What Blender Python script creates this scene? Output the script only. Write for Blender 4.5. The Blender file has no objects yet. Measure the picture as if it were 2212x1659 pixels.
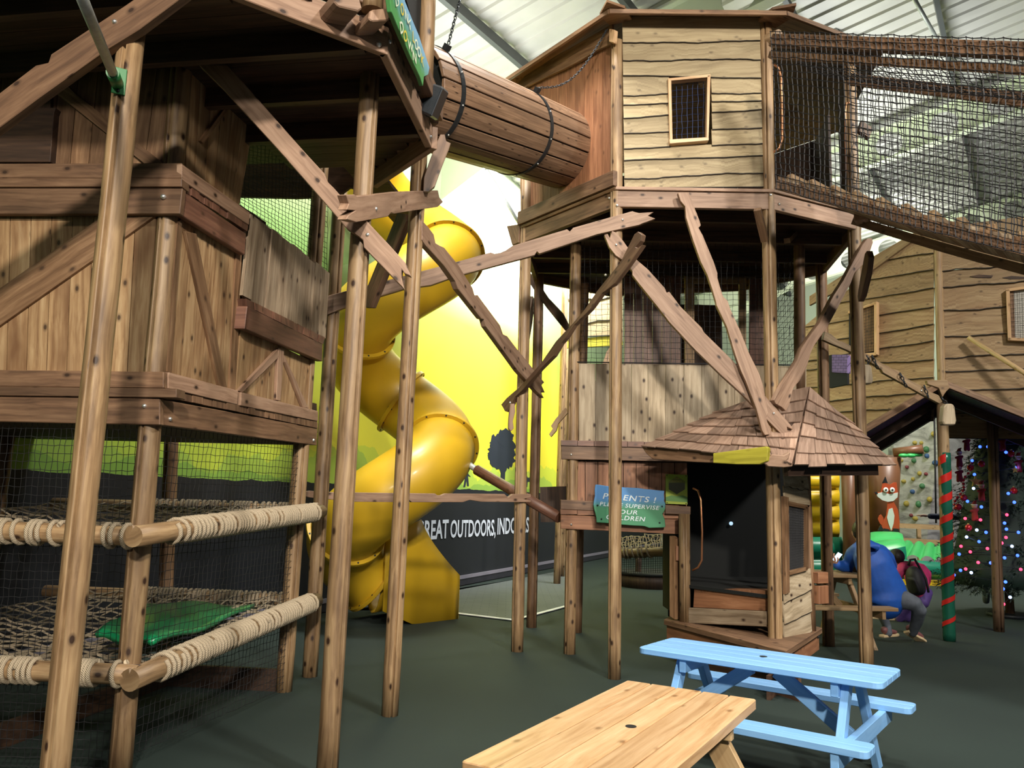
import bpy, bmesh, math, random
from mathutils import Vector as V, Matrix

random.seed(11)
SC = bpy.context.scene
COL = SC.collection

# ------------------------------------------------------------------ camera
FP, CX, CY = 1730.0, 1106.0, 829.5          # focal length and centre for the 2212 x 1659 frame
CAMH, PITCH, ROLL = 1.5, math.radians(8.0), math.radians(1.6)
CAM = V((0, 0, CAMH))
FW = V((0, math.cos(PITCH), math.sin(PITCH)))
_u0 = V((0, -math.sin(PITCH), math.cos(PITCH)))
_r0 = V((1, 0, 0))
RT = _r0 * math.cos(ROLL) + _u0 * math.sin(ROLL)
UP = -_r0 * math.sin(ROLL) + _u0 * math.cos(ROLL)
cd = bpy.data.cameras.new('camera')
cd.sensor_width = 36.0
cd.lens = 36.0 * FP / 2212.0
cd.clip_end = 200
cam = bpy.data.objects.new('camera', cd)
COL.objects.link(cam)
M3 = Matrix((RT, UP, -FW)).transposed()
cam.matrix_world = Matrix.Translation(CAM) @ M3.to_4x4()
SC.camera = cam

# ------------------------------------------------------------------ world, lamps, exposure
SC.view_settings.view_transform = 'Standard'
SC.view_settings.look = 'None'
SC.view_settings.exposure = 0.0
SC.view_settings.gamma = 1.0
SC.view_settings.use_curve_mapping = False
wd = bpy.data.worlds.new('world')
SC.world = wd
wd.use_nodes = True
wd.node_tree.nodes['Background'].inputs[0].default_value = (0.92, 0.95, 1.0, 1)
wd.node_tree.nodes['Background'].inputs[1].default_value = 0.09


def lamp(name, loc, target, power, size, color, kind='AREA', spot=80, blend=0.4):
    d = bpy.data.lights.new(name, kind)
    d.energy = power
    d.color = color
    if kind == 'AREA':
        d.shape = 'DISK'
        d.size = size
    else:
        d.shadow_soft_size = size
        if kind == 'SPOT':
            d.spot_size = math.radians(spot)
            d.spot_blend = blend
    o = bpy.data.objects.new(name, d)
    COL.objects.link(o)
    o.location = loc
    o.rotation_euler = (V(target) - V(loc)).to_track_quat('-Z', 'Y').to_euler()
    return o


WARM = (1.0, 0.90, 0.77)
NEUT = (1.0, 0.95, 0.87)
lamp('hall_lamp', (3.6, 0.0, 6.6), (1.7, 6.4, 1.8), 2000, 0.30, NEUT, 'SPOT', 80, 0.7)
lamp('hall_lamp', (1.2, -6.5, 6.6), (-1.2, 4.6, 2.8), 5200, 0.30, WARM, 'SPOT', 60, 0.6)
lamp('hall_lamp', (-0.6, -7.5, 4.9), (-1.7, 4.3, 3.5), 1700, 0.30, WARM, 'SPOT', 34, 0.8)
lamp('hall_lamp', (7.2, 4.4, 7.0), (4.4, 9.0, 2.6), 1500, 0.35, NEUT, 'SPOT', 95, 0.7)
lamp('hall_lamp', (2.4, 2.4, 7.0), (1.5, 3.7, 0.4), 900, 0.4, NEUT, 'SPOT', 75, 0.8)
lamp('hall_lamp', (0.2, 6.3, 7.2), (-0.2, 6.7, 0.0), 700, 0.35, NEUT, 'SPOT', 90, 0.8)
lamp('wall_flood', (1.9, 13.2, 7.2), (0.0, 14.6, 6.0), 4200, 0.4, (1.0, 0.99, 0.95), 'SPOT', 120, 1.0)
lamp('wall_flood', (4.2, 12.6, 7.6), (0.6, 15.4, 4.2), 2000, 0.5, (1.0, 0.98, 0.92), 'SPOT', 110, 1.0)
lamp('wall_flood', (-0.9, 7.2, 7.4), (-2.3, 9.9, 2.4), 1500, 0.6, (1.0, 0.97, 0.9), 'SPOT', 100, 1.0)
lamp('ceiling_fill', (-0.5, 10.6, 5.6), (0.2, 10.6, 9.0), 110, 2.0, (0.98, 1.0, 0.97))  # upward fill added to brighten the ceiling, not a hall fitting
lamp('ceiling_fill', (6.5, 13.5, 5.9), (6.6, 13.5, 9.0), 200, 2.5, (0.98, 1.0, 0.97))  # second added fill, for the ceiling further right
lamp('wall_flood', (8.0, 17.0, 6.4), (9.5, 24.0, 7.5), 1500, 0.5, (1.0, 1.0, 0.95), 'SPOT', 130, 1.0)  # extra flood added only to brighten the far wall
lamp('hall_lamp', (9.5, 14.0, 6.8), (7.0, 17.0, 1.2), 2000, 0.4, NEUT, 'SPOT', 100, 0.8)


# ------------------------------------------------------------------ pixel rays -> places in the hall
def ray(px, py):
    return (FW + RT * ((px - CX) / FP) - UP * ((py - CY) / FP))


def AZ(px, py, z=0.0):
    d = ray(px, py)
    return CAM + d * ((z - CAMH) / d.z)


def DP(px, py, d):
    return CAM + ray(px, py) * d


def PP(px, py, pl):
    d = ray(px, py)
    return CAM + d * ((pl[0] - CAM).dot(pl[1]) / d.dot(pl[1]))


def vplane(p, q, off=0.0):
    d = (q - p)
    d.z = 0
    n = V((d.y, -d.x, 0)).normalized()
    c = CAM - p
    if n.dot(V((c.x, c.y, 0))) < 0:
        n = -n
    return (p + n * off, n)


def offp(pl, o):
    return (pl[0] + pl[1] * o, pl[1])


def up_at(base, px, py):
    n = V((base.x, base.y, 0)).normalized()
    return PP(px, py, (base, n))


def lerp(a, b, t):
    return a + (b - a) * t


# ------------------------------------------------------------------ mesh builder
class MB:
    def __init__(s):
        s.v = []; s.f = []; s.uv = []; s.r = []; s.sm = []

    def add(s, verts, faces, L=None, r=None, smooth=False, uvs=None, bark=None):
        b = len(s.v)
        s.v += [V(p) for p in verts]
        o1, o2 = random.uniform(0, 40), random.uniform(0, 40)
        rr = random.random() if r is None else r
        for k, f in enumerate(faces):
            s.f.append([i + b for i in f])
            s.sm.append(smooth)
            s.r.append((rr, bark[k] if bark else 0.0))
            if uvs:
                s.uv.append([uvs[i] for i in f] if isinstance(uvs, (dict, list)) and not isinstance(uvs[0], list) else uvs[k])
                continue
            pts = [V(verts[i]) for i in f]
            n = V((0, 0, 0))
            for i in range(len(pts)):
                n += pts[i].cross(pts[(i + 1) % len(pts)])
            if n.length < 1e-12:
                n = V((0, 0, 1))
            n.normalize()
            l = (L or V((0, 0, 1))).normalized()
            if abs(n.dot(l)) > 0.9:
                l2 = n.orthogonal().normalized()
                c = n.cross(l2)
                s.uv.append([(p.dot(l2) * 0.4 + o1, p.dot(c) * 0.4 + o2) for p in pts])
            else:
                c = n.cross(l).normalized()
                s.uv.append([(p.dot(l) + o1, p.dot(c) + o2) for p in pts])
        return b

    def box(s, o, a, b, c, r=None):
        o = V(o)
        P = [o, o + a, o + a + b, o + b, o + c, o + a + c, o + a + b + c, o + b + c]
        F = [(3, 2, 1, 0), (4, 5, 6, 7), (0, 1, 5, 4), (1, 2, 6, 5), (2, 3, 7, 6), (3, 0, 4, 7)]
        if a.cross(b).dot(c) < 0:
            F = [tuple(reversed(f)) for f in F]
        L = max((a, b, c), key=lambda q: q.length)
        s.add(P, F, L, r)

    def bar(s, p, q, w, t, side=None, r=None):
        """straight board: p to q, width w along the side direction, thickness t"""
        d = q - p
        sd = (side or d.cross(V((0, 0, 1)))).copy()
        if sd.length < 1e-6:
            sd = V((1, 0, 0))
        sd = (sd - d * (sd.dot(d) / d.length_squared)).normalized()
        n = d.cross(sd).normalized()
        s.box(p - sd * w / 2 - n * t / 2, d, sd * w, n * t, r)

    def prism(s, pts, ext, L=None, r=None):
        pts = [V(p) for p in pts]
        n = len(pts)
        nn = V((0, 0, 0))
        for i in range(n):
            nn += pts[i].cross(pts[(i + 1) % n])
        if nn.dot(ext) > 0:
            pts.reverse()
        if L is None:
            L = max(((pts[(i + 1) % n] - pts[i]) for i in range(n)), key=lambda q: q.length)
        P = pts + [p + ext for p in pts]
        F = [tuple(range(n)), tuple(range(2 * n - 1, n - 1, -1))]
        for i in range(n):
            j = (i + 1) % n
            F.append((j, i, i + n, j + n))
        s.add(P, F, L, r)

    def poly(s, pl, pix, th, L=None, r=None, front=0.0):
        pts = [PP(x, y, offp(pl, front)) for x, y in pix]
        if L is not None and not isinstance(L, V):
            L = PP(*L[1], pl) - PP(*L[0], pl)
        s.prism(pts, -pl[1] * th, L, r)

    def tube(s, pts, rad, n=10, cap=True, r=None, prof=None, smooth=True, up=None, closed=False):
        pts = [V(p) for p in pts]
        m = len(pts)
        rads = rad if isinstance(rad, (list, tuple)) else [rad] * m
        t0 = (pts[1] - pts[0]).normalized()
        nx = (up if up is not None else t0.orthogonal())
        nx = (nx - t0 * nx.dot(t0)).normalized()
        P = []; UV = []; ln = 0
        o1, o2 = random.uniform(0, 40), random.uniform(0, 40)
        prof = prof or [(1.0, 2 * math.pi * i / n) for i in range(n)]
        n = len(prof)
        for i in range(m):
            if closed:
                t = (pts[(i + 1) % m] - pts[i - 1]).normalized()
            else:
                t = (pts[min(i + 1, m - 1)] - pts[max(i - 1, 0)]).normalized()
            nx = (nx - t * nx.dot(t))
            nx = nx.normalized() if nx.length > 1e-9 else t.orthogonal().normalized()
            ny = t.cross(nx)
            if i:
                ln += (pts[i] - pts[i - 1]).length
            for k, a in prof:
                P.append(pts[i] + (nx * math.cos(a) + ny * math.sin(a)) * (k * rads[i]))
            UV.append(ln)
        F = []; U = []
        rm = max(rads)
        for i in range(m if closed else m - 1):
            i2 = (i + 1) % m
            for k in range(n):
                k2 = (k + 1) % n
                F.append((i * n + k, i * n + k2, i2 * n + k2, i2 * n + k))
                a0, a1 = prof[k][1] * rm, (prof[k2][1] if k2 else 2 * math.pi) * rm
                l2 = UV[i2] if i2 else UV[i] + (pts[0] - pts[i]).length
                U.append([(UV[i] + o1, a0 + o2), (UV[i] + o1, a1 + o2), (l2 + o1, a1 + o2), (l2 + o1, a0 + o2)])
        ns = len(F)
        if cap and not closed:
            F.append(tuple(reversed(range(n))))
            F.append(tuple(range((m - 1) * n, m * n)))
            for e in (0, m - 1):
                U.append([(0.3 * math.cos(prof[k][1]) * rads[e] + o1, 0.3 * math.sin(prof[k][1]) * rads[e] + o2) for k in range(n)])
        rr = random.random() if r is None else r
        b = len(s.v)
        s.v += P
        for k, f in enumerate(F):
            s.f.append([i + b for i in f]); s.uv.append(U[k]); s.r.append((rr, 0.0)); s.sm.append(smooth and k < ns)

    def log(s, p, q, rad, slot=None, r=None, wob=0.03):
        """round pole with one sawn relief slot along it"""
        d = q - p
        n = max(3, int(d.length / 0.3))
        pts = [lerp(p, q, i / n) for i in range(n + 1)]
        rads = [rad * (1 + random.uniform(-wob, wob)) for _ in pts]
        prof = []
        N = 18
        for i in range(N):
            a = 2 * math.pi * i / N
            if i == 0:
                prof += [(1.0, -0.15), (0.93, -0.11), (0.62, -0.085), (0.62, 0.085), (0.93, 0.11), (1.0, 0.15)]
            else:
                prof.append((1, a))
        s.tube(pts, rads, prof=prof, r=r, up=slot)

    def sphere(s, c, rad, n=10, m=7, sc=(1, 1, 1), r=None, rot=None):
        P = []; F = []
        for j in range(m + 1):
            th = math.pi * j / m
            for i in range(n):
                a = 2 * math.pi * i / n
                q = V((math.sin(th) * math.cos(a) * sc[0], math.sin(th) * math.sin(a) * sc[1], math.cos(th) * sc[2])) * rad
                if rot:
                    q = rot @ q
                P.append(V(c) + q)
        for j in range(m):
            for i in range(n):
                i2 = (i + 1) % n
                F.append((j * n + i, (j + 1) * n + i, (j + 1) * n + i2, j * n + i2))
        s.add(P, F, V((0, 0, 1)), r, True)

    def build(s, name, mat, parent=None, bevel=0.0, label=None):
        me = bpy.data.meshes.new(name)
        me.from_pydata([tuple(p) for p in s.v], [], s.f)
        uvl = me.uv_layers.new(name='UVMap')
        flat = []
        for u in s.uv:
            for a in u:
                flat += [a[0], a[1]]
        uvl.data.foreach_set('uv', flat)
        at = me.attributes.new('board', 'FLOAT', 'FACE')
        at.data.foreach_set('value', [q[0] for q in s.r])
        at = me.attributes.new('bark', 'FLOAT', 'FACE')
        at.data.foreach_set('value', [q[1] for q in s.r])
        me.polygons.foreach_set('use_smooth', s.sm)
        me.materials.append(mat)
        me.validate()
        o = bpy.data.objects.new(name, me)
        COL.objects.link(o)
        if parent:
            o.parent = parent
            o.matrix_parent_inverse = parent_inv(parent)
        if bevel:
            md = o.modifiers.new('bevel', 'BEVEL')
            md.width = bevel; md.segments = 1; md.limit_method = 'ANGLE'; md.angle_limit = math.radians(40)
        if label:
            o['label'] = label
        return o


def parent_inv(p):
    m = Matrix.Translation(p.location)
    q = p.parent
    while q:
        m = Matrix.Translation(q.location) @ m if q.type == 'EMPTY' else m
        q = q.parent
    return m.inverted() if p.type == 'EMPTY' else Matrix()


def tag(o, label, cat, group=None):
    o['label'] = label
    o['category'] = cat
    if group:
        o['group'] = group
    return o


def thing(name, loc, label, cat, group=None):
    o = bpy.data.objects.new(name, None)
    o.empty_display_size = 0.2
    COL.objects.link(o)
    o.location = loc
    return tag(o, label, cat, group)


def structure(o):
    o['kind'] = 'structure'
    return o


# ------------------------------------------------------------------ materials
def newmat(name):
    m = bpy.data.materials.new(name)
    m.use_nodes = True
    nt = m.node_tree
    return m, nt, nt.nodes['Principled BSDF']


def node(nt, kind, **kw):
    n = nt.nodes.new(kind)
    for k, v in kw.items():
        if k.startswith('i_'):
            key = k[2:]
            n.inputs[int(key) if key.isdigit() else key].default_value = v
        else:
            setattr(n, k, v)
    return n


def ramp(nt, stops, fac=None, interp='LINEAR'):
    n = nt.nodes.new('ShaderNodeValToRGB')
    n.color_ramp.interpolation = interp
    e = n.color_ramp.elements
    e[0].position, e[0].color = stops[0][0], (*stops[0][1], 1)
    e[1].position, e[1].color = stops[-1][0], (*stops[-1][1], 1)
    for p, c in stops[1:-1]:
        x = e.new(p); x.color = (*c, 1)
    if fac is not None:
        nt.links.new(fac, n.inputs[0])
    return n


def mth(nt, op, a, b=None, clamp=False):
    n = nt.nodes.new('ShaderNodeMath')
    n.operation = op
    n.use_clamp = clamp
    for i, x in enumerate((a, b)):
        if x is None:
            continue
        if isinstance(x, (int, float)):
            n.inputs[i].default_value = x
        else:
            nt.links.new(x, n.inputs[i])
    return n.outputs[0]


def mixc(nt, fac, a, b, mode='MIX'):
    n = nt.nodes.new('ShaderNodeMix')
    n.data_type = 'RGBA'
    n.blend_type = mode
    for sock, x in ((n.inputs[0], fac), (n.inputs[6], a), (n.inputs[7], b)):
        if isinstance(x, (int, float)):
            sock.default_value = x
        elif isinstance(x, tuple):
            sock.default_value = (*x, 1) if len(x) == 3 else x
        else:
            nt.links.new(x, sock)
    return n.outputs[2]


def srgb(r, g, b):
    f = lambda c: (c / 255 / 12.92) if c / 255 <= 0.04045 else ((c / 255 + 0.055) / 1.055) ** 2.4
    return (f(r), f(g), f(b))


def wood(name, dark, mid, light, knots=1.0, rough=0.55, stain=0.5, var=0.35, knot_col=(0.035, 0.016, 0.008), bump=0.25, grey=None):
    m, nt, bs = newmat(name)
    uv = node(nt, 'ShaderNodeTexCoord').outputs['UV']
    rnd = node(nt, 'ShaderNodeAttribute', attribute_name='board').outputs['Fac']
    bark = node(nt, 'ShaderNodeAttribute', attribute_name='bark').outputs['Fac']
    mp = node(nt, 'ShaderNodeMapping'); mp.inputs['Scale'].default_value = (1.3, 22, 1)
    nt.links.new(uv, mp.inputs[0])
    warp = node(nt, 'ShaderNodeTexNoise', i_Scale=2.2, i_Detail=2.0)
    nt.links.new(uv, warp.inputs['Vector'])
    vadd = node(nt, 'ShaderNodeMixRGB', blend_type='ADD'); vadd.inputs[0].default_value = 0.9
    nt.links.new(mp.outputs[0], vadd.inputs[1]); nt.links.new(warp.outputs['Color'], vadd.inputs[2])
    gr = node(nt, 'ShaderNodeTexNoise', i_Scale=1.6, i_Detail=6.0, i_Roughness=0.62)
    nt.links.new(vadd.outputs[0], gr.inputs['Vector'])
    c1 = ramp(nt, [(0.30, dark), (0.50, mid), (0.70, light)], gr.outputs[0]).outputs[0]
    # per-board tone
    tone = mth(nt, 'ADD', mth(nt, 'MULTIPLY', rnd, var * 2), 1 - var)
    c2 = mixc(nt, 1.0, c1, tone, 'MULTIPLY')
    # weather stains: big soft blotches along the board
    mp2 = node(nt, 'ShaderNodeMapping'); mp2.inputs['Scale'].default_value = (1.0, 2.6, 1)
    nt.links.new(uv, mp2.inputs[0])
    st = node(nt, 'ShaderNodeTexNoise', i_Scale=1.9, i_Detail=3.0)
    nt.links.new(mp2.outputs[0], st.inputs['Vector'])
    sf = ramp(nt, [(0.48, (0, 0, 0)), (0.72, (1, 1, 1))], st.outputs[0]).outputs[0]
    c3 = mixc(nt, mth(nt, 'MULTIPLY', sf, stain), c2, grey if grey else tuple(x * 0.45 for x in dark))
    # knots
    mp3 = node(nt, 'ShaderNodeMapping'); mp3.inputs['Scale'].default_value = (5.2, 8.5, 1)
    nt.links.new(uv, mp3.inputs[0])
    vo = node(nt, 'ShaderNodeTexVoronoi', i_Scale=1.0, i_Randomness=1.0, voronoi_dimensions='2D')
    nt.links.new(mp3.outputs[0], vo.inputs['Vector'])
    pick = mth(nt, 'GREATER_THAN', node_sep(nt, vo.outputs['Color']), 0.62)
    kf = ramp(nt, [(0.055, (1, 1, 1)), (0.09, (0.5, 0.5, 0.5)), (0.17, (0, 0, 0))], vo.outputs['Distance']).outputs[0]
    kf = mth(nt, 'MULTIPLY', mth(nt, 'MULTIPLY', kf, pick), knots, True)
    c4 = mixc(nt, kf, c3, knot_col)
    c5 = mixc(nt, bark, c4, (0.022, 0.015, 0.010))
    nt.links.new(c5, bs.inputs['Base Color'])
    bs.inputs['Roughness'].default_value = rough
    bp = node(nt, 'ShaderNodeBump', i_Strength=bump, i_Distance=0.004)
    nt.links.new(gr.outputs[0], bp.inputs['Height'])
    nt.links.new(bp.outputs[0], bs.inputs['Normal'])
    return m


def node_sep(nt, c):
    n = nt.nodes.new('ShaderNodeSeparateColor')
    nt.links.new(c, n.inputs[0])
    return n.outputs[0]


def plain(name, col, rough=0.5, metal=0.0, noise=0.0, scale=12.0, bump=0.0, emit=None, estr=1.0, coat=0.0, alpha=None):
    m, nt, bs = newmat(name)
    bs.inputs['Base Color'].default_value = (*col, 1)
    bs.inputs['Roughness'].default_value = rough
    bs.inputs['Metallic'].default_value = metal
    if coat:
        bs.inputs['Coat Weight'].default_value = coat
        bs.inputs['Coat Roughness'].default_value = 0.15
    if noise or bump:
        tc = node(nt, 'ShaderNodeTexCoord')
        nz = node(nt, 'ShaderNodeTexNoise', i_Scale=scale, i_Detail=4.0)
        nt.links.new(tc.outputs['Object'], nz.inputs['Vector'])
        if noise:
            r = ramp(nt, [(0.3, tuple(c * (1 - noise) for c in col)), (0.7, tuple(min(1, c * (1 + noise)) for c in col))], nz.outputs[0])
            nt.links.new(r.outputs[0], bs.inputs['Base Color'])
        if bump:
            bp = node(nt, 'ShaderNodeBump', i_Strength=bump, i_Distance=0.01)
            nt.links.new(nz.outputs[0], bp.inputs['Height'])
            nt.links.new(bp.outputs[0], bs.inputs['Normal'])
    if emit:
        bs.inputs['Emission Color'].default_value = (*emit, 1)
        bs.inputs['Emission Strength'].default_value = estr
    return m


def ropemat(name, col, dark):
    m, nt, bs = newmat(name)
    uv = node(nt, 'ShaderNodeTexCoord').outputs['UV']
    sx = node(nt, 'ShaderNodeSeparateXYZ'); nt.links.new(uv, sx.inputs[0])
    ph = mth(nt, 'ADD', mth(nt, 'MULTIPLY', sx.outputs[0], 330.0), mth(nt, 'MULTIPLY', sx.outputs[1], 260.0))
    w = mth(nt, 'ABSOLUTE', mth(nt, 'SINE', ph))
    c = ramp(nt, [(0.0, dark), (0.45, col), (1.0, tuple(min(1, x * 1.15) for x in col))], w).outputs[0]
    nt.links.new(c, bs.inputs['Base Color'])
    bs.inputs['Roughness'].default_value = 0.85
    bp = node(nt, 'ShaderNodeBump', i_Strength=0.8, i_Distance=0.004)
    nt.links.new(w, bp.inputs['Height']); nt.links.new(bp.outputs[0], bs.inputs['Normal'])
    return m


MT = {}
MT['post'] = wood('pole_wood', (0.125, 0.072, 0.034), (0.278, 0.176, 0.088), (0.41, 0.285, 0.152), 1.4, 0.5, 0.7, 0.2, grey=(0.075, 0.038, 0.019))
MT['brace'] = wood('sawn_brown_wood', (0.185, 0.105, 0.065), (0.315, 0.195, 0.126), (0.41, 0.27, 0.183), 1.1, 0.6, 0.35, 0.18, grey=(0.13, 0.07, 0.042))
MT['beam'] = wood('stained_beam_wood', (0.082, 0.043, 0.024), (0.165, 0.091, 0.050), (0.24, 0.142, 0.080), 1.0, 0.55, 0.5, 0.25)
MT['redbeam'] = wood('red_stained_wood', (0.088, 0.038, 0.024), (0.155, 0.070, 0.044), (0.225, 0.110, 0.068), 0.7, 0.45, 0.4, 0.25)
MT['panel'] = wood('pale_panel_wood', (0.19, 0.10, 0.044), (0.345, 0.215, 0.105), (0.47, 0.33, 0.18), 0.9, 0.55, 0.9, 0.2, grey=(0.15, 0.07, 0.03))
MT['browpanel'] = wood('brown_panel_wood', (0.105, 0.052, 0.024), (0.20, 0.11, 0.055), (0.32, 0.195, 0.105), 0.8, 0.55, 0.7, 0.25)
MT['waney'] = wood('waney_board_wood', (0.225, 0.168, 0.088), (0.325, 0.252, 0.138), (0.41, 0.33, 0.19), 0.5, 0.6, 0.35, 0.16, grey=(0.26, 0.19, 0.10))
MT['redplank'] = wood('red_cedar_plank', (0.17, 0.070, 0.034), (0.27, 0.120, 0.058), (0.36, 0.175, 0.09), 0.5, 0.55, 0.35, 0.18)
MT['grey'] = wood('weathered_plank', (0.17, 0.115, 0.070), (0.31, 0.23, 0.15), (0.44, 0.35, 0.245), 1.0, 0.65, 0.6, 0.25, grey=(0.10, 0.065, 0.04))
MT['grey2'] = wood('silvered_plank', (0.25, 0.19, 0.115), (0.42, 0.33, 0.215), (0.55, 0.455, 0.32), 1.2, 0.65, 0.5, 0.16, grey=(0.16, 0.115, 0.07))
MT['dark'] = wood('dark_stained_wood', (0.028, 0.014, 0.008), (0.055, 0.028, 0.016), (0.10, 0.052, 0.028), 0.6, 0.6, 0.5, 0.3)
MT['tunnel'] = wood('tunnel_slat_wood', (0.125, 0.066, 0.036), (0.225, 0.130, 0.073), (0.33, 0.20, 0.118), 1.3, 0.55, 0.5, 0.34)
MT['shingle'] = wood('cedar_shingle', (0.165, 0.098, 0.066), (0.28, 0.178, 0.124), (0.39, 0.265, 0.195), 0.0, 0.7, 0.3, 0.33)
MT['pine'] = wood('varnished_pine', (0.42, 0.235, 0.105), (0.57, 0.36, 0.185), (0.68, 0.46, 0.26), 0.7, 0.4, 0.25, 0.1, knot_col=(0.16, 0.07, 0.02), grey=(0.40, 0.2, 0.07), bump=0.1)
MT['pineleg'] = wood('yellow_pine', (0.36, 0.22, 0.10), (0.50, 0.34, 0.17), (0.60, 0.43, 0.24), 0.5, 0.5, 0.2, 0.1, bump=0.1)
MT['clad'] = wood('cabin_cladding', (0.19, 0.115, 0.054), (0.30, 0.195, 0.097), (0.40, 0.28, 0.15), 0.6, 0.6, 0.4, 0.18, grey=(0.23, 0.11, 0.045))
MT['logend'] = wood('log_end', (0.28, 0.14, 0.065), (0.40, 0.22, 0.11), (0.48, 0.28, 0.15), 0.0, 0.6, 0.1, 0.1)
MT['yellowboard'] = wood('yellow_painted_board', (0.30, 0.27, 0.02), (0.42, 0.38, 0.03), (0.52, 0.46, 0.05), 0.2, 0.6, 0.2, 0.1, grey=(0.15, 0.10, 0.02))
MT['blue'] = wood('pale_blue_paint', (0.20, 0.44, 0.80), (0.235, 0.49, 0.86), (0.275, 0.54, 0.90), 0.15, 0.42, 0.10, 0.05, knot_col=(0.12, 0.3, 0.6), grey=(0.15, 0.33, 0.62), bump=0.08)
MT['net'] = plain('black_net_cord', (0.012, 0.012, 0.014), 0.7)
MT['bluenet'] = plain('blue_net_cord', (0.02, 0.045, 0.13), 0.7)
MT['rope'] = ropemat('cream_rope', (0.50, 0.41, 0.285), (0.16, 0.11, 0.065))
MT['oldrope'] = ropemat('dull_rope', (0.34, 0.275, 0.19), (0.11, 0.08, 0.05))
MT['steel'] = plain('galvanised_steel', (0.46, 0.49, 0.47), 0.5, 0.35, 0.12, 30)
MT['iron'] = plain('black_iron', (0.030, 0.036, 0.042), 0.45, 0.6)
MT['bolt'] = plain('zinc_bolt', (0.75, 0.75, 0.72), 0.3, 0.85)
MT['copper'] = plain('copper_handle', (0.55, 0.25, 0.13), 0.32, 0.8)
MT['greenmetal'] = plain('green_bracket_paint', (0.022, 0.20, 0.055), 0.42)
MT['slide'] = plain('yellow_slide_plastic', (0.56, 0.345, 0.015), 0.42, 0, 0.04, 3.0, coat=0.12)
MT['black'] = plain('black_plastic', (0.016, 0.019, 0.024), 0.5)
MT['blackmat_shade'] = plain('black_rubber_and_shade', (0.0045, 0.006, 0.006), 0.85)  # rubber parts; also stands in for shade on inside boards
MT['greenmat'] = plain('green_vinyl', (0.010, 0.26, 0.095), 0.28, 0, 0.1, 6, coat=0.2)
MT['white'] = plain('white_paint', (0.80, 0.82, 0.82), 0.5)
# ================================================================== the hall
# floor
m, nt, bs = newmat('green_carpet')
tc = node(nt, 'ShaderNodeTexCoord')
n1 = node(nt, 'ShaderNodeTexNoise', i_Scale=260.0, i_Detail=3.0); nt.links.new(tc.outputs['Object'], n1.inputs['Vector'])
n2 = node(nt, 'ShaderNodeTexNoise', i_Scale=0.9, i_Detail=3.0); nt.links.new(tc.outputs['Object'], n2.inputs['Vector'])
c1 = ramp(nt, [(0.3, (0.0055, 0.0145, 0.0118)), (0.7, (0.0105, 0.0235, 0.0195))], n2.outputs[0]).outputs[0]
c2 = mixc(nt, 0.35, c1, ramp(nt, [(0.35, (0.008, 0.016, 0.012)), (0.65, (0.022, 0.042, 0.036))], n1.outputs[0]).outputs[0])
nt.links.new(c2, bs.inputs['Base Color'])
bs.inputs['Roughness'].default_value = 0.8
bp = node(nt, 'ShaderNodeBump', i_Strength=0.35, i_Distance=0.003)
nt.links.new(n1.outputs[0], bp.inputs['Height']); nt.links.new(bp.outputs[0], bs.inputs['Normal'])
MT['carpet'] = m
b = MB()
b.box(V((-16, -4, -0.1)), V((46, 0, 0)), V((0, 44, 0)), V((0, 0, 0.1)))
structure(b.build('floor', MT['carpet']))

# mural wall on the left
Wp, Wq = AZ(745, 1315), AZ(1309, 1205)
Wd = (Wq - Wp).normalized()
WALL = vplane(Wp, Wq)
DADO = PP(1000, 1057, WALL).z
s_of = lambda p: (p - Wp).dot(Wd)
m, nt, bs = newmat('landscape_mural_paint')
tc = node(nt, 'ShaderNodeTexCoord')
sx = node(nt, 'ShaderNodeSeparateXYZ'); nt.links.new(tc.outputs['Object'], sx.inputs[0])
s_, z_ = sx.outputs[0], sx.outputs[2]
s0 = s_of(PP(1085, 850, WALL))
ds = mth(nt, 'DIVIDE', mth(nt, 'ABSOLUTE', mth(nt, 'SUBTRACT', s_, s0)), 3.3)
ds = mth(nt, 'MULTIPLY', ds, mth(nt, 'ADD', mth(nt, 'MULTIPLY', mth(nt, 'DIVIDE', mth(nt, 'SUBTRACT', z_, 2.2), 2.6, True), 0.55), 0.42))
dz = mth(nt, 'DIVIDE', mth(nt, 'SUBTRACT', z_, 2.6), 3.2)
rr = mth(nt, 'SQRT', mth(nt, 'ADD', mth(nt, 'MULTIPLY', ds, ds), mth(nt, 'MULTIPLY', dz, dz)))
nz = node(nt, 'ShaderNodeTexNoise', i_Scale=0.45, i_Detail=2.0); nt.links.new(tc.outputs['Object'], nz.inputs['Vector'])
rr = mth(nt, 'ADD', rr, mth(nt, 'MULTIPLY', mth(nt, 'SUBTRACT', nz.outputs[0], 0.5), 0.7))
sky = ramp(nt, [(0.0, (0.78, 0.68, 0.03)), (0.42, (0.70, 0.66, 0.04)), (0.72, (0.36, 0.52, 0.08)), (1.0, (0.22, 0.42, 0.12)), (1.0, (0.30, 0.50, 0.20))], mth(nt, 'MULTIPLY', rr, 0.66, True)).outputs[0]
top = ramp(nt, [(0.0, (0, 0, 0)), (1.0, (1, 1, 1))], mth(nt, 'DIVIDE', mth(nt, 'SUBTRACT', z_, 4.4), 1.8, True)).outputs[0]
sky = mixc(nt, top, sky, (0.66, 0.74, 0.55))
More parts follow.
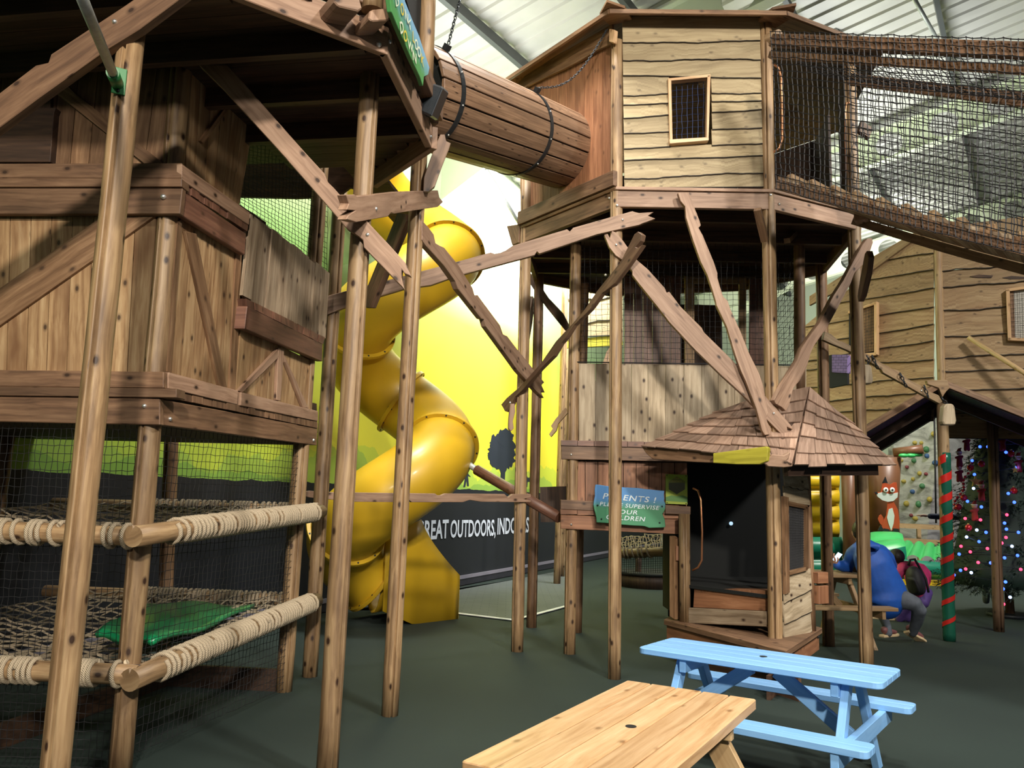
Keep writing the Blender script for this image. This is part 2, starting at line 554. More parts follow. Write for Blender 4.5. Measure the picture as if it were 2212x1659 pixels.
def hills(off, freq, amp, base, col, prev):
    cb = node(nt, 'ShaderNodeCombineXYZ'); nt.links.new(mth(nt, 'MULTIPLY', s_, freq), cb.inputs[0]); cb.inputs[1].default_value = off
    hn = node(nt, 'ShaderNodeTexNoise', i_Scale=1.0, i_Detail=4.0); nt.links.new(cb.outputs[0], hn.inputs['Vector'])
    h = mth(nt, 'ADD', mth(nt, 'MULTIPLY', hn.outputs[0], amp), base)
    return mixc(nt, mth(nt, 'MULTIPLY', mth(nt, 'LESS_THAN', z_, h), 0.6), prev, col)
sky = hills(3.1, 0.9, 1.7, DADO - 0.35, (0.40, 0.56, 0.05), sky)
sky = hills(9.4, 1.3, 1.3, DADO - 0.35, (0.24, 0.42, 0.07), sky)
sky = hills(17.7, 0.8, 0.8, DADO - 0.30, (0.13, 0.30, 0.05), sky)
cb = node(nt, 'ShaderNodeCombineXYZ'); nt.links.new(mth(nt, 'MULTIPLY', s_, 2.5), cb.inputs[0])
hn = node(nt, 'ShaderNodeTexNoise', i_Scale=1.0, i_Detail=5.0); nt.links.new(cb.outputs[0], hn.inputs['Vector'])
gl = mth(nt, 'LESS_THAN', z_, mth(nt, 'ADD', mth(nt, 'MULTIPLY', hn.outputs[0], 0.10), DADO - 0.05))
fin = mixc(nt, gl, sky, (0.007, 0.009, 0.013))
nt.links.new(fin, bs.inputs['Base Color'])
bs.inputs['Roughness'].default_value = 0.6
MT['mural'] = m
b = MB()
b.box(V((-14, 0, -0.05)), V((44, 0, 0)), V((0, 0.2, 0)), V((0, 0, 9.3)))
w = b.build('wall_left', m)
wn = WALL[1]
mw = Matrix((V((Wd.x, Wd.y, 0, 0)), V((-wn.x, -wn.y, 0, 0)), V((0, 0, 1, 0)), V((Wp.x, Wp.y, 0, 1)))).transposed()
w.matrix_world = mw
structure(w)
# skirting strip
b = MB()
o = Wp + wn * 0.003 - Wd * 13.9
b.box(V((o.x, o.y, 0.015)), Wd * 43, wn * 0.02, V((0, 0, 0.10)))
MT['skirt'] = plain('dark_skirting_paint', (0.022, 0.022, 0.03), 0.5)
structure(b.build('baseboard_left', MT['skirt']))
b = MB()
b.box(V((o.x, o.y, 0.12)), Wd * 43, wn * 0.03, V((0, 0, 0.055)))
MT['trim'] = plain('lilac_grey_trim', (0.20, 0.19, 0.23), 0.45)
structure(b.build('trim_1', MT['trim']))
MT['ink'] = plain('dark_mural_paint', (0.012, 0.018, 0.028), 0.6)


def wallpoly(name, pix, mat, lab):
    bb = MB()
    bb.poly(WALL, pix, 0.004, front=0.004)
    o = bb.build(name, mat)
    return o


def blob(cx, cy, rx, ry, n, jit, seed):
    rg = random.Random(seed)
    return [(cx + rx * math.cos(2 * math.pi * i / n) * (1 + rg.uniform(-jit, jit)), cy + ry * math.sin(2 * math.pi * i / n) * (1 + rg.uniform(-jit, jit))) for i in range(n)]


ptree = thing('painted_tree', PP(1084, 1056, WALL), 'dark blue-black tree silhouette painted on the yellow mural wall', 'mural')
bb = MB(); bb.poly(WALL, [(1080, 1050), (1083, 1008), (1070, 985), (1083, 1000), (1088, 985), (1100, 1000), (1092, 1012), (1090, 1050)], 0.004, front=0.004)
bb.build('trunk', MT['ink'], ptree)
bb = MB()
bb.poly(WALL, blob(1085, 975, 29, 43, 64, 0.13, 3), 0.004, front=0.005)
bb.poly(WALL, blob(1092, 946, 17, 20, 40, 0.14, 4), 0.004, front=0.006)
bb.poly(WALL, blob(1066, 984, 11, 13, 30, 0.16, 5), 0.004, front=0.0055)
bb.build('crown', MT['ink'], ptree)
pf = thing('painted_figure', PP(1007, 1052, WALL), 'small dark walking figure painted on mural beside the yellow slide', 'mural')
bb = MB()
bb.poly(WALL, [(1004, 1016), (1010, 1016), (1012, 1024), (1017, 1030), (1011, 1028), (1012, 1036), (1013, 1050), (1009, 1050), (1008, 1038), (1005, 1052), (1001, 1052), (1004, 1036), (1003, 1026)], 0.004, front=0.004)
bb.build('body', MT['ink'], pf)
bb = MB(); bb.poly(WALL, blob(1007, 1013, 3, 4, 12, 0.05, 1), 0.004, front=0.004); bb.build('head', MT['ink'], pf)
pt2 = thing('painted_animal', PP(1143, 1048, WALL), 'small dark deer shape painted on mural right of the painted tree', 'mural')
bb = MB()
bb.poly(WALL, [(1132, 1030), (1136, 1022), (1140, 1032), (1152, 1031), (1155, 1036), (1154, 1052), (1151, 1052), (1150, 1040), (1140, 1041), (1139, 1052), (1136, 1052), (1136, 1038)], 0.004, front=0.004)
bb.build('body', MT['ink'], pt2)


def text_fit(txt, pl, pbl, pbr, hpix, mat, name, parent=None, shear=0.0, off=0.01, bold=0.0, spacing=1.0, ext=0.002):
    """lettering on a plane, baseline from pixel pbl to pbr, capital height hpix at the left end"""
    A = PP(*pbl, offp(pl, off)); B = PP(*pbr, offp(pl, off))
    T = PP(pbl[0], pbl[1] - hpix, offp(pl, off))
    x = (B - A); wd_ = x.length; x.normalize()
    nrm = pl[1]
    y = nrm.cross(x).normalized()
    if y.z < 0:
        y = -y
    ht = abs((T - A).dot(y))
    cu = bpy.data.curves.new(name, 'FONT')
    cu.body = txt
    cu.extrude = 0.0
    cu.shear = shear
    cu.offset = bold
    cu.space_character = spacing
    cu.resolution_u = 3
    o = bpy.data.objects.new(name, cu)
    COL.objects.link(o)
    bpy.context.view_layer.update()
    dg = bpy.context.evaluated_depsgraph_get()
    me = bpy.data.meshes.new_from_object(o.evaluated_get(dg))
    bpy.data.objects.remove(o)
    xs = [v.co.x for v in me.vertices]; ys = [v.co.y for v in me.vertices]
    kx = wd_ / (max(xs) - min(xs)); ky = ht / 0.73
    z = x.cross(y)
    for v in me.vertices:
        c = A + x * ((v.co.x - min(xs)) * kx) + y * (v.co.y * ky) + nrm * ext
        v.co = c
    if z.dot(nrm) < 0:
        me.flip_normals()
    me.materials.clear(); me.materials.append(mat)
    o = bpy.data.objects.new(name, me)
    COL.objects.link(o)
    if parent:
        o.parent = parent
        o.matrix_parent_inverse = parent_inv(parent)
    return o


MT['letter'] = plain('pale_lettering_paint', (0.55, 0.60, 0.68), 0.55)
lt = thing('wall_lettering', PP(1040, 1160, WALL), 'pale capital lettering painted across the black lower wall behind the slide', 'lettering')
text_fit('GREAT', WALL, (898, 1167), (968, 1161), 43, MT['letter'], 'word', lt, bold=0.025)
text_fit('OUTDOORS,', WALL, (972, 1161), (1070, 1156), 39, MT['letter'], 'word', lt, bold=0.02)
text_fit('INDOORS', WALL, (1074, 1154), (1142, 1149), 36, MT['letter'], 'word', lt, bold=0.02)

# slide landing area: grey tiles with a white edge line
m, nt, bs = newmat('grey_landing_tiles')
tc = node(nt, 'ShaderNodeTexCoord')
br = node(nt, 'ShaderNodeTexBrick', i_Scale=2.2)
br.inputs['Color1'].default_value = (0.105, 0.120, 0.117, 1); br.inputs['Color2'].default_value = (0.092, 0.107, 0.105, 1); br.inputs['Mortar'].default_value = (0.060, 0.070, 0.069, 1)
br.inputs['Mortar Size'].default_value = 0.012
nt.links.new(tc.outputs['Object'], br.inputs['Vector'])
nt.links.new(br.outputs['Color'], bs.inputs['Base Color']); bs.inputs['Roughness'].default_value = 0.7
MT['landing'] = m
ca, cb_, cc = AZ(905, 1317), AZ(1110, 1342), AZ(1222, 1312)
cd_ = AZ(1330, 1235); ce = AZ(800, 1303)
b = MB(); b.prism([q + V((0, 0, 0.012)) for q in (ce, ca, cb_, cc, AZ(1250, 1225) + wn * 0.06, AZ(1110, 1252) + wn * 0.06, AZ(745, 1318) + wn * 0.08)], V((0, 0, -0.012)))
mat_ = b.build('landing_mat', MT['landing'])
tag(mat_, 'grey tiled landing mat on the floor at the foot of the yellow slide', 'mat')
b = MB()
for p, q in ((ca, cb_), (cb_, cc)):
    b.bar(p + V((0, 0, 0.016)), q + V((0, 0, 0.016)), 0.008, 0.065, V((0, 0, 1)))
o_ = b.build('edge_line', MT['white'], mat_)

# ------------------------------------------------------------------ ceiling
ANG = math.radians(33.5)
ca_ = V((math.sin(ANG), math.cos(ANG), 0))
SL = math.tan(math.radians(11))
cb2 = V((math.cos(ANG), -math.sin(ANG), SL)).normalized()
cn = ca_.cross(cb2).normalized()
if cn.z < 0: cn = -cn
HAUNCH = DP(972, 420, 13.0)
C0 = V((HAUNCH.x, HAUNCH.y, HAUNCH.z + 1.55)) - cb2 * 0.5
MT['deck'] = plain('white_steel_decking', (0.62, 0.62, 0.57), 0.45, 0.1, 0.06, 2.0)
b = MB()
prof = [(0, 0), (0.15, 0), (0.175, -0.035), (0.305, -0.035), (0.33, 0)]
RB = 19.0
for k in range(-40, 84):
    for i in range(4):
        a0, h0 = prof[i]; a1, h1 = prof[i + 1]
        q = [C0 - cb2 * 6 + ca_ * (k * 0.33 + a0) + cn * (-h0 * -1), C0 - cb2 * 6 + ca_ * (k * 0.33 + a1) + cn * h1,
             C0 + cb2 * RB + ca_ * (k * 0.33 + a1) + cn * h1, C0 + cb2 * RB + ca_ * (k * 0.33 + a0) + cn * h0]
        q[0] = C0 - cb2 * 6 + ca_ * (k * 0.33 + a0) + cn * h0
        b.add(q, [(0, 1, 2, 3)], cb2)
structure(b.build('ceiling', MT['deck']))
MT['purlin'] = plain('dark_purlin_steel', (0.10, 0.11, 0.11), 0.5, 0.4)
for k, d in enumerate([0.2, 2.0, 3.8, 5.6, 7.4, 9.2, 11.0, 12.8]):
    b = MB()
    b.box(C0 + cb2 * d - ca_ * 9 - cn * 0.08, ca_ * 34, cb2 * 0.07, -cn * 0.20)
    structure(b.build('purlin', MT['purlin']))
MT['frame'] = plain('pale_green_steel', (0.56, 0.62, 0.45), 0.5, 0.0, 0.04, 1.0)


def rafter(a_off, length=15.0, depth=0.62, hole=0.24):
    b = MB()
    base = C0 + ca_ * a_off - cn * 0.30
    cell = 0.95
    nn = int(length / cell)
    for k in range(nn):
        c = base + cb2 * (k * cell + cell / 2) - cn * depth / 2
        N = 16
        solid = k < 1
        if solid:
            b.box(base + cb2 * (k * cell), cb2 * cell, -cn * depth, ca_ * 0.015)
            continue
        inn = [c + (cb2 * math.cos(2 * math.pi * i / N) + cn * math.sin(2 * math.pi * i / N)) * hole for i in range(N)]
        out = []
        for i in range(N):
            x, y = math.cos(2 * math.pi * i / N), math.sin(2 * math.pi * i / N)
            sc = 1 / max(abs(x), abs(y))
            out.append(c + cb2 * (x * sc * cell / 2) + cn * (y * sc * depth / 2))
        P = inn + out + [p + ca_ * 0.015 for p in inn + out]
        F = []
        for i in range(N):
            j = (i + 1) % N
            F += [(i, j, N + j, N + i), (2 * N + j, 2 * N + i, 3 * N + i, 3 * N + j), (j, i, 2 * N + i, 2 * N + j)]
        b.add(P, F, cb2)
    for h in (0, depth):
        b.box(base - ca_ * 0.10 - cn * h, cb2 * (nn * cell), ca_ * 0.2, cn * 0.018)
    # haunch and column
    st = base + cb2 * 0.0
    b.prism([st - cn * depth, st + cb2 * 2.6 - cn * depth, st - cn * (depth + 0.62)], ca_ * 0.015)
    structure(b.build('ceiling_rafter', MT['frame']))


for a_ in (-7.0, 0.0, 6.2, 12.4, 18.6):
    rafter(a_)
# tie rods under the roof
for (p0, d0, p1, d1) in (((1050, 365), 12.0, (1120, 480), 12.6), ((1965, -20), 11.0, (2030, 95), 12.2), ((1860, 120), 13, (1800, 60), 12.6)):
    b = MB(); b.tube([DP(*p0, d0), DP(*p1, d1)], 0.03, 8)
    structure(b.build('roof_tie_rod', MT['steel']))
# far gable wall behind everything
MT['farwall'] = plain('pale_green_wall', (0.40, 0.46, 0.34), 0.6, 0, 0.05, 0.5)
fa = DP(2050, 300, 23.0)
b = MB()
o = V((fa.x, fa.y, -0.05)) + V((math.cos(ANG), -math.sin(ANG), 0)) * -14
b.box(o, V((math.cos(ANG), -math.sin(ANG), 0)) * 40, ca_ * 0.2, V((0, 0, 13)))
structure(b.build('wall_far', MT['farwall']))
b = MB()
FARP = (fa - ca_ * 0.15, -ca_)
for (x0, y0), (x1, y1), wdt in (((1760, 470), (2300, 100), 0.35), ((1850, 500), (2300, 330), 0.4), ((1780, 150), (2280, 480), 0.25), ((1780, 520), (2300, 430), 0.3)):
    p, q = PP(x0, y0, FARP), PP(x1, y1, FARP)
    b.bar(p, q, wdt, 0.1, V((0, 0, 1)))
structure(b.build('wall_brace', MT['frame']))
# wall behind the camera and on the right keep the hall's bounce light in
MT['backwall'] = plain('grey_hall_wall', (0.22, 0.21, 0.18), 0.8)
# ================================================================== shared builders
def post_px(b, t, rad, mat='post', slot=None, z0=0.0, wob=0.03):
    """pole standing on the floor at pixel b, running up to pixel t"""
    base = AZ(b[0], b[1])
    topp = up_at(base, *t)
    m_ = MB()
    a = math.radians(slot if slot is not None else random.choice((-38, -28, 24, 36)))
    c = V((-base.x, -base.y, 0)).normalized(); s = V((-c.y, c.x, 0))
    m_.log(base + V((0, 0, z0)), topp, rad, c * math.cos(a) + s * math.sin(a), wob=wob)
    return m_, base, topp


def add_post(parent, b, t, rad, mat='post', slot=None, label=None):
    m_, base, topp = post_px(b, t, rad, mat, slot)
    o = m_.build('post', MT[mat], parent, label=label)
    return base, topp


def planks(mb, pl, quad, n, th, gap=0.004, horiz=False, jit=0.0, front=0.0, rough_ends=0.0, widths=None, depthjit=0.0):
    """boards filling a quad given by pixels TL TR BR BL on a plane"""
    TL, TR, BR, BL = [PP(*q, offp(pl, front)) for q in quad]
    ws = widths or [1 + random.uniform(-jit, jit) for _ in range(n)]
    tot = sum(ws); acc = 0
    for w in ws:
        t0, t1 = acc / tot, (acc + w) / tot
        acc += w
        if horiz:
            a, b_, c, d = lerp(TL, BL, t0), lerp(TR, BR, t0), lerp(TR, BR, t1), lerp(TL, BL, t1)
            g = (d - a).normalized() * gap
            pts = [a + g, b_ + g, c, d]
            L = b_ - a
        else:
            a, b_, c, d = lerp(TL, TR, t0), lerp(TL, TR, t1), lerp(BL, BR, t1), lerp(BL, BR, t0)
            g = (b_ - a).normalized() * gap
            e1 = (a - d).normalized() * random.uniform(-rough_ends, rough_ends)
            e2 = (a - d).normalized() * random.uniform(-rough_ends, rough_ends)
            pts = [a + g + e1, b_ + e1, c + e2, d + g + e2]
            L = a - d
        dj = pl[1] * random.uniform(-depthjit, depthjit)
        mb.prism([p + dj for p in pts], -pl[1] * th, L)


def waney(mb, pl, left, right, segs=26, lap=0.022, th=0.016, amp=0.012, skip=None, band=0.010, seed=0):
    """wavy-edged overlapping boards; left/right are lists of pixel points down each side"""
    rg = random.Random(seed)
    n = len(left) - 1
    for k in range(n):
        a, b_ = PP(*left[k], pl), PP(*right[k], pl)
        d, c = PP(*left[k + 1], pl), PP(*right[k + 1], pl)
        ph = [rg.uniform(0, 6.3) for _ in range(4)]
        am = amp * rg.uniform(0.4, 1.3)
        ranges = skip[k] if skip and k in skip else [(0.0, 1.0)]
        for (u0, u1) in ranges:
            ns = max(3, int(segs * (u1 - u0)))
            P = []; F = []; BK = []
            for i in range(ns + 1):
                u = u0 + (u1 - u0) * i / ns
                tp, bt = lerp(a, b_, u), lerp(d, c, u)
                dn = (bt - tp).normalized()
                wv = am * (math.sin(u * 7 + ph[0]) + 0.6 * math.sin(u * 17 + ph[1]) + 0.35 * math.sin(u * 41 + ph[2]) + 0.25 * math.sin(u * 83 + ph[3]))
                last = k == n - 1
                e = bt + dn * ((0.0 if last else 0.012) + (0 if last else wv))
                P += [tp - dn * 0.004 + pl[1] * 0.003, e - dn * band + pl[1] * lap * 0.94, e + pl[1] * lap, e + pl[1] * (lap - th), tp - pl[1] * 0.012]
            for i in range(ns):
                q = i * 5; r_ = q + 5
                for j in range(5):
                    j2 = (j + 1) % 5
                    F.append((q + j, q + j2, r_ + j2, r_ + j)); BK.append(1.0 if j in (1, 2) else 0.0)
            F.append((4, 3, 2, 1, 0)); BK.append(0)
            z = ns * 5
            F.append((z, z + 1, z + 2, z + 3, z + 4)); BK.append(0)
            mb.add(P, F, b_ - a, rg.random(), bark=BK)


def netpatch(mb, f, nu, nv, rad=0.0022, seg=1, jit=0.0, knots=False, rg=None):
    """square-mesh netting over the patch f(u,v) -> point"""
    rg = rg or random
    G = [[f(i / nu, j / nv) + V((rg.uniform(-jit, jit), rg.uniform(-jit, jit), rg.uniform(-jit, jit))) for j in range(nv + 1)] for i in range(nu + 1)]
    tri = [(1, 0.5), (1, 0.5 + 2 * math.pi / 3), (1, 0.5 + 4 * math.pi / 3)]
    for i in range(nu + 1):
        mb.tube(G[i], rad, prof=tri, cap=False, smooth=False)
    for j in range(nv + 1):
        mb.tube([G[i][j] for i in range(nu + 1)], rad, prof=tri, cap=False, smooth=False)
    if knots:
        for row in G:
            for p in row:
                k = rad * 2.1
                mb.add([p + V((k, 0, 0)), p + V((0, k, 0)), p + V((-k, 0, 0)), p + V((0, -k, 0)), p + V((0, 0, k)), p + V((0, 0, -k))],
                       [(0, 1, 4), (1, 2, 4), (2, 3, 4), (3, 0, 4), (1, 0, 5), (2, 1, 5), (3, 2, 5), (0, 3, 5)])


def bil(a, b_, c, d, sag=0.0, nrm=None):
    """TL TR BR BL -> patch"""
    def f(u, v):
        p = lerp(lerp(a, b_, u), lerp(d, c, u), v)
        if sag:
            p = p + (nrm or V((0, 0, -1))) * (sag * math.sin(math.pi * u) * math.sin(math.pi * v))
        return p
    return f


def bolt(parent, pl, px, py, r=0.012, front=0.0):
    c = PP(px, py, offp(pl, front))
    b = MB()
    b.sphere(c, r, 10, 6)
    return b.build('bolt', MT['bolt'], parent)


def brace(name, pix, pl, th, mat, label, bolts=(), group=None, cat='brace', L=None, parent=None):
    b = MB()
    b.poly(pl, pix, th, L=L)
    if parent:
        o = b.build(name, MT[mat], parent, bevel=0.003)
    else:
        o = b.build(name, MT[mat], None, bevel=0.003)
        tag(o, label, cat, group)
    for x, y in bolts:
        bolt(o, pl, x, y)
    return o


# ================================================================== left play tower
pF = AZ(258, 1676); pG = AZ(613, 1493); pC = AZ(842, 1545); pB = AZ(705, 1692); pA = AZ(98, 1860)
dRF = (pG - pF).normalized()
dLF = V((-math.cos(math.radians(5)), math.sin(math.radians(5)), 0))
RF = vplane(pF, pG, 0.07)
LF = vplane(pF, pF + dLF, 0.07)
LTW = thing('play_tower', pF, 'brown timber play tower with rope decks and pale board panels, filling the left side', 'play tower')
add_post(LTW, (98, 1860), (286, 60), 0.058, slot=-26)
add_post(LTW, (258, 1676), (408, -30), 0.060, slot=-40)
add_post(LTW, (613, 1493), (698, 300), 0.062, slot=18)
add_post(LTW, (669, 1461), (737, 380), 0.062, slot=30)
add_post(LTW, (705, 1692), (803, 112), 0.057, slot=40)
add_post(LTW, (842, 1545), (907, 322), 0.058, slot=12)
# two rear posts of the rope cage, seen through the netting
pK = pF + dLF * -0.05 + dRF * 1.95
rear1 = AZ(352, 1440); add_post(LTW, (352, 1440), (372, 900), 0.06, 'browpanel')
add_post(LTW, (560, 1372), (590, 900), 0.06, 'browpanel') if False else None
add_post(LTW, (-60, 1480), (20, 900), 0.06, 'browpanel')

# --- left face, bottom to top
b = MB(); b.poly(LF, [(-260, 851), (345, 860), (345, 918), (-260, 905)], 0.045, L=((0, 880), (300, 885)), front=0.012); o = b.build('deck_beam', MT['beam'], LTW, 0.004)
bolt(o, LF, 312, 877, 0.013, 0.014)
b = MB(); b.poly(LF, [(-260, 832), (381, 839), (381, 859), (-260, 851)], 0.10, L=((0, 840), (300, 845)), front=0.03); b.build('deck_edge', MT['beam'], LTW, 0.003)
b = MB(); b.poly(LF, [(-260, 796), (353, 803), (353, 838), (-260, 832)], 0.04, L=((0, 810), (300, 815)), front=0.015); b.build('kick_board', MT['beam'], LTW, 0.003)
b = MB()
planks(b, offp(LF, -0.03), [(-240, 462), (338, 462), (318, 803), (-240, 797)], 13, 0.02, 0.005)
lp = b.build('wall_panel', MT['panel'], LTW)
b = MB(); b.poly(LF, [(-120, 712), (0, 622), (205, 478), (340, 390), (340, 462), (205, 558), (0, 702), (-120, 790)], 0.022, L=((0, 660), (205, 520)), front=-0.008); b.build('cross_board', MT['browpanel'], LTW, 0.002)
# upper balcony band
b = MB(); b.poly(LF, [(-260, 405), (394, 406), (388, 462), (-260, 462)], 0.045, L=((0, 430), (300, 430)), front=0.03); o = b.build('balcony_beam', MT['beam'], LTW, 0.004)
bolt(o, LF, 353, 425, 0.016, 0.036)
b = MB(); b.poly(LF, [(-260, 384), (392, 385), (392, 403), (-260, 404)], 0.09, L=((0, 394), (300, 394)), front=0.045); b.build('balcony_edge', MT['beam'], LTW, 0.003)
b = MB(); b.poly(LF, [(-260, 354), (393, 352), (393, 385), (-260, 384)], 0.04, L=((0, 370), (300, 370)), front=0.035); b.build('kick_board', MT['beam'], LTW, 0.003)
b = MB()
planks(b, offp(LF, -0.03), [(-240, -40), (408, -40), (352, 356), (-240, 356)], 15, 0.02, 0.005)
b.build('wall_panel', MT['browpanel'], LTW)
b = MB(); b.poly(LF, [(60, 92), (160, 200), (352, 352), (330, 368), (125, 205), (40, 110)], 0.022, L=((125, 185), (340, 350)), front=-0.008); b.build('cross_board', MT['browpanel'], LTW, 0.002)
b = MB(); b.poly(LF, [(-200, 42), (110, 38), (108, 60), (-200, 64)], 0.03, L=((-100, 50), (100, 50)), front=-0.005)
b.poly(LF, [(84, 40), (111, 40), (109, 240), (80, 240)], 0.03, L=((95, 50), (95, 240)), front=-0.003); b.build('window_frame', MT['dark'], LTW)
b = MB()
b.poly(LF, [(-200, 236), (120, 232), (116, 244), (108, 350), (-200, 350)], 0.10, L=((-100, 240), (100, 240)), front=0.02); b.build('window_box', MT['dark'], LTW, 0.003)
# corner board beside the post
b = MB(); b.poly(RF, [(384, 480), (394, 472), (368, 806), (361, 803)], 0.03, front=-0.01); b.build('corner_board', MT['browpanel'], LTW)

# --- right face, bottom to top
b = MB(); b.poly(RF, [(346, 862), (686, 925), (684, 962), (345, 918)], 0.045, L=((345, 890), (684, 945)), front=0.012); o = b.build('deck_beam', MT['beam'], LTW, 0.004)
bolt(o, RF, 367, 905, 0.013, 0.014); bolt(o, RF, 677, 951, 0.013, 0.014)
def blocks(pl, tl, tr, br, bl, n, depth, front, mat='beam'):
    b = MB()
    A, B, C, D = [PP(*q, offp(pl, front)) for q in (tl, tr, br, bl)]
    acc = 0; ws = [random.uniform(0.7, 1.3) for _ in range(n)]; tot = sum(ws)
    for w in ws:
        t0 = acc / tot; acc += w; t1 = acc / tot - 0.004
        dj = pl[1] * random.uniform(-0.006, 0.006)
        b.prism([lerp(A, B, t0) + dj, lerp(A, B, t1) + dj, lerp(D, C, t1) + dj, lerp(D, C, t0) + dj], -pl[1] * depth, A - D, random.choice([0.0, 0.3, 0.6, 0.8, 1.2]))
    return b.build('deck_board_ends', MT[mat], LTW if pl in (RF, LF) else None)
blocks(RF, (381, 847), (687, 912), (687, 925), (381, 862), 15, 0.12, 0.02)
for q in (((365, 804), (515, 844), (513, 874), (363, 839)), ((521, 847), (687, 888), (687, 910), (520, 876))):
    b = MB(); b.poly(RF, q, 0.035, L=(q[0], q[1]), front=0.03); b.build('kick_board', MT['brace'], LTW, 0.003)
b = MB(); planks(b, offp(RF, -0.03), [(396, 430), (516, 515), (498, 846), (365, 806)], 6, 0.02, 0.004); b.build('wall_panel', MT['panel'], LTW)
b = MB(); b.poly(RF, [(401, 500), (425, 505), (491, 840), (474, 836)], 0.022, L=((413, 500), (482, 838)), front=-0.008); b.build('cross_board', MT['browpanel'], LTW, 0.002)
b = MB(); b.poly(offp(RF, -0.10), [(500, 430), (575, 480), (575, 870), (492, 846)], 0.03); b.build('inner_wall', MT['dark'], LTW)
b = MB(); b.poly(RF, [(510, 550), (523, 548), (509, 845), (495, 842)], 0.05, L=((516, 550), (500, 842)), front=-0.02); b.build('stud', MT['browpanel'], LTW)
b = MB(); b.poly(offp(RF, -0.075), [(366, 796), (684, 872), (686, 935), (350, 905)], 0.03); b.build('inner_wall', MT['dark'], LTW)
# balcony on the right face
b = MB(); b.poly(RF, [(396, 412), (532, 505), (529, 551), (387, 462)], 0.045, L=((390, 440), (530, 528)), front=0.03); b.build('balcony_beam', MT['redbeam'], LTW, 0.004)
blocks(RF, (394, 392), (536, 484), (534, 500), (394, 410), 9, 0.12, 0.035, 'redbeam')
b = MB(); b.poly(RF, [(393, 354), (540, 459), (538, 486), (393, 389)], 0.035, L=((393, 370), (540, 470)), front=0.045); b.build('kick_board', MT['brace'], LTW, 0.003)
b = MB(); planks(b, offp(RF, -0.03), [(412, 20), (552, 240), (517, 445), (400, 362)], 6, 0.02, 0.004); b.build('wall_panel', MT['panel'], LTW)
b = MB(); b.poly(RF, [(490, 228), (496, 232), (440, 310), (434, 304)], 0.02, front=-0.008); b.build('cross_board', MT['browpanel'], LTW)
# weathered upright boards
b = MB(); planks(b, offp(RF, 0.02), [(542, 458), (711, 590), (702, 734), (523, 640)], 9, 0.022, 0.003, jit=0.35, rough_ends=0.012, depthjit=0.006); b.build('weathered_boards', MT['grey'], LTW)
# middle beam
MBp = offp(RF, 0.05)
b = MB(); b.poly(MBp, [(534, 661), (697, 744), (696, 781), (528, 710)], 0.05, L=((530, 685), (697, 762)), front=0.0); b.build('balcony_beam', MT['redbeam'], LTW, 0.004)
c0 = PP(534, 661, MBp); c1 = PP(528, 710, MBp)
b = MB(); b.prism([c0, c0 + dLF * 0.14, c1 + dLF * 0.14, c1], dRF * 0.05, dLF); b.build('balcony_beam', MT['redbeam'], LTW, 0.004)
blocks(RF, (532, 645), (702, 729), (698, 744), (534, 661), 12, 0.16, 0.045, 'redbeam')
# K-braced lower panel
b = MB(); planks(b, offp(RF, -0.02), [(520, 704), (676, 782), (668, 884), (508, 846)], 8, 0.02, 0.004); b.build('wall_panel', MT['panel'], LTW)
for q in ([(602, 751), (614, 754), (606, 866), (597, 864)], [(600, 754), (602, 772), (524, 848), (515, 844)], [(615, 768), (617, 782), (655, 880), (667, 882)]):
    b = MB(); b.poly(RF, q, 0.024, L=(q[0], q[2]), front=0.006); b.build('cross_board', MT['brace'], LTW, 0.002)

# --- upper overhanging deck (chamfered plan)
DZ = AZ(836, 117, 3.80).z
V1 = AZ(836, 117, DZ); V2 = AZ(932, 319, DZ)
Va = AZ(640, 42, DZ)
V0 = V1 + (Va - V1).normalized() * 1.35
Vm = V0 + V((-0.986, 0.165, 0)) * 1.5
Vn = Vm + V((-0.58, 0.81, 0)) * 1.35
V3 = V2 + V((-0.58, 0.81, 0)) * 0.9
Vb = V3 + (Vn - V2) * 0.95
deckpoly = [V2, V1, V0, Vm, Vn, Vn + dRF * 1.1, V3]
FH = 0.155
for p, q, lab in ((V1, V2, 0), (V0, V1, 0), (Vm, V0, 0), (Vn, Vm, 0), (V2, V3, 0)):
    pl = vplane(p, q)
    b = MB(); b.box(p, q - p, V((0, 0, FH)), -pl[1] * 0.045); b.build('deck_beam', MT['brace'], LTW, 0.004)
    # second timber ring standing proud above
    b = MB(); b.box(p + pl[1] * 0.07 + V((0, 0, FH + 0.03)), q - p, V((0, 0, 0.13)), -pl[1] * 0.12); b.build('kick_board', MT['beam'], LTW, 0.004)
    if (p - V2).length < 0.01: continue
    b = MB(); b.box(p + V((0, 0, FH + 0.16)) - pl[1] * 0.10, q - p, V((0, 0, 1.2)), -pl[1] * 0.02); b.build('parapet_wall', MT['panel'], LTW)
bolt(LTW, vplane(V0, V1), 818, 96, 0.016, 0.004); bolt(LTW, vplane(V1, V2), 842, 90, 0.012, 0.004); bolt(LTW, vplane(V1, V2), 930, 295, 0.012, 0.004)
# notched blocks on the outside of the beam ring
for q in ([(718, -14), (776, -6), (783, 18), (774, 24), (731, 14), (722, 4)], [(796, 40), (799, 24), (806, 20), (838, 17), (846, 36), (838, 44), (804, 46)]):
    b = MB(); b.poly(vplane(V0, V1, 0.17), q, 0.17, L=(q[0], q[1])); b.build('beam_end', MT['brace'], LTW, 0.006)
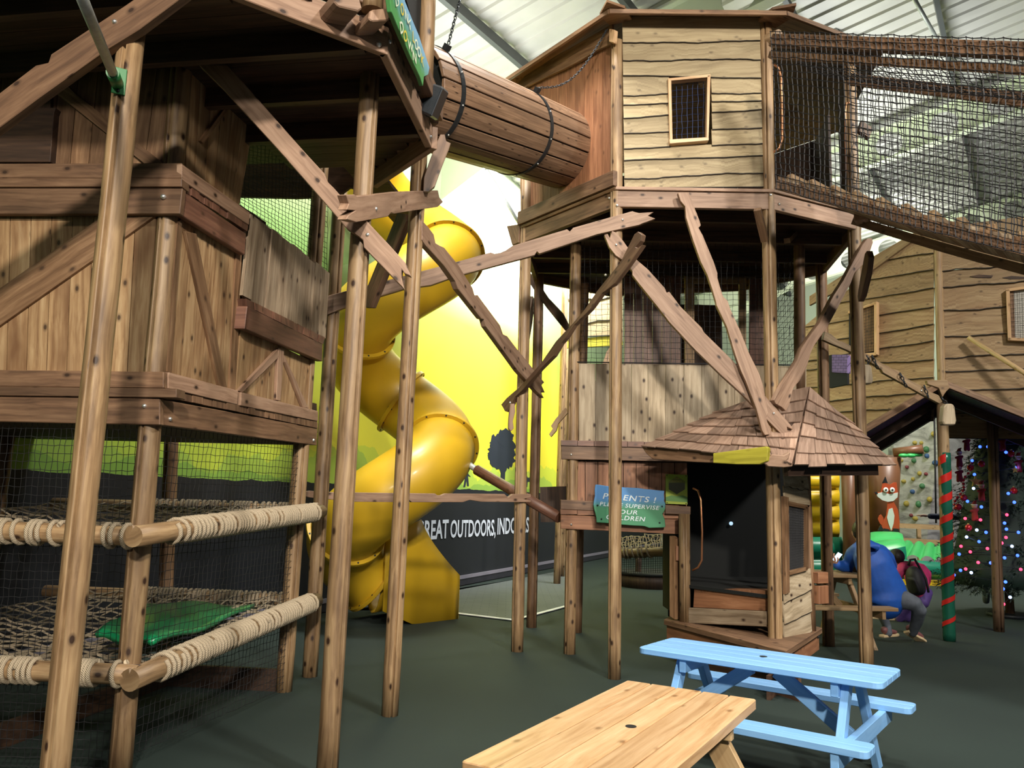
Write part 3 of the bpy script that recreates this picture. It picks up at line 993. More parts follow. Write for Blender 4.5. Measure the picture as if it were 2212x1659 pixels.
# soffit planks + joists
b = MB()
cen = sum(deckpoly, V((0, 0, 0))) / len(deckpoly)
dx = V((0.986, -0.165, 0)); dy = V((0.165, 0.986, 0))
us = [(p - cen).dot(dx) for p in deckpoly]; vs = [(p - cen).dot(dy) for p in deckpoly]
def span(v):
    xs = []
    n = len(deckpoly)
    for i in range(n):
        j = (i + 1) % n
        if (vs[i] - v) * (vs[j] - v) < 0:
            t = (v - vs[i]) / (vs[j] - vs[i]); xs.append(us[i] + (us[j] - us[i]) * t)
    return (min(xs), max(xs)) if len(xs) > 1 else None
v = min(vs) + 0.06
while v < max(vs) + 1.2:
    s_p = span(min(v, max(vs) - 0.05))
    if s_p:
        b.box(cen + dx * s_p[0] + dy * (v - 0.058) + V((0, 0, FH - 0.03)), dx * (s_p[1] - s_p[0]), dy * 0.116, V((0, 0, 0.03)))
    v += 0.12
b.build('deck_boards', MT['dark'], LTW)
for k in range(4):
    v = min(vs) + 0.4 + k * 0.5
    s_p = span(v)
    if s_p:
        b = MB(); b.box(cen + dx * (s_p[0] + 0.05) + dy * v + V((0, 0, 0.0)), dx * (s_p[1] - s_p[0] - 0.1), dy * 0.05, V((0, 0, FH - 0.03))); b.build('joist', MT['dark'], LTW)
# ragged valance hanging at the back of the deck
pv = vplane(V3 + dRF * 0.5, V3 + dRF * 0.5 - dx * 2)
b = MB(); b.poly(pv, [(470, 300), (900, 320), (886, 352), (862, 360), (846, 374), (820, 382), (800, 400), (780, 412), (755, 405), (730, 424), (640, 428), (470, 424)], 0.03, L=((640, 350), (880, 350))); b.build('valance_board', MT['dark'], LTW)
# posts and window wall above the deck at the sign
S12 = vplane(V1, V2, -0.05)
for q in (((804, 24), (808, -60)), ((918, 180), (925, -60))):
    b = MB(); p0 = PP(*q[0], S12); p1 = PP(*q[1], S12); b.log(p0, p1, 0.055); b.build('post', MT['post'], LTW)
b = MB(); b.poly(S12, [(880, -40), (912, -40), (906, 85), (899, 75), (878, 0)], 0.02, front=-0.03); b.build('window_opening', MT['blackmat_shade'], LTW)

# netting on the tower
b = MB()
a_, b_, c_, d_ = PP(520, 268, offp(RF, -0.06)), PP(712, 268, offp(RF, -0.06)), PP(705, 605, offp(RF, -0.06)), PP(520, 470, offp(RF, -0.06))
netpatch(b, bil(a_, b_, c_, d_), 26, 30, 0.0022, jit=0.004)
b.build('safety_net', MT['net'], LTW)
b = MB()
RN = offp(RF, -0.05)
netpatch(b, bil(PP(352, 905, RN), PP(668, 950, RN), PP(628, 1480, RN), PP(262, 1640, RN)), 40, 40, 0.0019, jit=0.004)
LN = offp(LF, -0.05)
netpatch(b, bil(PP(-150, 905, LN), PP(322, 912, LN), PP(275, 1660, LN), PP(-250, 1650, LN)), 38, 40, 0.0019, jit=0.004)
b.build('safety_net', MT['net'], LTW)
# dark lining behind the opening of the upper room and inside the deck
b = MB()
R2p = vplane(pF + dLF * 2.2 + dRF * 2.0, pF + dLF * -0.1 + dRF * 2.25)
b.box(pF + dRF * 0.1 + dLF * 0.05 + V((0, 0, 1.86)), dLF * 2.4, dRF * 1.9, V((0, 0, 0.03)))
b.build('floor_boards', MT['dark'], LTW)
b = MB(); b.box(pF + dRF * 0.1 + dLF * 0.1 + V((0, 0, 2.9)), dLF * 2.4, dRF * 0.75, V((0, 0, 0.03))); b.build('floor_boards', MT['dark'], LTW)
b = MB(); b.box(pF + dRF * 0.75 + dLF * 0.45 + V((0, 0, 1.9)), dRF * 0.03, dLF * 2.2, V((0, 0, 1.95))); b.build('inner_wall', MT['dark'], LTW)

# ================================================================== rope cage under the left tower
CAGE = thing('rope_net_frame', pF + V((0.05, 0.1, 0)), 'two-tier round-pole frame wrapped in cream rope, under the left tower', 'rope frame')


def coil(pts, R, pitch, r, n=12, mat='rope', name='rope_wrap', parent=None, jit=0.0, dirv=None):
    """rope wound round a pole from p to q"""
    p, q = pts
    d = (q - p); L_ = d.length; d = d.normalized()
    x = d.orthogonal().normalized(); y = d.cross(x)
    P = []
    t = 0.0; i = 0; step = pitch
    while t < L_:
        if i % n == 0:
            step = pitch * random.choice((0.8, 0.8, 0.85, 1.0, 1.75))
        a = 2 * math.pi * i / n
        t += step / n; i += 1
        P.append(p + d * t + (x * math.cos(a) + y * math.sin(a)) * (R + r * 0.8 + (random.uniform(0, jit) if jit else 0)))
    b = MB(); b.tube(P, r, 7)
    return b.build(name, MT[mat], parent)


def pole(parent, p, q, r, mat='pole_wood', wraps=(), pitch=0.03, rr=0.0125, nm='pole', rope='rope'):
    b = MB(); b.log(p, q, r, V((0, 0, 1)), wob=0.012)
    o = b.build(nm, MT['post'], parent)
    for t0, t1, pt in wraps:
        coil((lerp(p, q, t0), lerp(p, q, t1)), r, pt, rr, parent=o, mat=rope)
    return o


for (pf0, pf1, rf0, rf1, lz) in (((-140, 1141), (322, 1160), (300, 1157), (693, 1105), 0), ((-200, 1438), (300, 1458), (293, 1464), (683, 1297), 1)):
    Lp = offp(LF, 0.02); Rp = offp(RF, 0.03)
    a0, a1 = PP(*pf0, Lp), PP(*pf1, Lp)
    r0, r1 = PP(*rf0, Rp), PP(*rf1, Rp)
    r0 = r0 - (r1 - r0).normalized() * 0.05
    if lz == 0:
        pole(CAGE, a0, a1, 0.052, wraps=((0.30, 0.36, 0.022), (0.38, 0.42, 0.03), (0.46, 0.52, 0.026), (0.555, 0.60, 0.025), (0.80, 0.85, 0.028), (0.895, 0.915, 0.03)))
        pole(CAGE, r0, r1, 0.056, wraps=((0.13, 0.35, 0.046), (0.35, 0.60, 0.040), (0.60, 0.955, 0.036)))
    else:
        pole(CAGE, a0, a1, 0.052, wraps=((0.40, 0.45, 0.03), (0.475, 0.50, 0.03), (0.51, 0.57, 0.023), (0.75, 0.82, 0.02), (0.90, 0.93, 0.04)))
        pole(CAGE, r0, r1, 0.058, wraps=((0.10, 0.15, 0.05), (0.165, 0.30, 0.035), (0.31, 0.60, 0.040), (0.60, 0.95, 0.037)))
    # back and far-side poles
    rear = r0 + dLF * 2.1
    pole(CAGE, r1 + dLF * 0.12 - dRF * 0.1, r1 + dLF * 2.2 - dRF * 0.1, 0.05, wraps=((0.02, 0.6, 0.035),), rope='oldrope')
    zz = r1.z - 0.02
    b = MB()
    bedz = min(r0.z, r1.z)
    A = r0 + dRF * 0.12 + V((0, 0, 0.03)); A.z = r0.z + 0.02
    Bq = r1 - dRF * 0.15; Bq.z = r1.z + 0.02
    netpatch(b, bil(A, Bq, Bq + dLF * 1.9, A + dLF * 1.9, 0.10), 22, 22, 0.0075, jit=0.016)
    b.build('rope_net', MT['oldrope'], CAGE)
b = MB(); g0 = pF + dRF * 1.88 + dLF * 0.05; b.box(g0, dLF * 2.2, V((0, 0, 0.16)), dRF * 0.04); b.box(pF + dLF * 0.9 + dRF * 0.2, dRF * 1.7, V((0, 0, 0.14)), dLF * 0.04)
b.build('ground_board', MT['dark'], CAGE)
# green vinyl crash mat lying on the lower net
P0, P1 = PP(296, 1464, offp(RF, 0.03)), PP(683, 1297, offp(RF, 0.03))
zz = lerp(P0, P1, 0.4).z + 0.085
gp = [AZ(x, y, zz) for x, y in ((205, 1366), (318, 1296), (552, 1303), (500, 1342), (405, 1368), (318, 1388))]
g = MB()
N = 14
A, B, C, D = AZ(205, 1368, zz), AZ(322, 1296, zz), AZ(550, 1302, zz), AZ(330, 1386, zz)
P = []
for j in range(N + 1):
    for i in range(N + 1):
        u, v = i / N, j / N
        p = lerp(lerp(A, B, v), lerp(D, C, v), u)
        p = p + V((0, 0, 0.015 * math.sin(u * 9 + v * 4) + 0.012 * math.sin(v * 11) - 0.05 * math.sin(math.pi * u) * math.sin(math.pi * v)))
        P.append(p)
F = [(j * (N + 1) + i, j * (N + 1) + i + 1, (j + 1) * (N + 1) + i + 1, (j + 1) * (N + 1) + i) for j in range(N) for i in range(N)]
g.add(P, F, None, None, True)
go = g.build('crash_mat', MT['greenmat'])
md = go.modifiers.new('thick', 'SOLIDIFY'); md.thickness = 0.03
tag(go, 'glossy green vinyl mat sagging on the lower rope net of the left tower', 'mat')

# ================================================================== galvanised pole with green bracket
PA = vplane(pA, pA + V((1, -0.15, 0)))
sp = thing('scaffold_pole', PP(258, 190, PA), 'grey galvanised pole in a green bracket bolted to the front left post', 'pole')
e0 = up_at(pA, 252, 178); e0 = e0 + (CAM - e0).normalized() * 0.09
b = MB(); b.tube([e0, DP(150, -70, 2.5)], 0.020, 14); b.build('tube', MT['steel'], sp)
base = up_at(pA, 256, 190)
dirc = (CAM - base); dirc.z = 0; dirc.normalize(); sd = V((dirc.y, -dirc.x, 0))
b = MB(); b.box(base + dirc * 0.058 - sd * 0.028 + V((0, 0, -0.058)), sd * 0.056, V((0, 0, 0.125)), dirc * 0.008); b.build('bracket', MT['greenmetal'], sp, 0.002)
b = MB(); b.tube([lerp(e0, DP(150, -70, 2.5), -0.03), lerp(e0, DP(150, -70, 2.5), 0.12)], 0.027, 14); b.build('socket', MT['greenmetal'], sp)
b = MB(); b.sphere(base + dirc * 0.068 + V((0, 0, -0.045)), 0.007); b.build('bolt', MT['black'], sp)
# ================================================================== anchors of the right tower (octagon of eight poles)
pD = AZ(1327, 1466); pL = AZ(1117, 1407); pL2 = AZ(1148, 1355); pR2 = AZ(1790, 1395); pE = AZ(1873, 1458); pH = AZ(669, 1461)
pI = AZ(1677, 1478)
pIFL = AZ(1230, 1412); pIBL = AZ(1246, 1366)
OC = (pD + pI + pE + pR2 + pL + pL2) / 6
OC = V((1.80, 8.20, 0)) if False else (pI + pL2) / 2 * 0.5 + (pD + pR2) / 2 * 0.5
pB2 = pR2 + (pL2 - pD) * 0.0 + (pL - pI) * 0.55
OCT = [pD, pI, pE, pR2, None, None, pL2, pL]
back1 = pL2 + (pI - pL) * 0.30 + V((0.35, 1.0, 0)) * 0.9
back2 = pR2 + (pD - pE) * 0.20 + V((-0.25, 1.0, 0)) * 0.9
OCT[4] = back2; OCT[5] = back1

# ================================================================== crossing timber braces with broken ends
bp = vplane(pA, pA + dLF, 0.085)
brace('timber_brace', [(-120, 284), (0, 200), (77, 141), (104, 135), (110, 117), (268, 13), (330, -30), (425, -30), (301, 63), (234, 104), (80, 214), (0, 274), (-120, 358)], bp, 0.05, 'beam',
      'broad dark brace board rising across the top left corner behind the grey pole', [(248, 47)], L=((0, 230), (300, 30)))
bp = vplane(pF, pB, 0.085)
brace('timber_brace', [(371, 8), (520, 172), (655, 325), (700, 374), (706, 391), (722, 407), (748, 437), (793, 478), (840, 528), (876, 568), (887, 596), (873, 590), (868, 582), (867, 600), (872, 623), (828, 578), (786, 534), (784, 518), (776, 512), (748, 492), (700, 436), (600, 322), (480, 190), (372, 84), (369, 64), (360, 58), (345, 60), (330, 44)], bp, 0.05, 'brace',
      'long notched brace board falling from top left to the second front post', [(794, 507), (362, 30)], L=((380, 40), (870, 590)))
bp = vplane(pB, pC, 0.085)
brace('timber_brace', [(748, 421), (766, 420), (771, 424), (860, 414), (946, 411), (949, 426), (958, 436), (946, 447), (868, 459), (852, 462), (845, 459), (838, 468), (770, 480), (748, 474), (752, 466), (768, 455), (749, 453), (754, 440)], bp, 0.05, 'brace',
      'short level board with splintered ends nailed across two posts above the slide', [(812, 451)], L=((750, 445), (940, 430)))
bp = vplane(pC, pH, 0.03)
brace('timber_brace', [(951, 290), (961, 290), (964, 304), (974, 309), (970, 322), (955, 360), (940, 402), (926, 414), (914, 414), (916, 382), (930, 342), (944, 306)], vplane(pC, pC + V((1, 0.25, 0)), 0.10), 0.05, 'beam', 'short forked brace board rising from the third post to the tunnel underside', L=((920, 410), (960, 295)))
brace('timber_brace', [(858, 460), (876, 462), (878, 476), (830, 590), (800, 664), (786, 664), (789, 630), (842, 500)], bp, 0.05, 'beam', 'dark brace board leaning behind the short level board near the slide top', L=((865, 465), (790, 660)))
bp = vplane(pC, pL, 0.085)
brace('timber_brace', [(912, 476), (925, 490), (937, 506), (941, 525), (951, 531), (960, 535), (990, 572), (1021, 622), (1026, 640), (1032, 637), (1040, 648), (1080, 702), (1087, 722), (1096, 726), (1122, 760), (1145, 788), (1176, 826), (1170, 832), (1177, 848), (1168, 846), (1175, 860), (1160, 846), (1120, 802), (1092, 763), (1050, 705), (1046, 690), (1040, 688), (990, 624), (984, 608), (960, 574), (920, 530), (912, 518)], bp, 0.05, 'brace',
      'notched brace board running down from the third post toward the mural tree', L=((920, 500), (1170, 840)))
bp = vplane(pD, pL, 0.10)
brace('timber_brace', [(1370, 506), (1378, 500), (1387, 507), (1384, 520), (1372, 534), (1377, 536), (1388, 528), (1380, 540), (1352, 580), (1327, 612), (1318, 620), (1300, 634), (1275, 668), (1240, 702), (1222, 730), (1212, 741), (1196, 768), (1166, 798), (1130, 842), (1112, 858), (1104, 876), (1096, 890), (1090, 888), (1086, 880), (1082, 874), (1094, 860), (1108, 848), (1120, 838), (1150, 805), (1170, 782), (1200, 738), (1240, 695), (1263, 668), (1290, 628), (1310, 603), (1340, 566)], bp, 0.05, 'beam',
      'dark brace board with a forked top leaning left across the front of the octagon tower', [(1308, 594), (1102, 870)], L=((1370, 520), (1095, 880)))
bp = vplane(pH, pD, 0.085)
brace('timber_brace', [(704, 640), (760, 625), (880, 594), (985, 566), (1060, 545), (1068, 548), (1080, 546), (1092, 541), (1108, 530), (1225, 495), (1231, 500), (1238, 492), (1330, 466), (1366, 456), (1380, 460), (1412, 458), (1400, 466), (1416, 472), (1380, 486), (1290, 506), (1165, 548), (1160, 543), (1155, 551), (1010, 590), (975, 600), (930, 616), (880, 622), (760, 658), (706, 680)], bp, 0.05, 'brace',
      'longest brace board climbing from the left tower to the octagon deck', [(1345, 475)], L=((710, 660), (1400, 470)))
nh = vplane(pH, pL)[1]
bp = vplane(pH - nh * 0.085, pL + nh * 0.085)
brace('timber_rail', [(656, 1062), (670, 1060), (700, 1063), (940, 1066), (945, 1070), (953, 1070), (962, 1066), (1090, 1067), (1098, 1075), (1108, 1067), (1147, 1067), (1147, 1074), (1132, 1078), (1147, 1081), (1147, 1085), (1040, 1084), (1015, 1080), (1000, 1085), (890, 1085), (884, 1080), (880, 1085), (765, 1084), (670, 1075), (656, 1072)], bp, 0.04, 'brace',
      'level notched rail board crossing in front of the yellow slide at waist height', L=((660, 1065), (1140, 1075)), cat='rail')
bp = vplane(pD, pI, 0.09)
brace('timber_brace', [(1305, 507), (1313, 505), (1317, 514), (1322, 498), (1332, 503), (1346, 520), (1374, 560), (1400, 582), (1436, 622), (1440, 632), (1446, 630), (1470, 662), (1516, 708), (1521, 718), (1556, 752), (1582, 778), (1602, 800), (1632, 832), (1668, 872), (1708, 918), (1713, 928), (1700, 922), (1702, 934), (1694, 944), (1650, 900), (1604, 852), (1560, 812), (1500, 754), (1446, 696), (1420, 662), (1378, 610), (1366, 594), (1366, 586), (1352, 566), (1330, 552), (1316, 534)], bp, 0.05, 'brace',
      'pale notched brace board with a forked top falling right onto the shingle roof', [(1331, 529), (1671, 893)], L=((1320, 510), (1700, 930)))
bp = vplane(pD, pI, 0.155)
brace('timber_brace', [(1464, 416), (1488, 415), (1497, 440), (1511, 476), (1514, 487), (1509, 492), (1518, 508), (1542, 566), (1550, 590), (1550, 600), (1555, 618), (1562, 640), (1572, 650), (1578, 668), (1600, 716), (1618, 762), (1640, 806), (1648, 830), (1658, 880), (1660, 892), (1655, 902), (1658, 912), (1666, 928), (1664, 938), (1652, 940), (1646, 930), (1634, 884), (1612, 826), (1600, 800), (1588, 766), (1570, 706), (1548, 660), (1546, 650), (1540, 630), (1528, 594), (1514, 566), (1496, 516), (1482, 470), (1480, 446), (1470, 434)], bp, 0.05, 'brace',
      'steep pale brace board from the octagon deck beam down to the shingle roof', L=((1475, 420), (1655, 930)))
bp = vplane(pE, pI, 0.11)
brace('timber_brace', [(1864, 528), (1874, 515), (1884, 514), (1886, 524), (1880, 542), (1874, 546), (1870, 566), (1846, 590), (1838, 612), (1818, 650), (1790, 702), (1758, 748), (1752, 762), (1744, 790), (1728, 822), (1714, 838), (1706, 872), (1698, 888), (1690, 880), (1676, 872), (1672, 864), (1690, 830), (1722, 778), (1732, 752), (1748, 728), (1770, 698), (1800, 640), (1822, 606), (1846, 560)], bp, 0.05, 'brace',
      'brightly lit brace board rising right from the shingle roof to the bridge end', L=((1690, 870), (1875, 525)))
brace('timber_brace', [(1868, 548), (1872, 542), (1876, 556), (1872, 590), (1860, 640), (1854, 652), (1852, 640), (1858, 600)], vplane(pE, pR2, 0.07), 0.05, 'beam', 'short dark brace stub beside the top of the brightly lit brace', L=((1870, 550), (1855, 650)))
# back-of-tower braces seen against the bright mural
bp = vplane(pL2, pL, 0.07)
brace('timber_brace', [(1145, 590), (1158, 606), (1182, 642), (1214, 676), (1226, 700), (1226, 720), (1214, 706), (1180, 664), (1160, 636), (1144, 612)], vplane(pL2, pIBL, 0.05), 0.05, 'dark', 'dark silhouetted brace behind the octagon tower against the bright wall', L=((1150, 600), (1220, 705)))
brace('timber_brace', [(1152, 640), (1156, 650), (1150, 700), (1144, 734), (1140, 726), (1146, 668)], vplane(pL2, pL, -0.07), 0.04, 'dark', 'thin dark brace between the two left poles of the octagon tower', L=((1154, 645), (1143, 730)))
brace('timber_brace', [(1103, 872), (1112, 872), (1113, 890), (1108, 910), (1110, 925), (1104, 932), (1099, 926), (1100, 905)], vplane(pL, pL + V((1, 0.3, 0)), 0.03), 0.04, 'brace', 'small hanging offcut of board below the forked dark brace', L=((1105, 875), (1105, 930)))

# ================================================================== yellow spiral tube slide
ax0 = DP(848, 1068, 9.15)
AX = V((ax0.x, ax0.y, 0))
rh = V((1, 0, 0)); fh = V((0, 1, 0))
rh = (rh * 0.985 + fh * 0.05).normalized(); fh = V((-rh.y, rh.x, 0))
RH, RTU = 0.52, 0.405
ZR1, PITCHZ = 4.32, 2.27


def hel(phi):
    return AX + rh * (RH * math.cos(phi)) - fh * (RH * math.sin(phi)) + V((0, 0, ZR1 - PITCHZ * phi / (2 * math.pi)))


SLD = thing('tube_slide', AX, 'yellow spiral tube slide winding down in front of the mural wall', 'slide')
joints = [-0.95, 0.0, 0.86, 1.50, 2.0, 2.85, 3.36]
for j in range(len(joints) - 1):
    a, c = joints[j] * math.pi, joints[j + 1] * math.pi
    n = 22
    b = MB(); b.tube([hel(a + (c - a) * i / n) for i in range(n + 1)], RTU, 40, cap=False)
    b.build('tube_section', MT['slide'], SLD)
for j in joints[1:]:
    ph = j * math.pi
    t = (hel(ph + 0.01) - hel(ph - 0.01)).normalized()
    c = hel(ph)
    b = MB()
    prof = []
    P = []; F = []
    x = t.orthogonal().normalized(); y = t.cross(x)
    N = 48
    for k in range(N):
        a = 2 * math.pi * k / N
        d = x * math.cos(a) + y * math.sin(a)
        P += [c + d * RTU * 0.98 - t * 0.022, c + d * (RTU + 0.045) - t * 0.022, c + d * (RTU + 0.045) + t * 0.022, c + d * RTU * 0.98 + t * 0.022]
    for k in range(N):
        q, r_ = 4 * k, 4 * ((k + 1) % N)
        for i in range(3):
            F.append((q + i, q + i + 1, r_ + i + 1, r_ + i))
    b.add(P, F, t, None, False)
    b.build('flange', MT['slide'], SLD, 0.004)
    for k in range(12):
        a = 2 * math.pi * k / 12
        d = x * math.cos(a) + y * math.sin(a)
        bb = MB(); bb.tube([c + d * (RTU + 0.024) - t * 0.028, c + d * (RTU + 0.024) + t * 0.028], 0.011, 6); bb.build('bolt', MT['black'], SLD)
# open run-out chute
e = hel(3.36 * math.pi); tdir = (hel(3.40 * math.pi) - hel(3.36 * math.pi)); tdir.z = 0; tdir.normalize()
lipN, lipF = AZ(985, 1335), AZ(1010, 1290)
side = V((tdir.y, -tdir.x, 0))
if side.y > 0: side = -side
rows = []
K = 16
lip = (lipN + (lipN - side * 0.8)) / 2
for k in range(K + 1):
    t = k / K
    c = lerp(V((e.x, e.y, 0)), V((lip.x, lip.y, 0)), t)
    zb = lerp(e.z - RTU, 0.20, min(1, t * 1.2))
    ht = lerp(1.0, 1.20, t / 0.44) if t < 0.44 else lerp(1.20, 0.52, ((t - 0.44) / 0.56) ** 0.75)
    wd_ = lerp(RTU, 0.42, t)
    sk = lerp(e.z - RTU * 0.8, 0.0, min(1, t * 2.6))
    prof = [side * (wd_ + 0.045) + V((0, 0, max(0, sk))), side * (wd_ + 0.05) + V((0, 0, ht * 0.75 + sk * 0.25)), side * (wd_ + 0.045) + V((0, 0, ht)), side * wd_ + V((0, 0, ht - 0.01))]
    for q in range(1, 10):
        a = math.pi * q / 10
        prof.append(side * (wd_ * math.cos(a)) + V((0, 0, max(zb, zb + (ht - zb) * (1 - math.sin(a) ** 0.6)))))
    prof += [-side * wd_ + V((0, 0, ht - 0.01)), -side * (wd_ + 0.045) + V((0, 0, ht)), -side * (wd_ + 0.045) + V((0, 0, max(0, sk)))]
    rows.append([c + p for p in prof])
b = MB()
n = len(rows[0])
b.add([p for r_ in rows for p in r_], [(i * n + k, i * n + k + 1, (i + 1) * n + k + 1, (i + 1) * n + k) for i in range(K) for k in range(n - 1)], tdir, None, True)
# front skirt of the lip
r_ = rows[-1]
b.add([r_[0], r_[1], r_[2]] + r_[3:-2] + [r_[-2], r_[-1]], [tuple(range(len(r_)))], tdir)
o = b.build('exit_chute', MT['slide'], SLD)
md = o.modifiers.new('thick', 'SOLIDIFY'); md.thickness = 0.012; md.offset = 0
# support arm from the slide to the octagon tower
a0 = DP(1012, 1003, 9.0); a1 = DP(1030, 1015, 8.9); a2 = DP(1208, 1118, 8.1)
b = MB(); b.tube([a1, a2], 0.058, 14); b.build('support_arm', MT['redbeam'], SLD)
b = MB(); b.tube([a0 + (a0 - a1) * 0.4, a1 + (a1 - a0) * 0.2], 0.034, 12); b.build('support_clamp', MT['steel'], SLD)

# ================================================================== slatted timber tunnel
tq = PP(1218, 324, vplane(pD, pL, 0.0))
tp = DP(872, 196, 6.0)
td = (tq - tp).normalized()
TR_ = 0.385
TUN = thing('barrel_tunnel', lerp(tp, tq, 0.5) - V((0, 0, TR_)), 'round slatted timber tunnel hanging on chains between the two towers', 'tunnel')
x = td.cross(V((0, 0, 1))).normalized(); y = x.cross(td).normalized()
NS = 17
for k in range(NS):
    a0_, a1_ = 2 * math.pi * (k + 0.02) / NS, 2 * math.pi * (k + 0.925) / NS
    prof = []
    for aa in (a0_, (a0_ + a1_) / 2, a1_):
        prof.append((TR_, aa))
    for aa in (a1_, a0_):
        prof.append((TR_ - 0.026, aa))
    b = MB()
    s0 = tp; s1 = tq + td * random.uniform(-0.01, 0.01)
    b.tube([s0, lerp(s0, s1, 0.5), s1], 1.0, prof=prof, smooth=False, up=x)
    b.build('slat', MT['tunnel'], TUN, 0.004)
b = MB(); b.tube([tp + td * 0.05, tq - td * 0.05], TR_ - 0.03, 32, cap=True); b.build('gap_shade_tube', MT['blackmat_shade'], TUN)  # black tube added so the gaps between slats look shaded
def strap(px, py):
    pl = (tp, x.cross(V((0, 0, 1))).normalized())
    pl = vplane(tp, tq)
    q = PP(px, py, pl)
    t = (q - tp).dot(td)
    c = tp + td * t
    b = MB()
    P = []; F = []; N = 48
    for k in range(N):
        a = 2 * math.pi * k / N
        d = x * math.cos(a) + y * math.sin(a)
        P += [c + d * (TR_ + 0.001) - td * 0.024, c + d * (TR_ + 0.008) - td * 0.024, c + d * (TR_ + 0.008) + td * 0.024, c + d * (TR_ + 0.001) + td * 0.024]
    for k in range(N):
        q_, r2 = 4 * k, 4 * ((k + 1) % N)
        for i in range(3):
            F.append((q_ + i, r2 + i, r2 + i + 1, q_ + i + 1))
    b.add(P, F, td, None, False)
    o = b.build('strap', MT['iron'], TUN)
    for k in range(10):
        a = 2 * math.pi * (k + 0.4) / 10
        d = x * math.cos(a) + y * math.sin(a)
        bb = MB(); bb.sphere(c + d * (TR_ + 0.009), 0.008, 8, 5); bb.build('rivet', MT['bolt'], o)
    sx3 = x if x.dot(CAM - c) > 0 else -x
    yd = y * math.cos(math.radians(40)) + sx3 * math.sin(math.radians(40)); xd = yd.cross(td)
    bb = MB(); tpz = c + yd * (TR_ + 0.008); bb.box(tpz - td * 0.025 - xd * 0.02, td * 0.05, xd * 0.04, yd * 0.04); bb.build('chain_lug', MT['iron'], o)
    return c + yd * (TR_ + 0.05)
def chain(name, pts, parent, mat='iron', link=0.040, rad=0.0045, wdt=0.011):
    tot = sum((pts[i + 1] - pts[i]).length for i in range(len(pts) - 1))
    n = int(tot / (link * 0.78))
    b = MB()
    for k in range(n):
        s = (k + 0.5) / n * tot
        i = 0
        while i < len(pts) - 2 and s > (pts[i + 1] - pts[i]).length:
            s -= (pts[i + 1] - pts[i]).length; i += 1
        d = (pts[i + 1] - pts[i]).normalized()
        c = pts[i] + d * s
        u = d.orthogonal().normalized()
        if k % 2: u = d.cross(u)
        P = []
        for q in range(10):
            a = 2 * math.pi * q / 10
            P.append(c + d * (math.cos(a) * link / 2) + u * (math.sin(a) * wdt))
        b.tube(P, rad, 5, closed=True)
    return b.build(name, MT[mat], parent)
s1 = strap(913, 200); s2 = strap(1112, 275)
ctop = DP(1001, -30, (s1 - CAM).dot(FW) + 0.22)
chain('chain', [s1, lerp(s1, ctop, 0.5), ctop], TUN)
e2 = PP(1312, 62, vplane(pD, pL, 0.1))
pts = []
for i in range(13):
    t = i / 12
    p = lerp(s2, e2, t); p = p - V((0, 0, 0.30 * math.sin(math.pi * t) ** 1.0 * (0.65)))
    pts.append(p)
chain('chain', pts, TUN, link=0.034, rad=0.0035, wdt=0.009)

# ================================================================== loudspeaker
SP0 = (V2 - CAM).dot(FW) - 0.28
q4 = [DP(927.6, 177, SP0), DP(957.8, 187, SP0 - 0.05), DP(931, 253, SP0 - 0.05), DP(899, 239, SP0)]
ex = DP(971, 199, SP0 + 0.16) - q4[1]
spk = thing('loudspeaker', q4[3], 'black box loudspeaker on a bracket below the painted sign', 'loudspeaker')
b = MB(); b.prism(q4, ex); b.build('cabinet', MT['black'], spk, 0.012)
nrm = (q4[1] - q4[0]).cross(q4[3] - q4[0]).normalized()
if nrm.dot(CAM - q4[0]) < 0: nrm = -nrm
cc_ = (q4[0] + q4[1] + q4[2] + q4[3]) / 4
b = MB(); b.prism([lerp(cc_, p, 0.86) + nrm * 0.003 for p in q4], -nrm * 0.006); b.build('grille', plain('speaker_grille', (0.022, 0.028, 0.034), 0.6, 0.2, 0.3, 200), spk)
b = MB(); q = DP(893, 216, SP0 + 0.12); b.tube([lerp(q4[0], q4[3], 0.55), q], 0.014, 8); b.box(q - V((0.01, 0, 0.07)), V((0.02, 0, 0)), V((0, 0.05, 0)), V((0, 0, 0.14))); b.build('bracket', MT['iron'], spk)

# ================================================================== painted signs
def twotone(name, bluecol, greencol, edge, axis_pl, z_mid, z_w):
    m, nt, bs = newmat(name)
    tc = node(nt, 'ShaderNodeTexCoord')
    sx = node(nt, 'ShaderNodeSeparateXYZ'); nt.links.new(tc.outputs['Object'], sx.inputs[0])
    nz = node(nt, 'ShaderNodeTexNoise', i_Scale=14.0, i_Detail=4.0); nt.links.new(tc.outputs['Object'], nz.inputs['Vector'])
    f = mth(nt, 'ADD', mth(nt, 'DIVIDE', mth(nt, 'SUBTRACT', sx.outputs[2], z_mid - z_w / 2), z_w), mth(nt, 'MULTIPLY', mth(nt, 'SUBTRACT', nz.outputs[0], 0.5), 0.5))
    c = ramp(nt, [(0.0, greencol), (1.0, bluecol)], f).outputs[0]
    nt.links.new(c, bs.inputs['Base Color']); bs.inputs['Roughness'].default_value = 0.55
    return m
S12o = vplane(V1, V2, 0.085)
pz0, pz1 = PP(866, 60, S12o).z, PP(905, 75, S12o).z
sg = thing('painted_sign', PP(880, 100, S12o), 'blue and green painted warning sign reading down, on the upper left deck rail', 'sign')
b = MB(); b.poly(S12o, [(838, -40), (866, -42), (875, 2), (890, 40), (905, 76), (916, 110), (926, 140), (928, 146), (925, 162), (916, 166), (914, 186), (908, 168), (890, 130), (865, 72), (846, 26)], 0.025, L=((850, 0), (916, 150)))
b.build('board', twotone('sign_sky_paint', (0.22, 0.45, 0.66), (0.075, 0.30, 0.085), None, None, (PP(880, 60, S12o).z + PP(888, 90, S12o).z) / 2 + 0.03, 0.14), sg, 0.003)
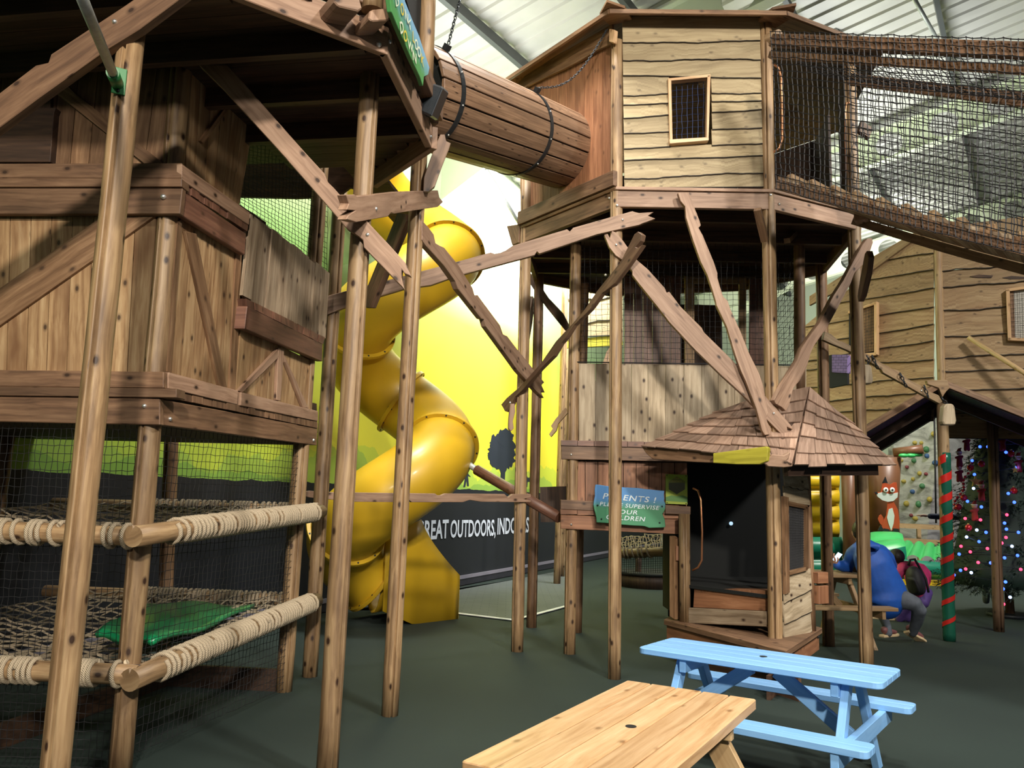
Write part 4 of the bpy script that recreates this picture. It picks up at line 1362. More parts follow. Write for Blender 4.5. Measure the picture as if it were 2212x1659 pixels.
MT['yletter'] = plain('yellow_letter_paint', (0.72, 0.56, 0.06), 0.5); MT['wletter'] = plain('cream_letter_paint', (0.74, 0.80, 0.62), 0.5)
def letters(spec, pl, off, parent):
    for ch, bl, br_, h, mt in spec:
        text_fit(ch, pl, bl, br_, h, MT[mt], 'letter', parent, off=off, bold=0.02)
letters([('D', (855, 14), (862, 12), 18, 'wletter'), ('O', (866, 33), (873, 33), 28, 'yletter'), ('N', (874, 40), (881, 52), 22, 'wletter'), ('T', (882, 68), (889, 60), 23, 'wletter'),
         ('L', (891, 88), (895, 94), 23, 'yletter'), ('O', (896, 107), (903, 108), 24, 'wletter'), ('O', (902, 123), (909, 124), 24, 'wletter'), ('K', (909, 134), (915, 146), 22, 'yletter'),
         ('D', (865, 73), (872, 70), 28, 'wletter'), ('O', (872, 90), (880, 90), 26, 'yletter'), ('W', (880, 102), (892, 116), 20, 'wletter'), ('N', (891, 128), (899, 138), 22, 'wletter')], S12o, 0.004, sg)
# ================================================================== right tower: octagon on poles
RTW = thing('play_tower', pD, 'octagonal timber tower on tall poles with a boarded lookout room, centre right', 'play tower')
add_post(RTW, (1327, 1466), (1333, 90), 0.056, slot=-52)
add_post(RTW, (1677, 1478), (1653, 30), 0.060, slot=-5)
add_post(RTW, (1873, 1458), (1834, 110), 0.060, slot=-35)
add_post(RTW, (1117, 1407), (1139, 380), 0.060, slot=-45)
add_post(RTW, (1148, 1355), (1166, 540), 0.060, 'browpanel')
add_post(RTW, (1790, 1395), (1773, 540), 0.062, 'browpanel')
add_post(RTW, (1230, 1412), (1244, 520), 0.058)
add_post(RTW, (1246, 1366), (1262, 600), 0.058, 'browpanel')
FZ = AZ(1500, 446, 3.97).z
FZ = PP(1500, 446, vplane(pD, pI, 0.09)).z          # underside of the octagon deck beam
ctr = (pL + pR2) / 2 * 0.25 + (pI + pL2) / 2 * 0.25 + (pD + back2) / 2 * 0.0 + (pD + pI + pE + pR2 + pL2 + pL) / 6 * 0.5
def ring(k, off=1.0):
    p = OCT[k % 8]
    d = p - ctr
    return V((ctr.x, ctr.y, 0)) + V((d.x, d.y, 0)) * off
RG = [ring(k, 1.045) for k in range(8)]


def seg(k, z0, z1, out, th, mat, nm, extra=0.0):
    p, q = RG[k], RG[(k + 1) % 8]
    n = V(((q - p).y, -(q - p).x, 0)).normalized()
    if n.dot((p + q) / 2 - ctr) < 0: n = -n
    d = (q - p).normalized()
    b = MB(); b.box(p + n * out - d * extra + V((0, 0, z0)), (q - p) + d * 2 * extra, V((0, 0, z1 - z0)), -n * th)
    return b.build(nm, MT[mat], RTW, 0.003)


for k in range(8):
    front = k == 0
    seg(k, FZ, FZ + 0.150, 0.0, 0.05, 'brace' if k in (0, 1) else 'beam', 'deck_beam')
    seg(k, FZ + 0.155, FZ + 0.185, 0.02, 0.12, 'brace' if k == 0 else 'browpanel', 'deck_edge', 0.006)
    if k in (7, 6, 5, 4, 3):
        seg(k, FZ + 0.19, FZ + 0.335, 0.045, 0.05, 'beam', 'kick_board', 0.01)
F0 = vplane(RG[0], RG[1])
for x_, y_ in ((1333, 444), (1664, 421), (1347, 430)):
    bolt(RTW, F0, x_, y_, 0.014, 0.004) if x_ != 1347 else None
bolt(RTW, vplane(RG[1], RG[2]), 1683, 441, 0.013, 0.004)
bolt(RTW, vplane(RG[7], RG[0]), 1316, 428, 0.012, 0.004)
# underside: boards and joists
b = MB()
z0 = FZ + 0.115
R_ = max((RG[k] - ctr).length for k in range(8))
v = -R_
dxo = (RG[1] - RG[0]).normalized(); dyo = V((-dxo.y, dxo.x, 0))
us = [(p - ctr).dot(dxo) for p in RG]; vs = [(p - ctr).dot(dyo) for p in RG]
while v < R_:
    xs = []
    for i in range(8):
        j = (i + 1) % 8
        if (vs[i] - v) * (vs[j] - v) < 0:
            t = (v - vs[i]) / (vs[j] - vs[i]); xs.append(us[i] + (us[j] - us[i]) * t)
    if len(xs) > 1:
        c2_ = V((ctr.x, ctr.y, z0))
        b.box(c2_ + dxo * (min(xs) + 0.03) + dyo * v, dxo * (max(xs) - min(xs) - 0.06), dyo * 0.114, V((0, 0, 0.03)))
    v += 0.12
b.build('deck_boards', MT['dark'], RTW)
def joist_span(v):
    xs = []
    for i in range(8):
        j = (i + 1) % 8
        if (vs[i] - v) * (vs[j] - v) < 0:
            t = (v - vs[i]) / (vs[j] - vs[i]); xs.append(us[i] + (us[j] - us[i]) * t)
    return min(xs), max(xs)
for v in (-0.9, -0.3, 0.35, 0.95):
    b = MB(); xs = joist_span(v); b.box(V((ctr.x, ctr.y, FZ)) + dxo * (xs[0] + 0.08) + dyo * v, dxo * (xs[1] - xs[0] - 0.16), dyo * 0.05, V((0, 0, 0.11))); b.build('joist', MT['dark'], RTW)
# knee struts under the deck
for (a_, c_) in (((1652, 520), (1636, 452)), ((1700, 520), (1760, 455))):
    b = MB(); p = PP(*a_, vplane(pI, pR2)); q = PP(*c_, vplane(pI, pR2)); b.bar(p, q, 0.06, 0.05); b.build('strut', MT['browpanel'], RTW)

# --- lookout room walls
FP0 = vplane(pD, pI, 0.02)
ly = [28, 94, 131, 163, 206, 226, 255, 288, 321, 346, 386, 408]
ry = [22, 88, 128, 169, 200, 217, 236, 276, 309, 336, 372, 406]
lx = lambda y: 1344 + (y - 30) * 0.012
rx = lambda y: 1640 + (y - 30) * 0.022
hole = {3: [(0, .335), (.64, 1)], 4: [(0, .335), (.64, 1)], 5: [(0, .335), (.64, 1)], 6: [(0, .337), (.64, 1)], 7: [(0, .338), (.636, 1)]}
b = MB()
waney(b, FP0, [(lx(y), y) for y in ly], [(rx(y), y) for y in ry], 40, 0.022, 0.014, 0.005, hole, 0.007, 5)
b.build('wall_boards', MT['waney'], RTW)
wf = MB()
for q in ([(1443, 169), (1535, 160), (1534, 166), (1449, 174)], [(1443, 169), (1450, 172), (1453, 302), (1447, 308)], [(1528, 163), (1535, 161), (1531, 296), (1526, 299)]):
    wf.poly(FP0, q, 0.07, L=(q[0], q[2]), front=0.045)
wfo = wf.build('window_frame', MT['pine'], RTW, 0.002)
b = MB(); b.poly(FP0, [(1446, 301), (1531, 296), (1531, 303), (1447, 310)], 0.11, L=((1447, 305), (1530, 300)), front=0.07); b.build('sill', MT['pine'], wfo, 0.002)
b = MB()
FPn = offp(FP0, -0.06)
netpatch(b, bil(PP(1449, 170, FPn), PP(1532, 162, FPn), PP(1530, 300, FPn), PP(1451, 306, FPn)), 7, 10, 0.0022, jit=0.004)
b.build('window_net', MT['bluenet'], wfo)
FL0 = vplane(pD, pL, 0.01)
b = MB(); b.poly(vplane(RG[7], RG[0], 0.03), [(1094, 488), (1122, 484), (1120, 524), (1106, 530)], 0.08); b.build('beam_end', MT['beam'], RTW, 0.004)
b = MB(); planks(b, FL0, [(1122, 182), (1322, 70), (1322, 396), (1124, 470)], 11, 0.025, 0.005); b.build('wall_boards', MT['redplank'], RTW)
b = MB(); b.poly(FL0, [(1100, 178), (1322, 52), (1322, 94), (1290, 108), (1255, 130), (1220, 148), (1180, 166), (1140, 186), (1100, 205)], 0.03, L=((1110, 180), (1320, 70)), front=0.05); b.build('fascia_board', MT['browpanel'], RTW, 0.003)
b = MB(); b.poly(FL0, [(1316, 62), (1327, 64), (1325, 92), (1315, 90)], 0.05, front=0.12); b.build('rafter_end', MT['pine'], RTW, 0.004)
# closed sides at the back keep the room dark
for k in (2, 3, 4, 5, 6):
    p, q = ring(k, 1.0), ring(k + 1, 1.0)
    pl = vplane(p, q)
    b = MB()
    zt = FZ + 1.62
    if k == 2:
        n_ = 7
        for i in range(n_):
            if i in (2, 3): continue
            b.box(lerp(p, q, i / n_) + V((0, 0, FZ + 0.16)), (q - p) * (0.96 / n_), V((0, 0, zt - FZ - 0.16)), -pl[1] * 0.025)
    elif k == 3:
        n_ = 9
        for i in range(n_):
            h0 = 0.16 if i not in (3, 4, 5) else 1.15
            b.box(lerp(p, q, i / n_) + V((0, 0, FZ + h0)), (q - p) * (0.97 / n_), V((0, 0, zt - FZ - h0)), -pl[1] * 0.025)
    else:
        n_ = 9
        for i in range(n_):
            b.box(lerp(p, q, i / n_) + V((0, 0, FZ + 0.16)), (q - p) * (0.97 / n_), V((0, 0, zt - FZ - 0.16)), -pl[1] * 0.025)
    b.build('wall_boards', MT['blackmat_shade' if k in (4, 5) else 'dark'], RTW)  # rear pair near black, the room's shade put into the colour
# roof
ez = PP(1490, 20, vplane(pD, pI, 0.28)).z
RO = [ring(k, 1.0) for k in range(8)]
EV = [ctr + (RO[k] - ctr) * 1.19 for k in range(8)]
b = MB()
for k in range(8):
    p, q = V((EV[k].x, EV[k].y, ez)), V((EV[(k + 1) % 8].x, EV[(k + 1) % 8].y, ez))
    ap = V((ctr.x, ctr.y, ez + 0.62))
    b.prism([p, q, ap], V((0, 0, 0.03)), q - p)
b.build('roof', MT['browpanel'], RTW)
for k in (7, 0, 1):
    p, q = V((EV[k].x, EV[k].y, ez)), V((EV[(k + 1) % 8].x, EV[(k + 1) % 8].y, ez))
    b = MB(); b.bar(p, q, 0.045, 0.03, V((0, 0, 1))); b.build('eave_board', MT['browpanel'], RTW, 0.003)
for k in (0, 1):
    p = V((EV[k].x, EV[k].y, ez + 0.03)); n = (p - V((ctr.x, ctr.y, ez))).normalized(); t = V((n.y, -n.x, 0))
    b = MB(); b.prism([p + n * 0.10 - t * 0.02, p + t * 0.12 - n * 0.05, p + t * 0.10 - n * 0.25, p - t * 0.12 - n * 0.25, p - t * 0.13 - n * 0.06], V((0, 0, 0.025))); b.build('ridge_cap', MT['browpanel'], RTW)
b = MB(); pe = V((RO[1].x, RO[1].y, ez - 0.16)); n = (pe - V((ctr.x, ctr.y, pe.z))).normalized(); b.tube([pe + n * 0.17, pe - n * 0.4 + V((0, 0, 0.12))], 0.05, 14); b.build('rafter_end', MT['post'], RTW)

# --- middle storey: inner room with netting
IF = vplane(pIFL, PP(1727, 850, vplane(pIFL, pIFL + dxo * 2)), 0.0)
IFd = dxo
pIFR = PP(1728, 860, vplane(pIFL, pIFL + dxo * 2)); pIFR.z = 0
dep = (pIBL - pIFL); dep.z = 0
if dep.length < 1.1: dep = dep.normalized() * 1.3
IB = (IF[0] + dep, IF[1])
b = MB(); p0 = PP(1728, 870, IF); p1 = PP(1726, 470, IF); b.log(p0, p1, 0.056); b.build('post', MT['browpanel'], RTW)
IPn = offp(IF, 0.03)
b = MB(); planks(b, IPn, [(1250, 785), (1742, 791), (1742, 975), (1250, 957)], 13, 0.024, 0.004, jit=0.08, rough_ends=0.0); b.build('pale_boards', MT['grey2'], RTW)
b = MB(); netpatch(b, bil(PP(1238, 508, IF), PP(1732, 510, IF), PP(1730, 792, IF), PP(1240, 785, IF)), 40, 24, 0.0021, jit=0.004); b.build('safety_net', MT['net'], RTW)
b = MB(); b.tube([PP(1240, 782, offp(IF, 0.045)), PP(1742, 789, offp(IF, 0.045))], 0.006, 6); b.build('net_cord', MT['net'], RTW)
SDp = vplane(pIFR, pIFR + dep)
b = MB(); netpatch(b, bil(p1, p1 + dep, PP(1728, 790, IF) + dep, PP(1728, 790, IF)), 22, 22, 0.0022, jit=0.004); b.build('safety_net', MT['net'], RTW)
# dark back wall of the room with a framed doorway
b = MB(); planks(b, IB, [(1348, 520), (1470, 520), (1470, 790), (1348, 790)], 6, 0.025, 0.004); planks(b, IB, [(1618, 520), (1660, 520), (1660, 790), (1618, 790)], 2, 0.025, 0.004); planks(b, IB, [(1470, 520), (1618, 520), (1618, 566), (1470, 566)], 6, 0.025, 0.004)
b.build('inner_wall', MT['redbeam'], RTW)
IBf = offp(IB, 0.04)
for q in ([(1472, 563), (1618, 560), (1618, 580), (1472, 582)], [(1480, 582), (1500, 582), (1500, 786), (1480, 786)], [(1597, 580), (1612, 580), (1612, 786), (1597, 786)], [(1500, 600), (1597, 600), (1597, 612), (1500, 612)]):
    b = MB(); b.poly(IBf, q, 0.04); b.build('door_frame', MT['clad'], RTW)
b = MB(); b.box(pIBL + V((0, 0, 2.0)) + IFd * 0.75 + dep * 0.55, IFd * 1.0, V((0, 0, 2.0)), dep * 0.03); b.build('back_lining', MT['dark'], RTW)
b = MB(); b.box(pIFL + V((0, 0, 2.02)) + IFd * 0.02 + dep * 0.02, IFd * (pIFR - pIFL).length, dep, V((0, 0, 0.03))); b.build('floor_boards', MT['dark'], RTW)
# --- belt beam and lower storey
IO = offp(IF, 0.08)
b = MB(); b.poly(IO, [(1212, 962), (1500, 968), (1500, 998), (1213, 992)], 0.05, L=((1213, 975), (1500, 982)), front=0.0); o = b.build('deck_beam', MT['beam'], RTW, 0.004)
bolt(o, IO, 1234, 982, 0.012, 0.003)
b = MB()
for i in range(8):
    x0_ = 1212 + i * 36; b.poly(IO, [(x0_, 951 + i * 0.7), (x0_ + 35, 951 + i * 0.7), (x0_ + 35, 963 + i * 0.7), (x0_, 962 + i * 0.7)], 0.12, front=0.02, r=random.choice([0.2, 0.6, 1.1]))
b.build('deck_board_ends', MT['redbeam'], RTW)
b = MB(); planks(b, offp(IF, 0.0), [(1236, 996), (1484, 1000), (1484, 1110), (1236, 1085)], 9, 0.022, 0.006); b.build('wall_boards', MT['redplank'], RTW)
for q, mt, fr in (([(1211, 1079), (1468, 1092), (1468, 1112), (1211, 1100)], 'beam', 0.02), ([(1211, 1112), (1466, 1122), (1466, 1154), (1211, 1142)], 'redplank', 0.0)):
    b = MB(); b.poly(IO, q, 0.05, L=(q[0], q[1]), front=fr); o = b.build('deck_beam', MT[mt], RTW, 0.004)
bolt(o, IO, 1234, 1133, 0.012, 0.003)
b = MB()
for i in range(7):
    x0_ = 1211 + i * 36.5; b.poly(IO, [(x0_, 1100 + i * 1.6), (x0_ + 35.5, 1100 + i * 1.6), (x0_ + 35.5, 1111 + i * 1.5), (x0_, 1111 + i * 1.5)], 0.12, front=0.01, r=random.choice([0.3, 0.7, 1.1]))
b.build('deck_board_ends', MT['redplank'], RTW)
b = MB(); b.poly(IO, [(1437, 1092), (1492, 1094), (1492, 1112), (1437, 1110)], 0.06, front=0.06); b.build('bearer_end', MT['beam'], RTW, 0.004)
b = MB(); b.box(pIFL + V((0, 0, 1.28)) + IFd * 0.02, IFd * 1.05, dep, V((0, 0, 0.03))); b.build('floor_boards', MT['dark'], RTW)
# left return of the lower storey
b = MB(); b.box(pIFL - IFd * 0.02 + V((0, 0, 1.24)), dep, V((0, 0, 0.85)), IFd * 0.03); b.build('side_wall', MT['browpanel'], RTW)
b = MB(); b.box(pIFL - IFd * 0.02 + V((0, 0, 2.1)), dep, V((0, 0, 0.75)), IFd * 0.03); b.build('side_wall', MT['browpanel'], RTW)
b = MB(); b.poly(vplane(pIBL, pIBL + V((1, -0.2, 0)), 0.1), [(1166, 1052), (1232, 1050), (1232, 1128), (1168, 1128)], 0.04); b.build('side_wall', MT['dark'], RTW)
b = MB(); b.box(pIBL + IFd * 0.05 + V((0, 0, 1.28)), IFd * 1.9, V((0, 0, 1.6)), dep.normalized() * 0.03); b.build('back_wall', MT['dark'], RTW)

# --- signs on the lower storey
SPL = offp(IF, 0.17)
sx_, sy_ = 1260, 1000
cv = lambda pts: [(sx_ + x / 8.508, sy_ + y / 8.508) for x, y in pts]
out = cv([(225, 395), (330, 408), (470, 430), (700, 445), (860, 455), (1000, 460), (1120, 478), (1250, 490), (1400, 508), (1492, 512), (1482, 580), (1492, 660), (1482, 690), (1510, 750), (1505, 850), (1480, 900), (1455, 935), (1470, 975), (1498, 1040), (1512, 1170), (1490, 1185), (1400, 1190), (1210, 1194), (1130, 1165), (1080, 1158), (900, 1150), (700, 1135), (500, 1110), (340, 1100), (245, 1095), (240, 1010), (222, 930), (200, 850), (186, 770), (196, 690), (214, 610), (212, 480)])
ps = thing('painted_sign', PP(1360, 1100, SPL), 'blue and green painted board addressed to parents, on the tower\'s lower rail', 'sign')
b = MB(); b.poly(SPL, out, 0.022, L=((1280, 1060), (1430, 1070)))
zc = PP(1360, 1088, SPL).z
o = b.build('board', twotone('parents_sign_paint', (0.075, 0.24, 0.52), (0.055, 0.25, 0.12), None, None, zc, 0.09), ps, 0.004)
tx = lambda x, y: (sx_ + x / 8.508, sy_ + y / 8.508)
W_ = MT['letter']
MT['signletter'] = plain('sign_letter_paint', (0.62, 0.72, 0.75), 0.5)
for t, a_, c_, h in (('PARENTS !', (355, 655), (1335, 735), 12.5), ('PLEASE SUPERVISE', (300, 785), (1398, 865), 9.0), ('YOUR', (560, 930), (995, 950), 9.5), ('CHILDREN', (420, 1030), (1138, 1075), 10)):
    text_fit(t, SPL, tx(*a_), tx(*c_), h, MT['signletter'], 'lettering', ps, shear=0.18, off=0.004, bold=0.012, spacing=1.12)
for q in ((262, 780), (1448, 800), (335, 1032), (1403, 1100)):
    b = MB(); b.sphere(PP(*tx(*q), offp(SPL, 0.002)), 0.009, 10, 6); b.build('screw', MT['iron'], ps)
PPL = offp(IF, 0.07)
po = thing('poster', PP(1461, 1057, PPL), 'small yellow-green notice with a dark badge, beside the doorway of the hut', 'notice')
b = MB(); b.poly(PPL, [(1438, 1024), (1485, 1026), (1485, 1090), (1438, 1088)], 0.006); b.build('sheet', twotone('poster_paint', (0.24, 0.36, 0.03), (0.36, 0.46, 0.05), None, None, PP(1460, 1060, PPL).z, 0.1), po)
b = MB(); b.poly(PPL, [(1444, 1040), (1462, 1029), (1480, 1040), (1480, 1057), (1462, 1068), (1444, 1057)], 0.002, front=0.002); b.build('badge', plain('olive_badge', (0.16, 0.19, 0.03), 0.5), po)
b = MB(); b.poly(PPL, [(1445, 1043), (1479, 1043), (1479, 1057), (1462, 1067), (1445, 1057)], 0.002, front=0.003); b.build('badge_panel', plain('dark_olive_badge', (0.05, 0.06, 0.025), 0.5), po)
b = MB(); b.poly(PPL, [(1438, 1074), (1450, 1070), (1462, 1072), (1475, 1070), (1485, 1074), (1485, 1085), (1438, 1082)], 0.002, front=0.002); b.build('printed_hills', plain('print_green', (0.10, 0.26, 0.06), 0.5), po)
MT['gold'] = plain('gold_print', (0.42, 0.34, 0.06), 0.5)
for t, a_, c_, h in (('THIS', (1456, 1035), (1467, 1035), 3.2), ('COWBOY', (1451, 1041), (1473, 1041), 3.4)):
    text_fit(t, PPL, a_, c_, h, MT['gold'], 'lettering', po, off=0.006)
for q in ((1441, 1026), (1482, 1028), (1441, 1086), (1482, 1088)):
    b = MB(); b.sphere(PP(*q, PPL), 0.006, 8, 5); b.build('screw', MT['black'], po)

# ================================================================== entrance hut with shingle roof
hz = 0.38
HB = [AZ(1434, 1338, hz), AZ(1697, 1407, hz), AZ(1776, 1356, hz)]
pW = AZ(1480, 1343, hz)
HUT = thing('entrance_hut', V((pI.x, pI.y, 0)), 'small timber entrance hut with a shingle roof, dark inside, behind the blue table', 'hut')
mid = (HB[0] + HB[2]) / 2 + V((0.15, 0.5, 0))
# base: beams and top boards
b = MB(); b.prism([HB[0], HB[1], HB[2], HB[2] + V((-0.1, 0.35, 0)), HB[0] + V((0.15, 0.35, 0))], V((0, 0, -0.05)), HB[1] - HB[0]); b.build('base_boards', MT['beam'], HUT, 0.004)
for p, q in ((HB[0], HB[1]), (HB[1], HB[2])):
    pl = vplane(p, q)
    b = MB(); b.box(p - V((0, 0, 0.20)) - pl[1] * 0.03, q - p, V((0, 0, 0.145)), -pl[1] * 0.05); b.build('base_beam', MT['redplank'], HUT, 0.004)
    b = MB(); b.box(p - V((0, 0, hz)) - pl[1] * 0.12, q - p, V((0, 0, hz - 0.2)), -pl[1] * 0.03); b.build('plinth', MT['dark'], HUT)
b = MB(); b.sphere(PP(1767, 1375, vplane(HB[1], HB[2], -0.025)), 0.016); b.build('bolt', MT['black'], HUT)
# left entrance pole with side cheek
b = MB(); wt = up_at(pW, 1478, 1020); b.log(pW, V((wt.x, wt.y, up_at(pW, 1479, 1110).z)), 0.052, (CAM - pW) + V((0.5, 0, 0))); b.build('post', MT['post'], HUT)
HPl = vplane(pW, pI)
b = MB(); c = pW - (pI - pW).normalized() * 0.10; b.box(c + V((-0.07, 0.02, 0)), V((0, 0, 0.75)), (pI - pW).normalized() * 0.07, HPl[1] * -0.08)
b.build('cheek_board', MT['browpanel'], HUT)
b = MB(); b.box(c + V((-0.02, -0.04, 0.52)), V((0, 0, 0.14)), V((0.06, 0, 0)), V((0, 0.05, 0))); b.build('step_block', MT['redplank'], HUT, 0.004)
# step boards in the opening
HP = vplane(pW, V((pI.x, pI.y, 0)), -0.02)
for q, mt in (([(1499, 1277), (1656, 1284), (1656, 1320), (1497, 1312)], 'redplank'), ([(1486, 1313), (1656, 1321), (1656, 1354), (1486, 1346)], 'grey')):
    b = MB(); b.poly(HP, q, 0.04, L=(q[0], q[1]), front=0.03 if mt == 'grey' else 0); b.build('step_board', MT[mt], HUT, 0.004)
b = MB(); planks(b, HP, [(1499, 1270), (1656, 1276), (1656, 1285), (1499, 1279)], 5, 0.22, 0.003); b.build('deck_board_ends', MT['redplank'], HUT)
# inner floor and back and side boards, inside shade put into their near-black
fz = PP(1560, 1272, HP).z
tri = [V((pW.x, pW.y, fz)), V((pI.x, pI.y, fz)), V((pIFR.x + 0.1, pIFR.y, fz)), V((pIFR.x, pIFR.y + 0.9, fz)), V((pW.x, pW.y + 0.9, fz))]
b = MB(); b.prism(tri, V((0, 0, -0.03))); b.build('floor_mat', MT['blackmat_shade'], HUT)
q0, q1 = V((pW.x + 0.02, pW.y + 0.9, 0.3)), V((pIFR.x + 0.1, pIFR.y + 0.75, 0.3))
b = MB(); b.box(q0, q1 - q0, V((0, 0, 2.0)), V((0, 0.03, 0))); b.build('back_boards', MT['blackmat_shade'], HUT)
b = MB(); b.box(V((pW.x, pW.y + 0.3, 0.4)), V((0, 0.65, 0)), V((0, 0, 1.7)), V((-0.03, 0, 0))); b.build('side_boards', MT['blackmat_shade'], HUT)
b = MB(); b.tube([lerp(q0, q1, 0.52) + V((0, -0.02, 0.98)), lerp(q0, q1, 0.52) + V((0, -0.03, 0.98))], 0.02, 16); b.build('peephole_glow', plain('pale_blue_glow', (0.5, 0.7, 0.85), 0.5, emit=(0.5, 0.75, 0.95), estr=0.9), HUT)  # glowing disc, light through a hole put into its emission
# copper grab rail at the left pole
g = [PP(x, y, HP) for x, y in ((1497, 1055), (1508, 1060), (1514, 1080), (1517, 1150), (1516, 1210), (1508, 1226), (1496, 1232))]
b = MB(); b.tube(g, 0.010, 8); b.build('grab_handle', MT['copper'], HUT)
# right-hand wall with a netted window
pQ = AZ(1752, 1362, hz); pQ = V((pQ.x, pQ.y, 0))
HRp = vplane(V((pI.x, pI.y, 0)), pQ, 0.03)
b = MB(); waney(b, HRp, [(1692, 1240), (1691, 1300), (1692, 1345), (1693, 1398)], [(1750, 1228), (1750, 1270), (1750, 1318), (1750, 1364)], 10, 0.02, 0.013, 0.006, None, 0.004, 9); b.build('wall_boards', MT['grey2'], HUT)
b = MB(); waney(b, HRp, [(1692, 1010), (1692, 1050), (1692, 1085)], [(1742, 1018), (1744, 1056), (1746, 1092)], 10, 0.02, 0.013, 0.006, None, 0.004, 10); b.build('wall_boards', MT['grey2'], HUT)
b = MB()
for q in ([(1694, 1072), (1704, 1074), (1706, 1280), (1698, 1284)], [(1703, 1082), (1745, 1092), (1745, 1100), (1703, 1092)], [(1741, 1094), (1747, 1096), (1747, 1228), (1741, 1232)], [(1704, 1234), (1745, 1224), (1745, 1232), (1704, 1243)]):
    b.poly(HRp, q, 0.03, front=0.03)
wo = b.build('window_frame', MT['browpanel'], HUT)
HRn = offp(HRp, 0.01)
b = MB(); netpatch(b, bil(PP(1703, 1088, HRn), PP(1744, 1098, HRn), PP(1744, 1228, HRn), PP(1703, 1240, HRn)), 22, 26, 0.003); b.build('window_net', MT['net'], wo)
b = MB(); b.poly(HRp, [(1702, 1085), (1746, 1095), (1746, 1230), (1702, 1242)], 0.02, front=-0.06); b.build('window_shade_sheet', MT['blackmat_shade'], HUT)  # black sheet behind the net, standing for the shade inside
b = MB(); b.log(V((pQ.x, pQ.y, hz)), V((pQ.x - 0.02, pQ.y, 2.0)), 0.045); b.build('post', MT['browpanel'], HUT)
for zz_, wd2 in ((0.62, 0.16), (0.80, 0.10)):
    b = MB(); b.box(pQ + V((0.05, -0.08, zz_)), V((0.12, 0.08, 0)), V((0, 0, wd2)), V((-0.05, 0.07, 0))); b.build('bracket_block', MT['redplank'], HUT, 0.004)
# roof: three facets of shingles
E1 = DP(1396, 964, 7.45); E2 = DP(1668, 990, 6.62); E2b = DP(1712, 1003, 6.58); E3 = DP(1926, 1003, 6.95)
A1 = DP(1625, 862, 7.62); A2 = DP(1748, 836, 7.62); A0 = DP(1575, 880, 7.62); A3 = DP(1822, 900, 7.45)
facets = [(A0, A1, E2, E1, 6, 6), (A1, A2, E2b, E2, 6, 2), (A2, A3, E3, E2b, 6, 5)]
for (ta, tb, eb, ea, rows_, cols_) in facets:
    nrm = (tb - ta).cross(ea - ta).normalized()
    if nrm.z < 0: nrm = -nrm
    b = MB(); b.prism([ta, tb, eb, ea], -nrm * 0.02); b.build('roof_boarding', MT['dark'], HUT)
    b = MB()
    for r_ in range(rows_):
        t0 = r_ / rows_ - 0.09; t1 = (r_ + 1) / rows_ + 0.035
        c = 0; u = random.uniform(-0.08, 0.0)
        while u < 1.0:
            cw = lerp(1.0, 0.62, 0) * random.uniform(0.75, 1.35) / cols_ * (1.25 - 0.35 * t1)
            u0, u1 = max(0, u), min(1.0, u + cw)
            u += cw
            if u1 - u0 < 0.02: continue
            tt1 = t1 + random.uniform(-0.02, 0.025)
            def at(uu, tt, lift):
                return lerp(lerp(ta, tb, uu), lerp(ea, eb, uu), tt) + nrm * lift
            tt0 = max(0, t0)
            g_ = 0.006
            P = [at(u0 + g_, tt0, 0.006), at(u1, tt0, 0.006), at(u1, tt1, 0.034), at(u0 + g_, tt1, 0.034)]
            P += [p - nrm * 0.011 for p in P]
            b.add(P, [(0, 1, 2, 3), (7, 6, 5, 4), (1, 0, 4, 5), (2, 1, 5, 6), (3, 2, 6, 7), (0, 3, 7, 4)], at(u0, 1, 0) - at(u0, 0, 0))
    b.build('shingles', MT['shingle'], HUT)
# yellow painted eave board and carved rafter tails
YP = vplane(E1, E2, 0.0)
b = MB(); b.poly(YP, [(1540, 979), (1655, 964), (1659, 968), (1657, 996), (1640, 1003), (1590, 1003), (1540, 1000)], 0.05, L=((1540, 985), (1655, 980)), front=0.11); b.build('painted_eave_board', MT['yellowboard'], HUT, 0.005, label='yellow painted eave board')
b = MB(); b.poly(YP, [(1384, 962), (1400, 968), (1560, 976), (1545, 1000), (1500, 998), (1410, 992), (1396, 980)], 0.05, L=((1390, 970), (1545, 985)), front=0.0); b.build('eave_board', MT['beam'], HUT, 0.004)
RTp = (E2b, -FW)
for q in ([(1650, 1000), (1668, 982), (1694, 984), (1708, 976), (1704, 990), (1698, 996), (1712, 1000), (1712, 1008), (1694, 1010), (1660, 1008)],):
    b = MB(); b.poly(RTp, q, 0.05, front=0.02); b.build('rafter_tail', MT['brace'], HUT, 0.006)
b = MB(); b.bar(E2b - V((0.02, -0.1, 0.05)), E3 - V((0.1, -0.08, 0.05)), 0.09, 0.05, V((0, 0, 1))); b.build('eave_board', MT['dark'], HUT)
b = MB(); b.prism([E1 + V((0.1, 0.1, -0.03)), E2 + V((0, 0.12, -0.03)), E3 + V((-0.15, 0.12, -0.03)), A3 + V((0, 0, -0.30)), A1 + V((0, 0, -0.5))], V((0, 0, -0.02))); b.build('soffit', MT['dark'], HUT)

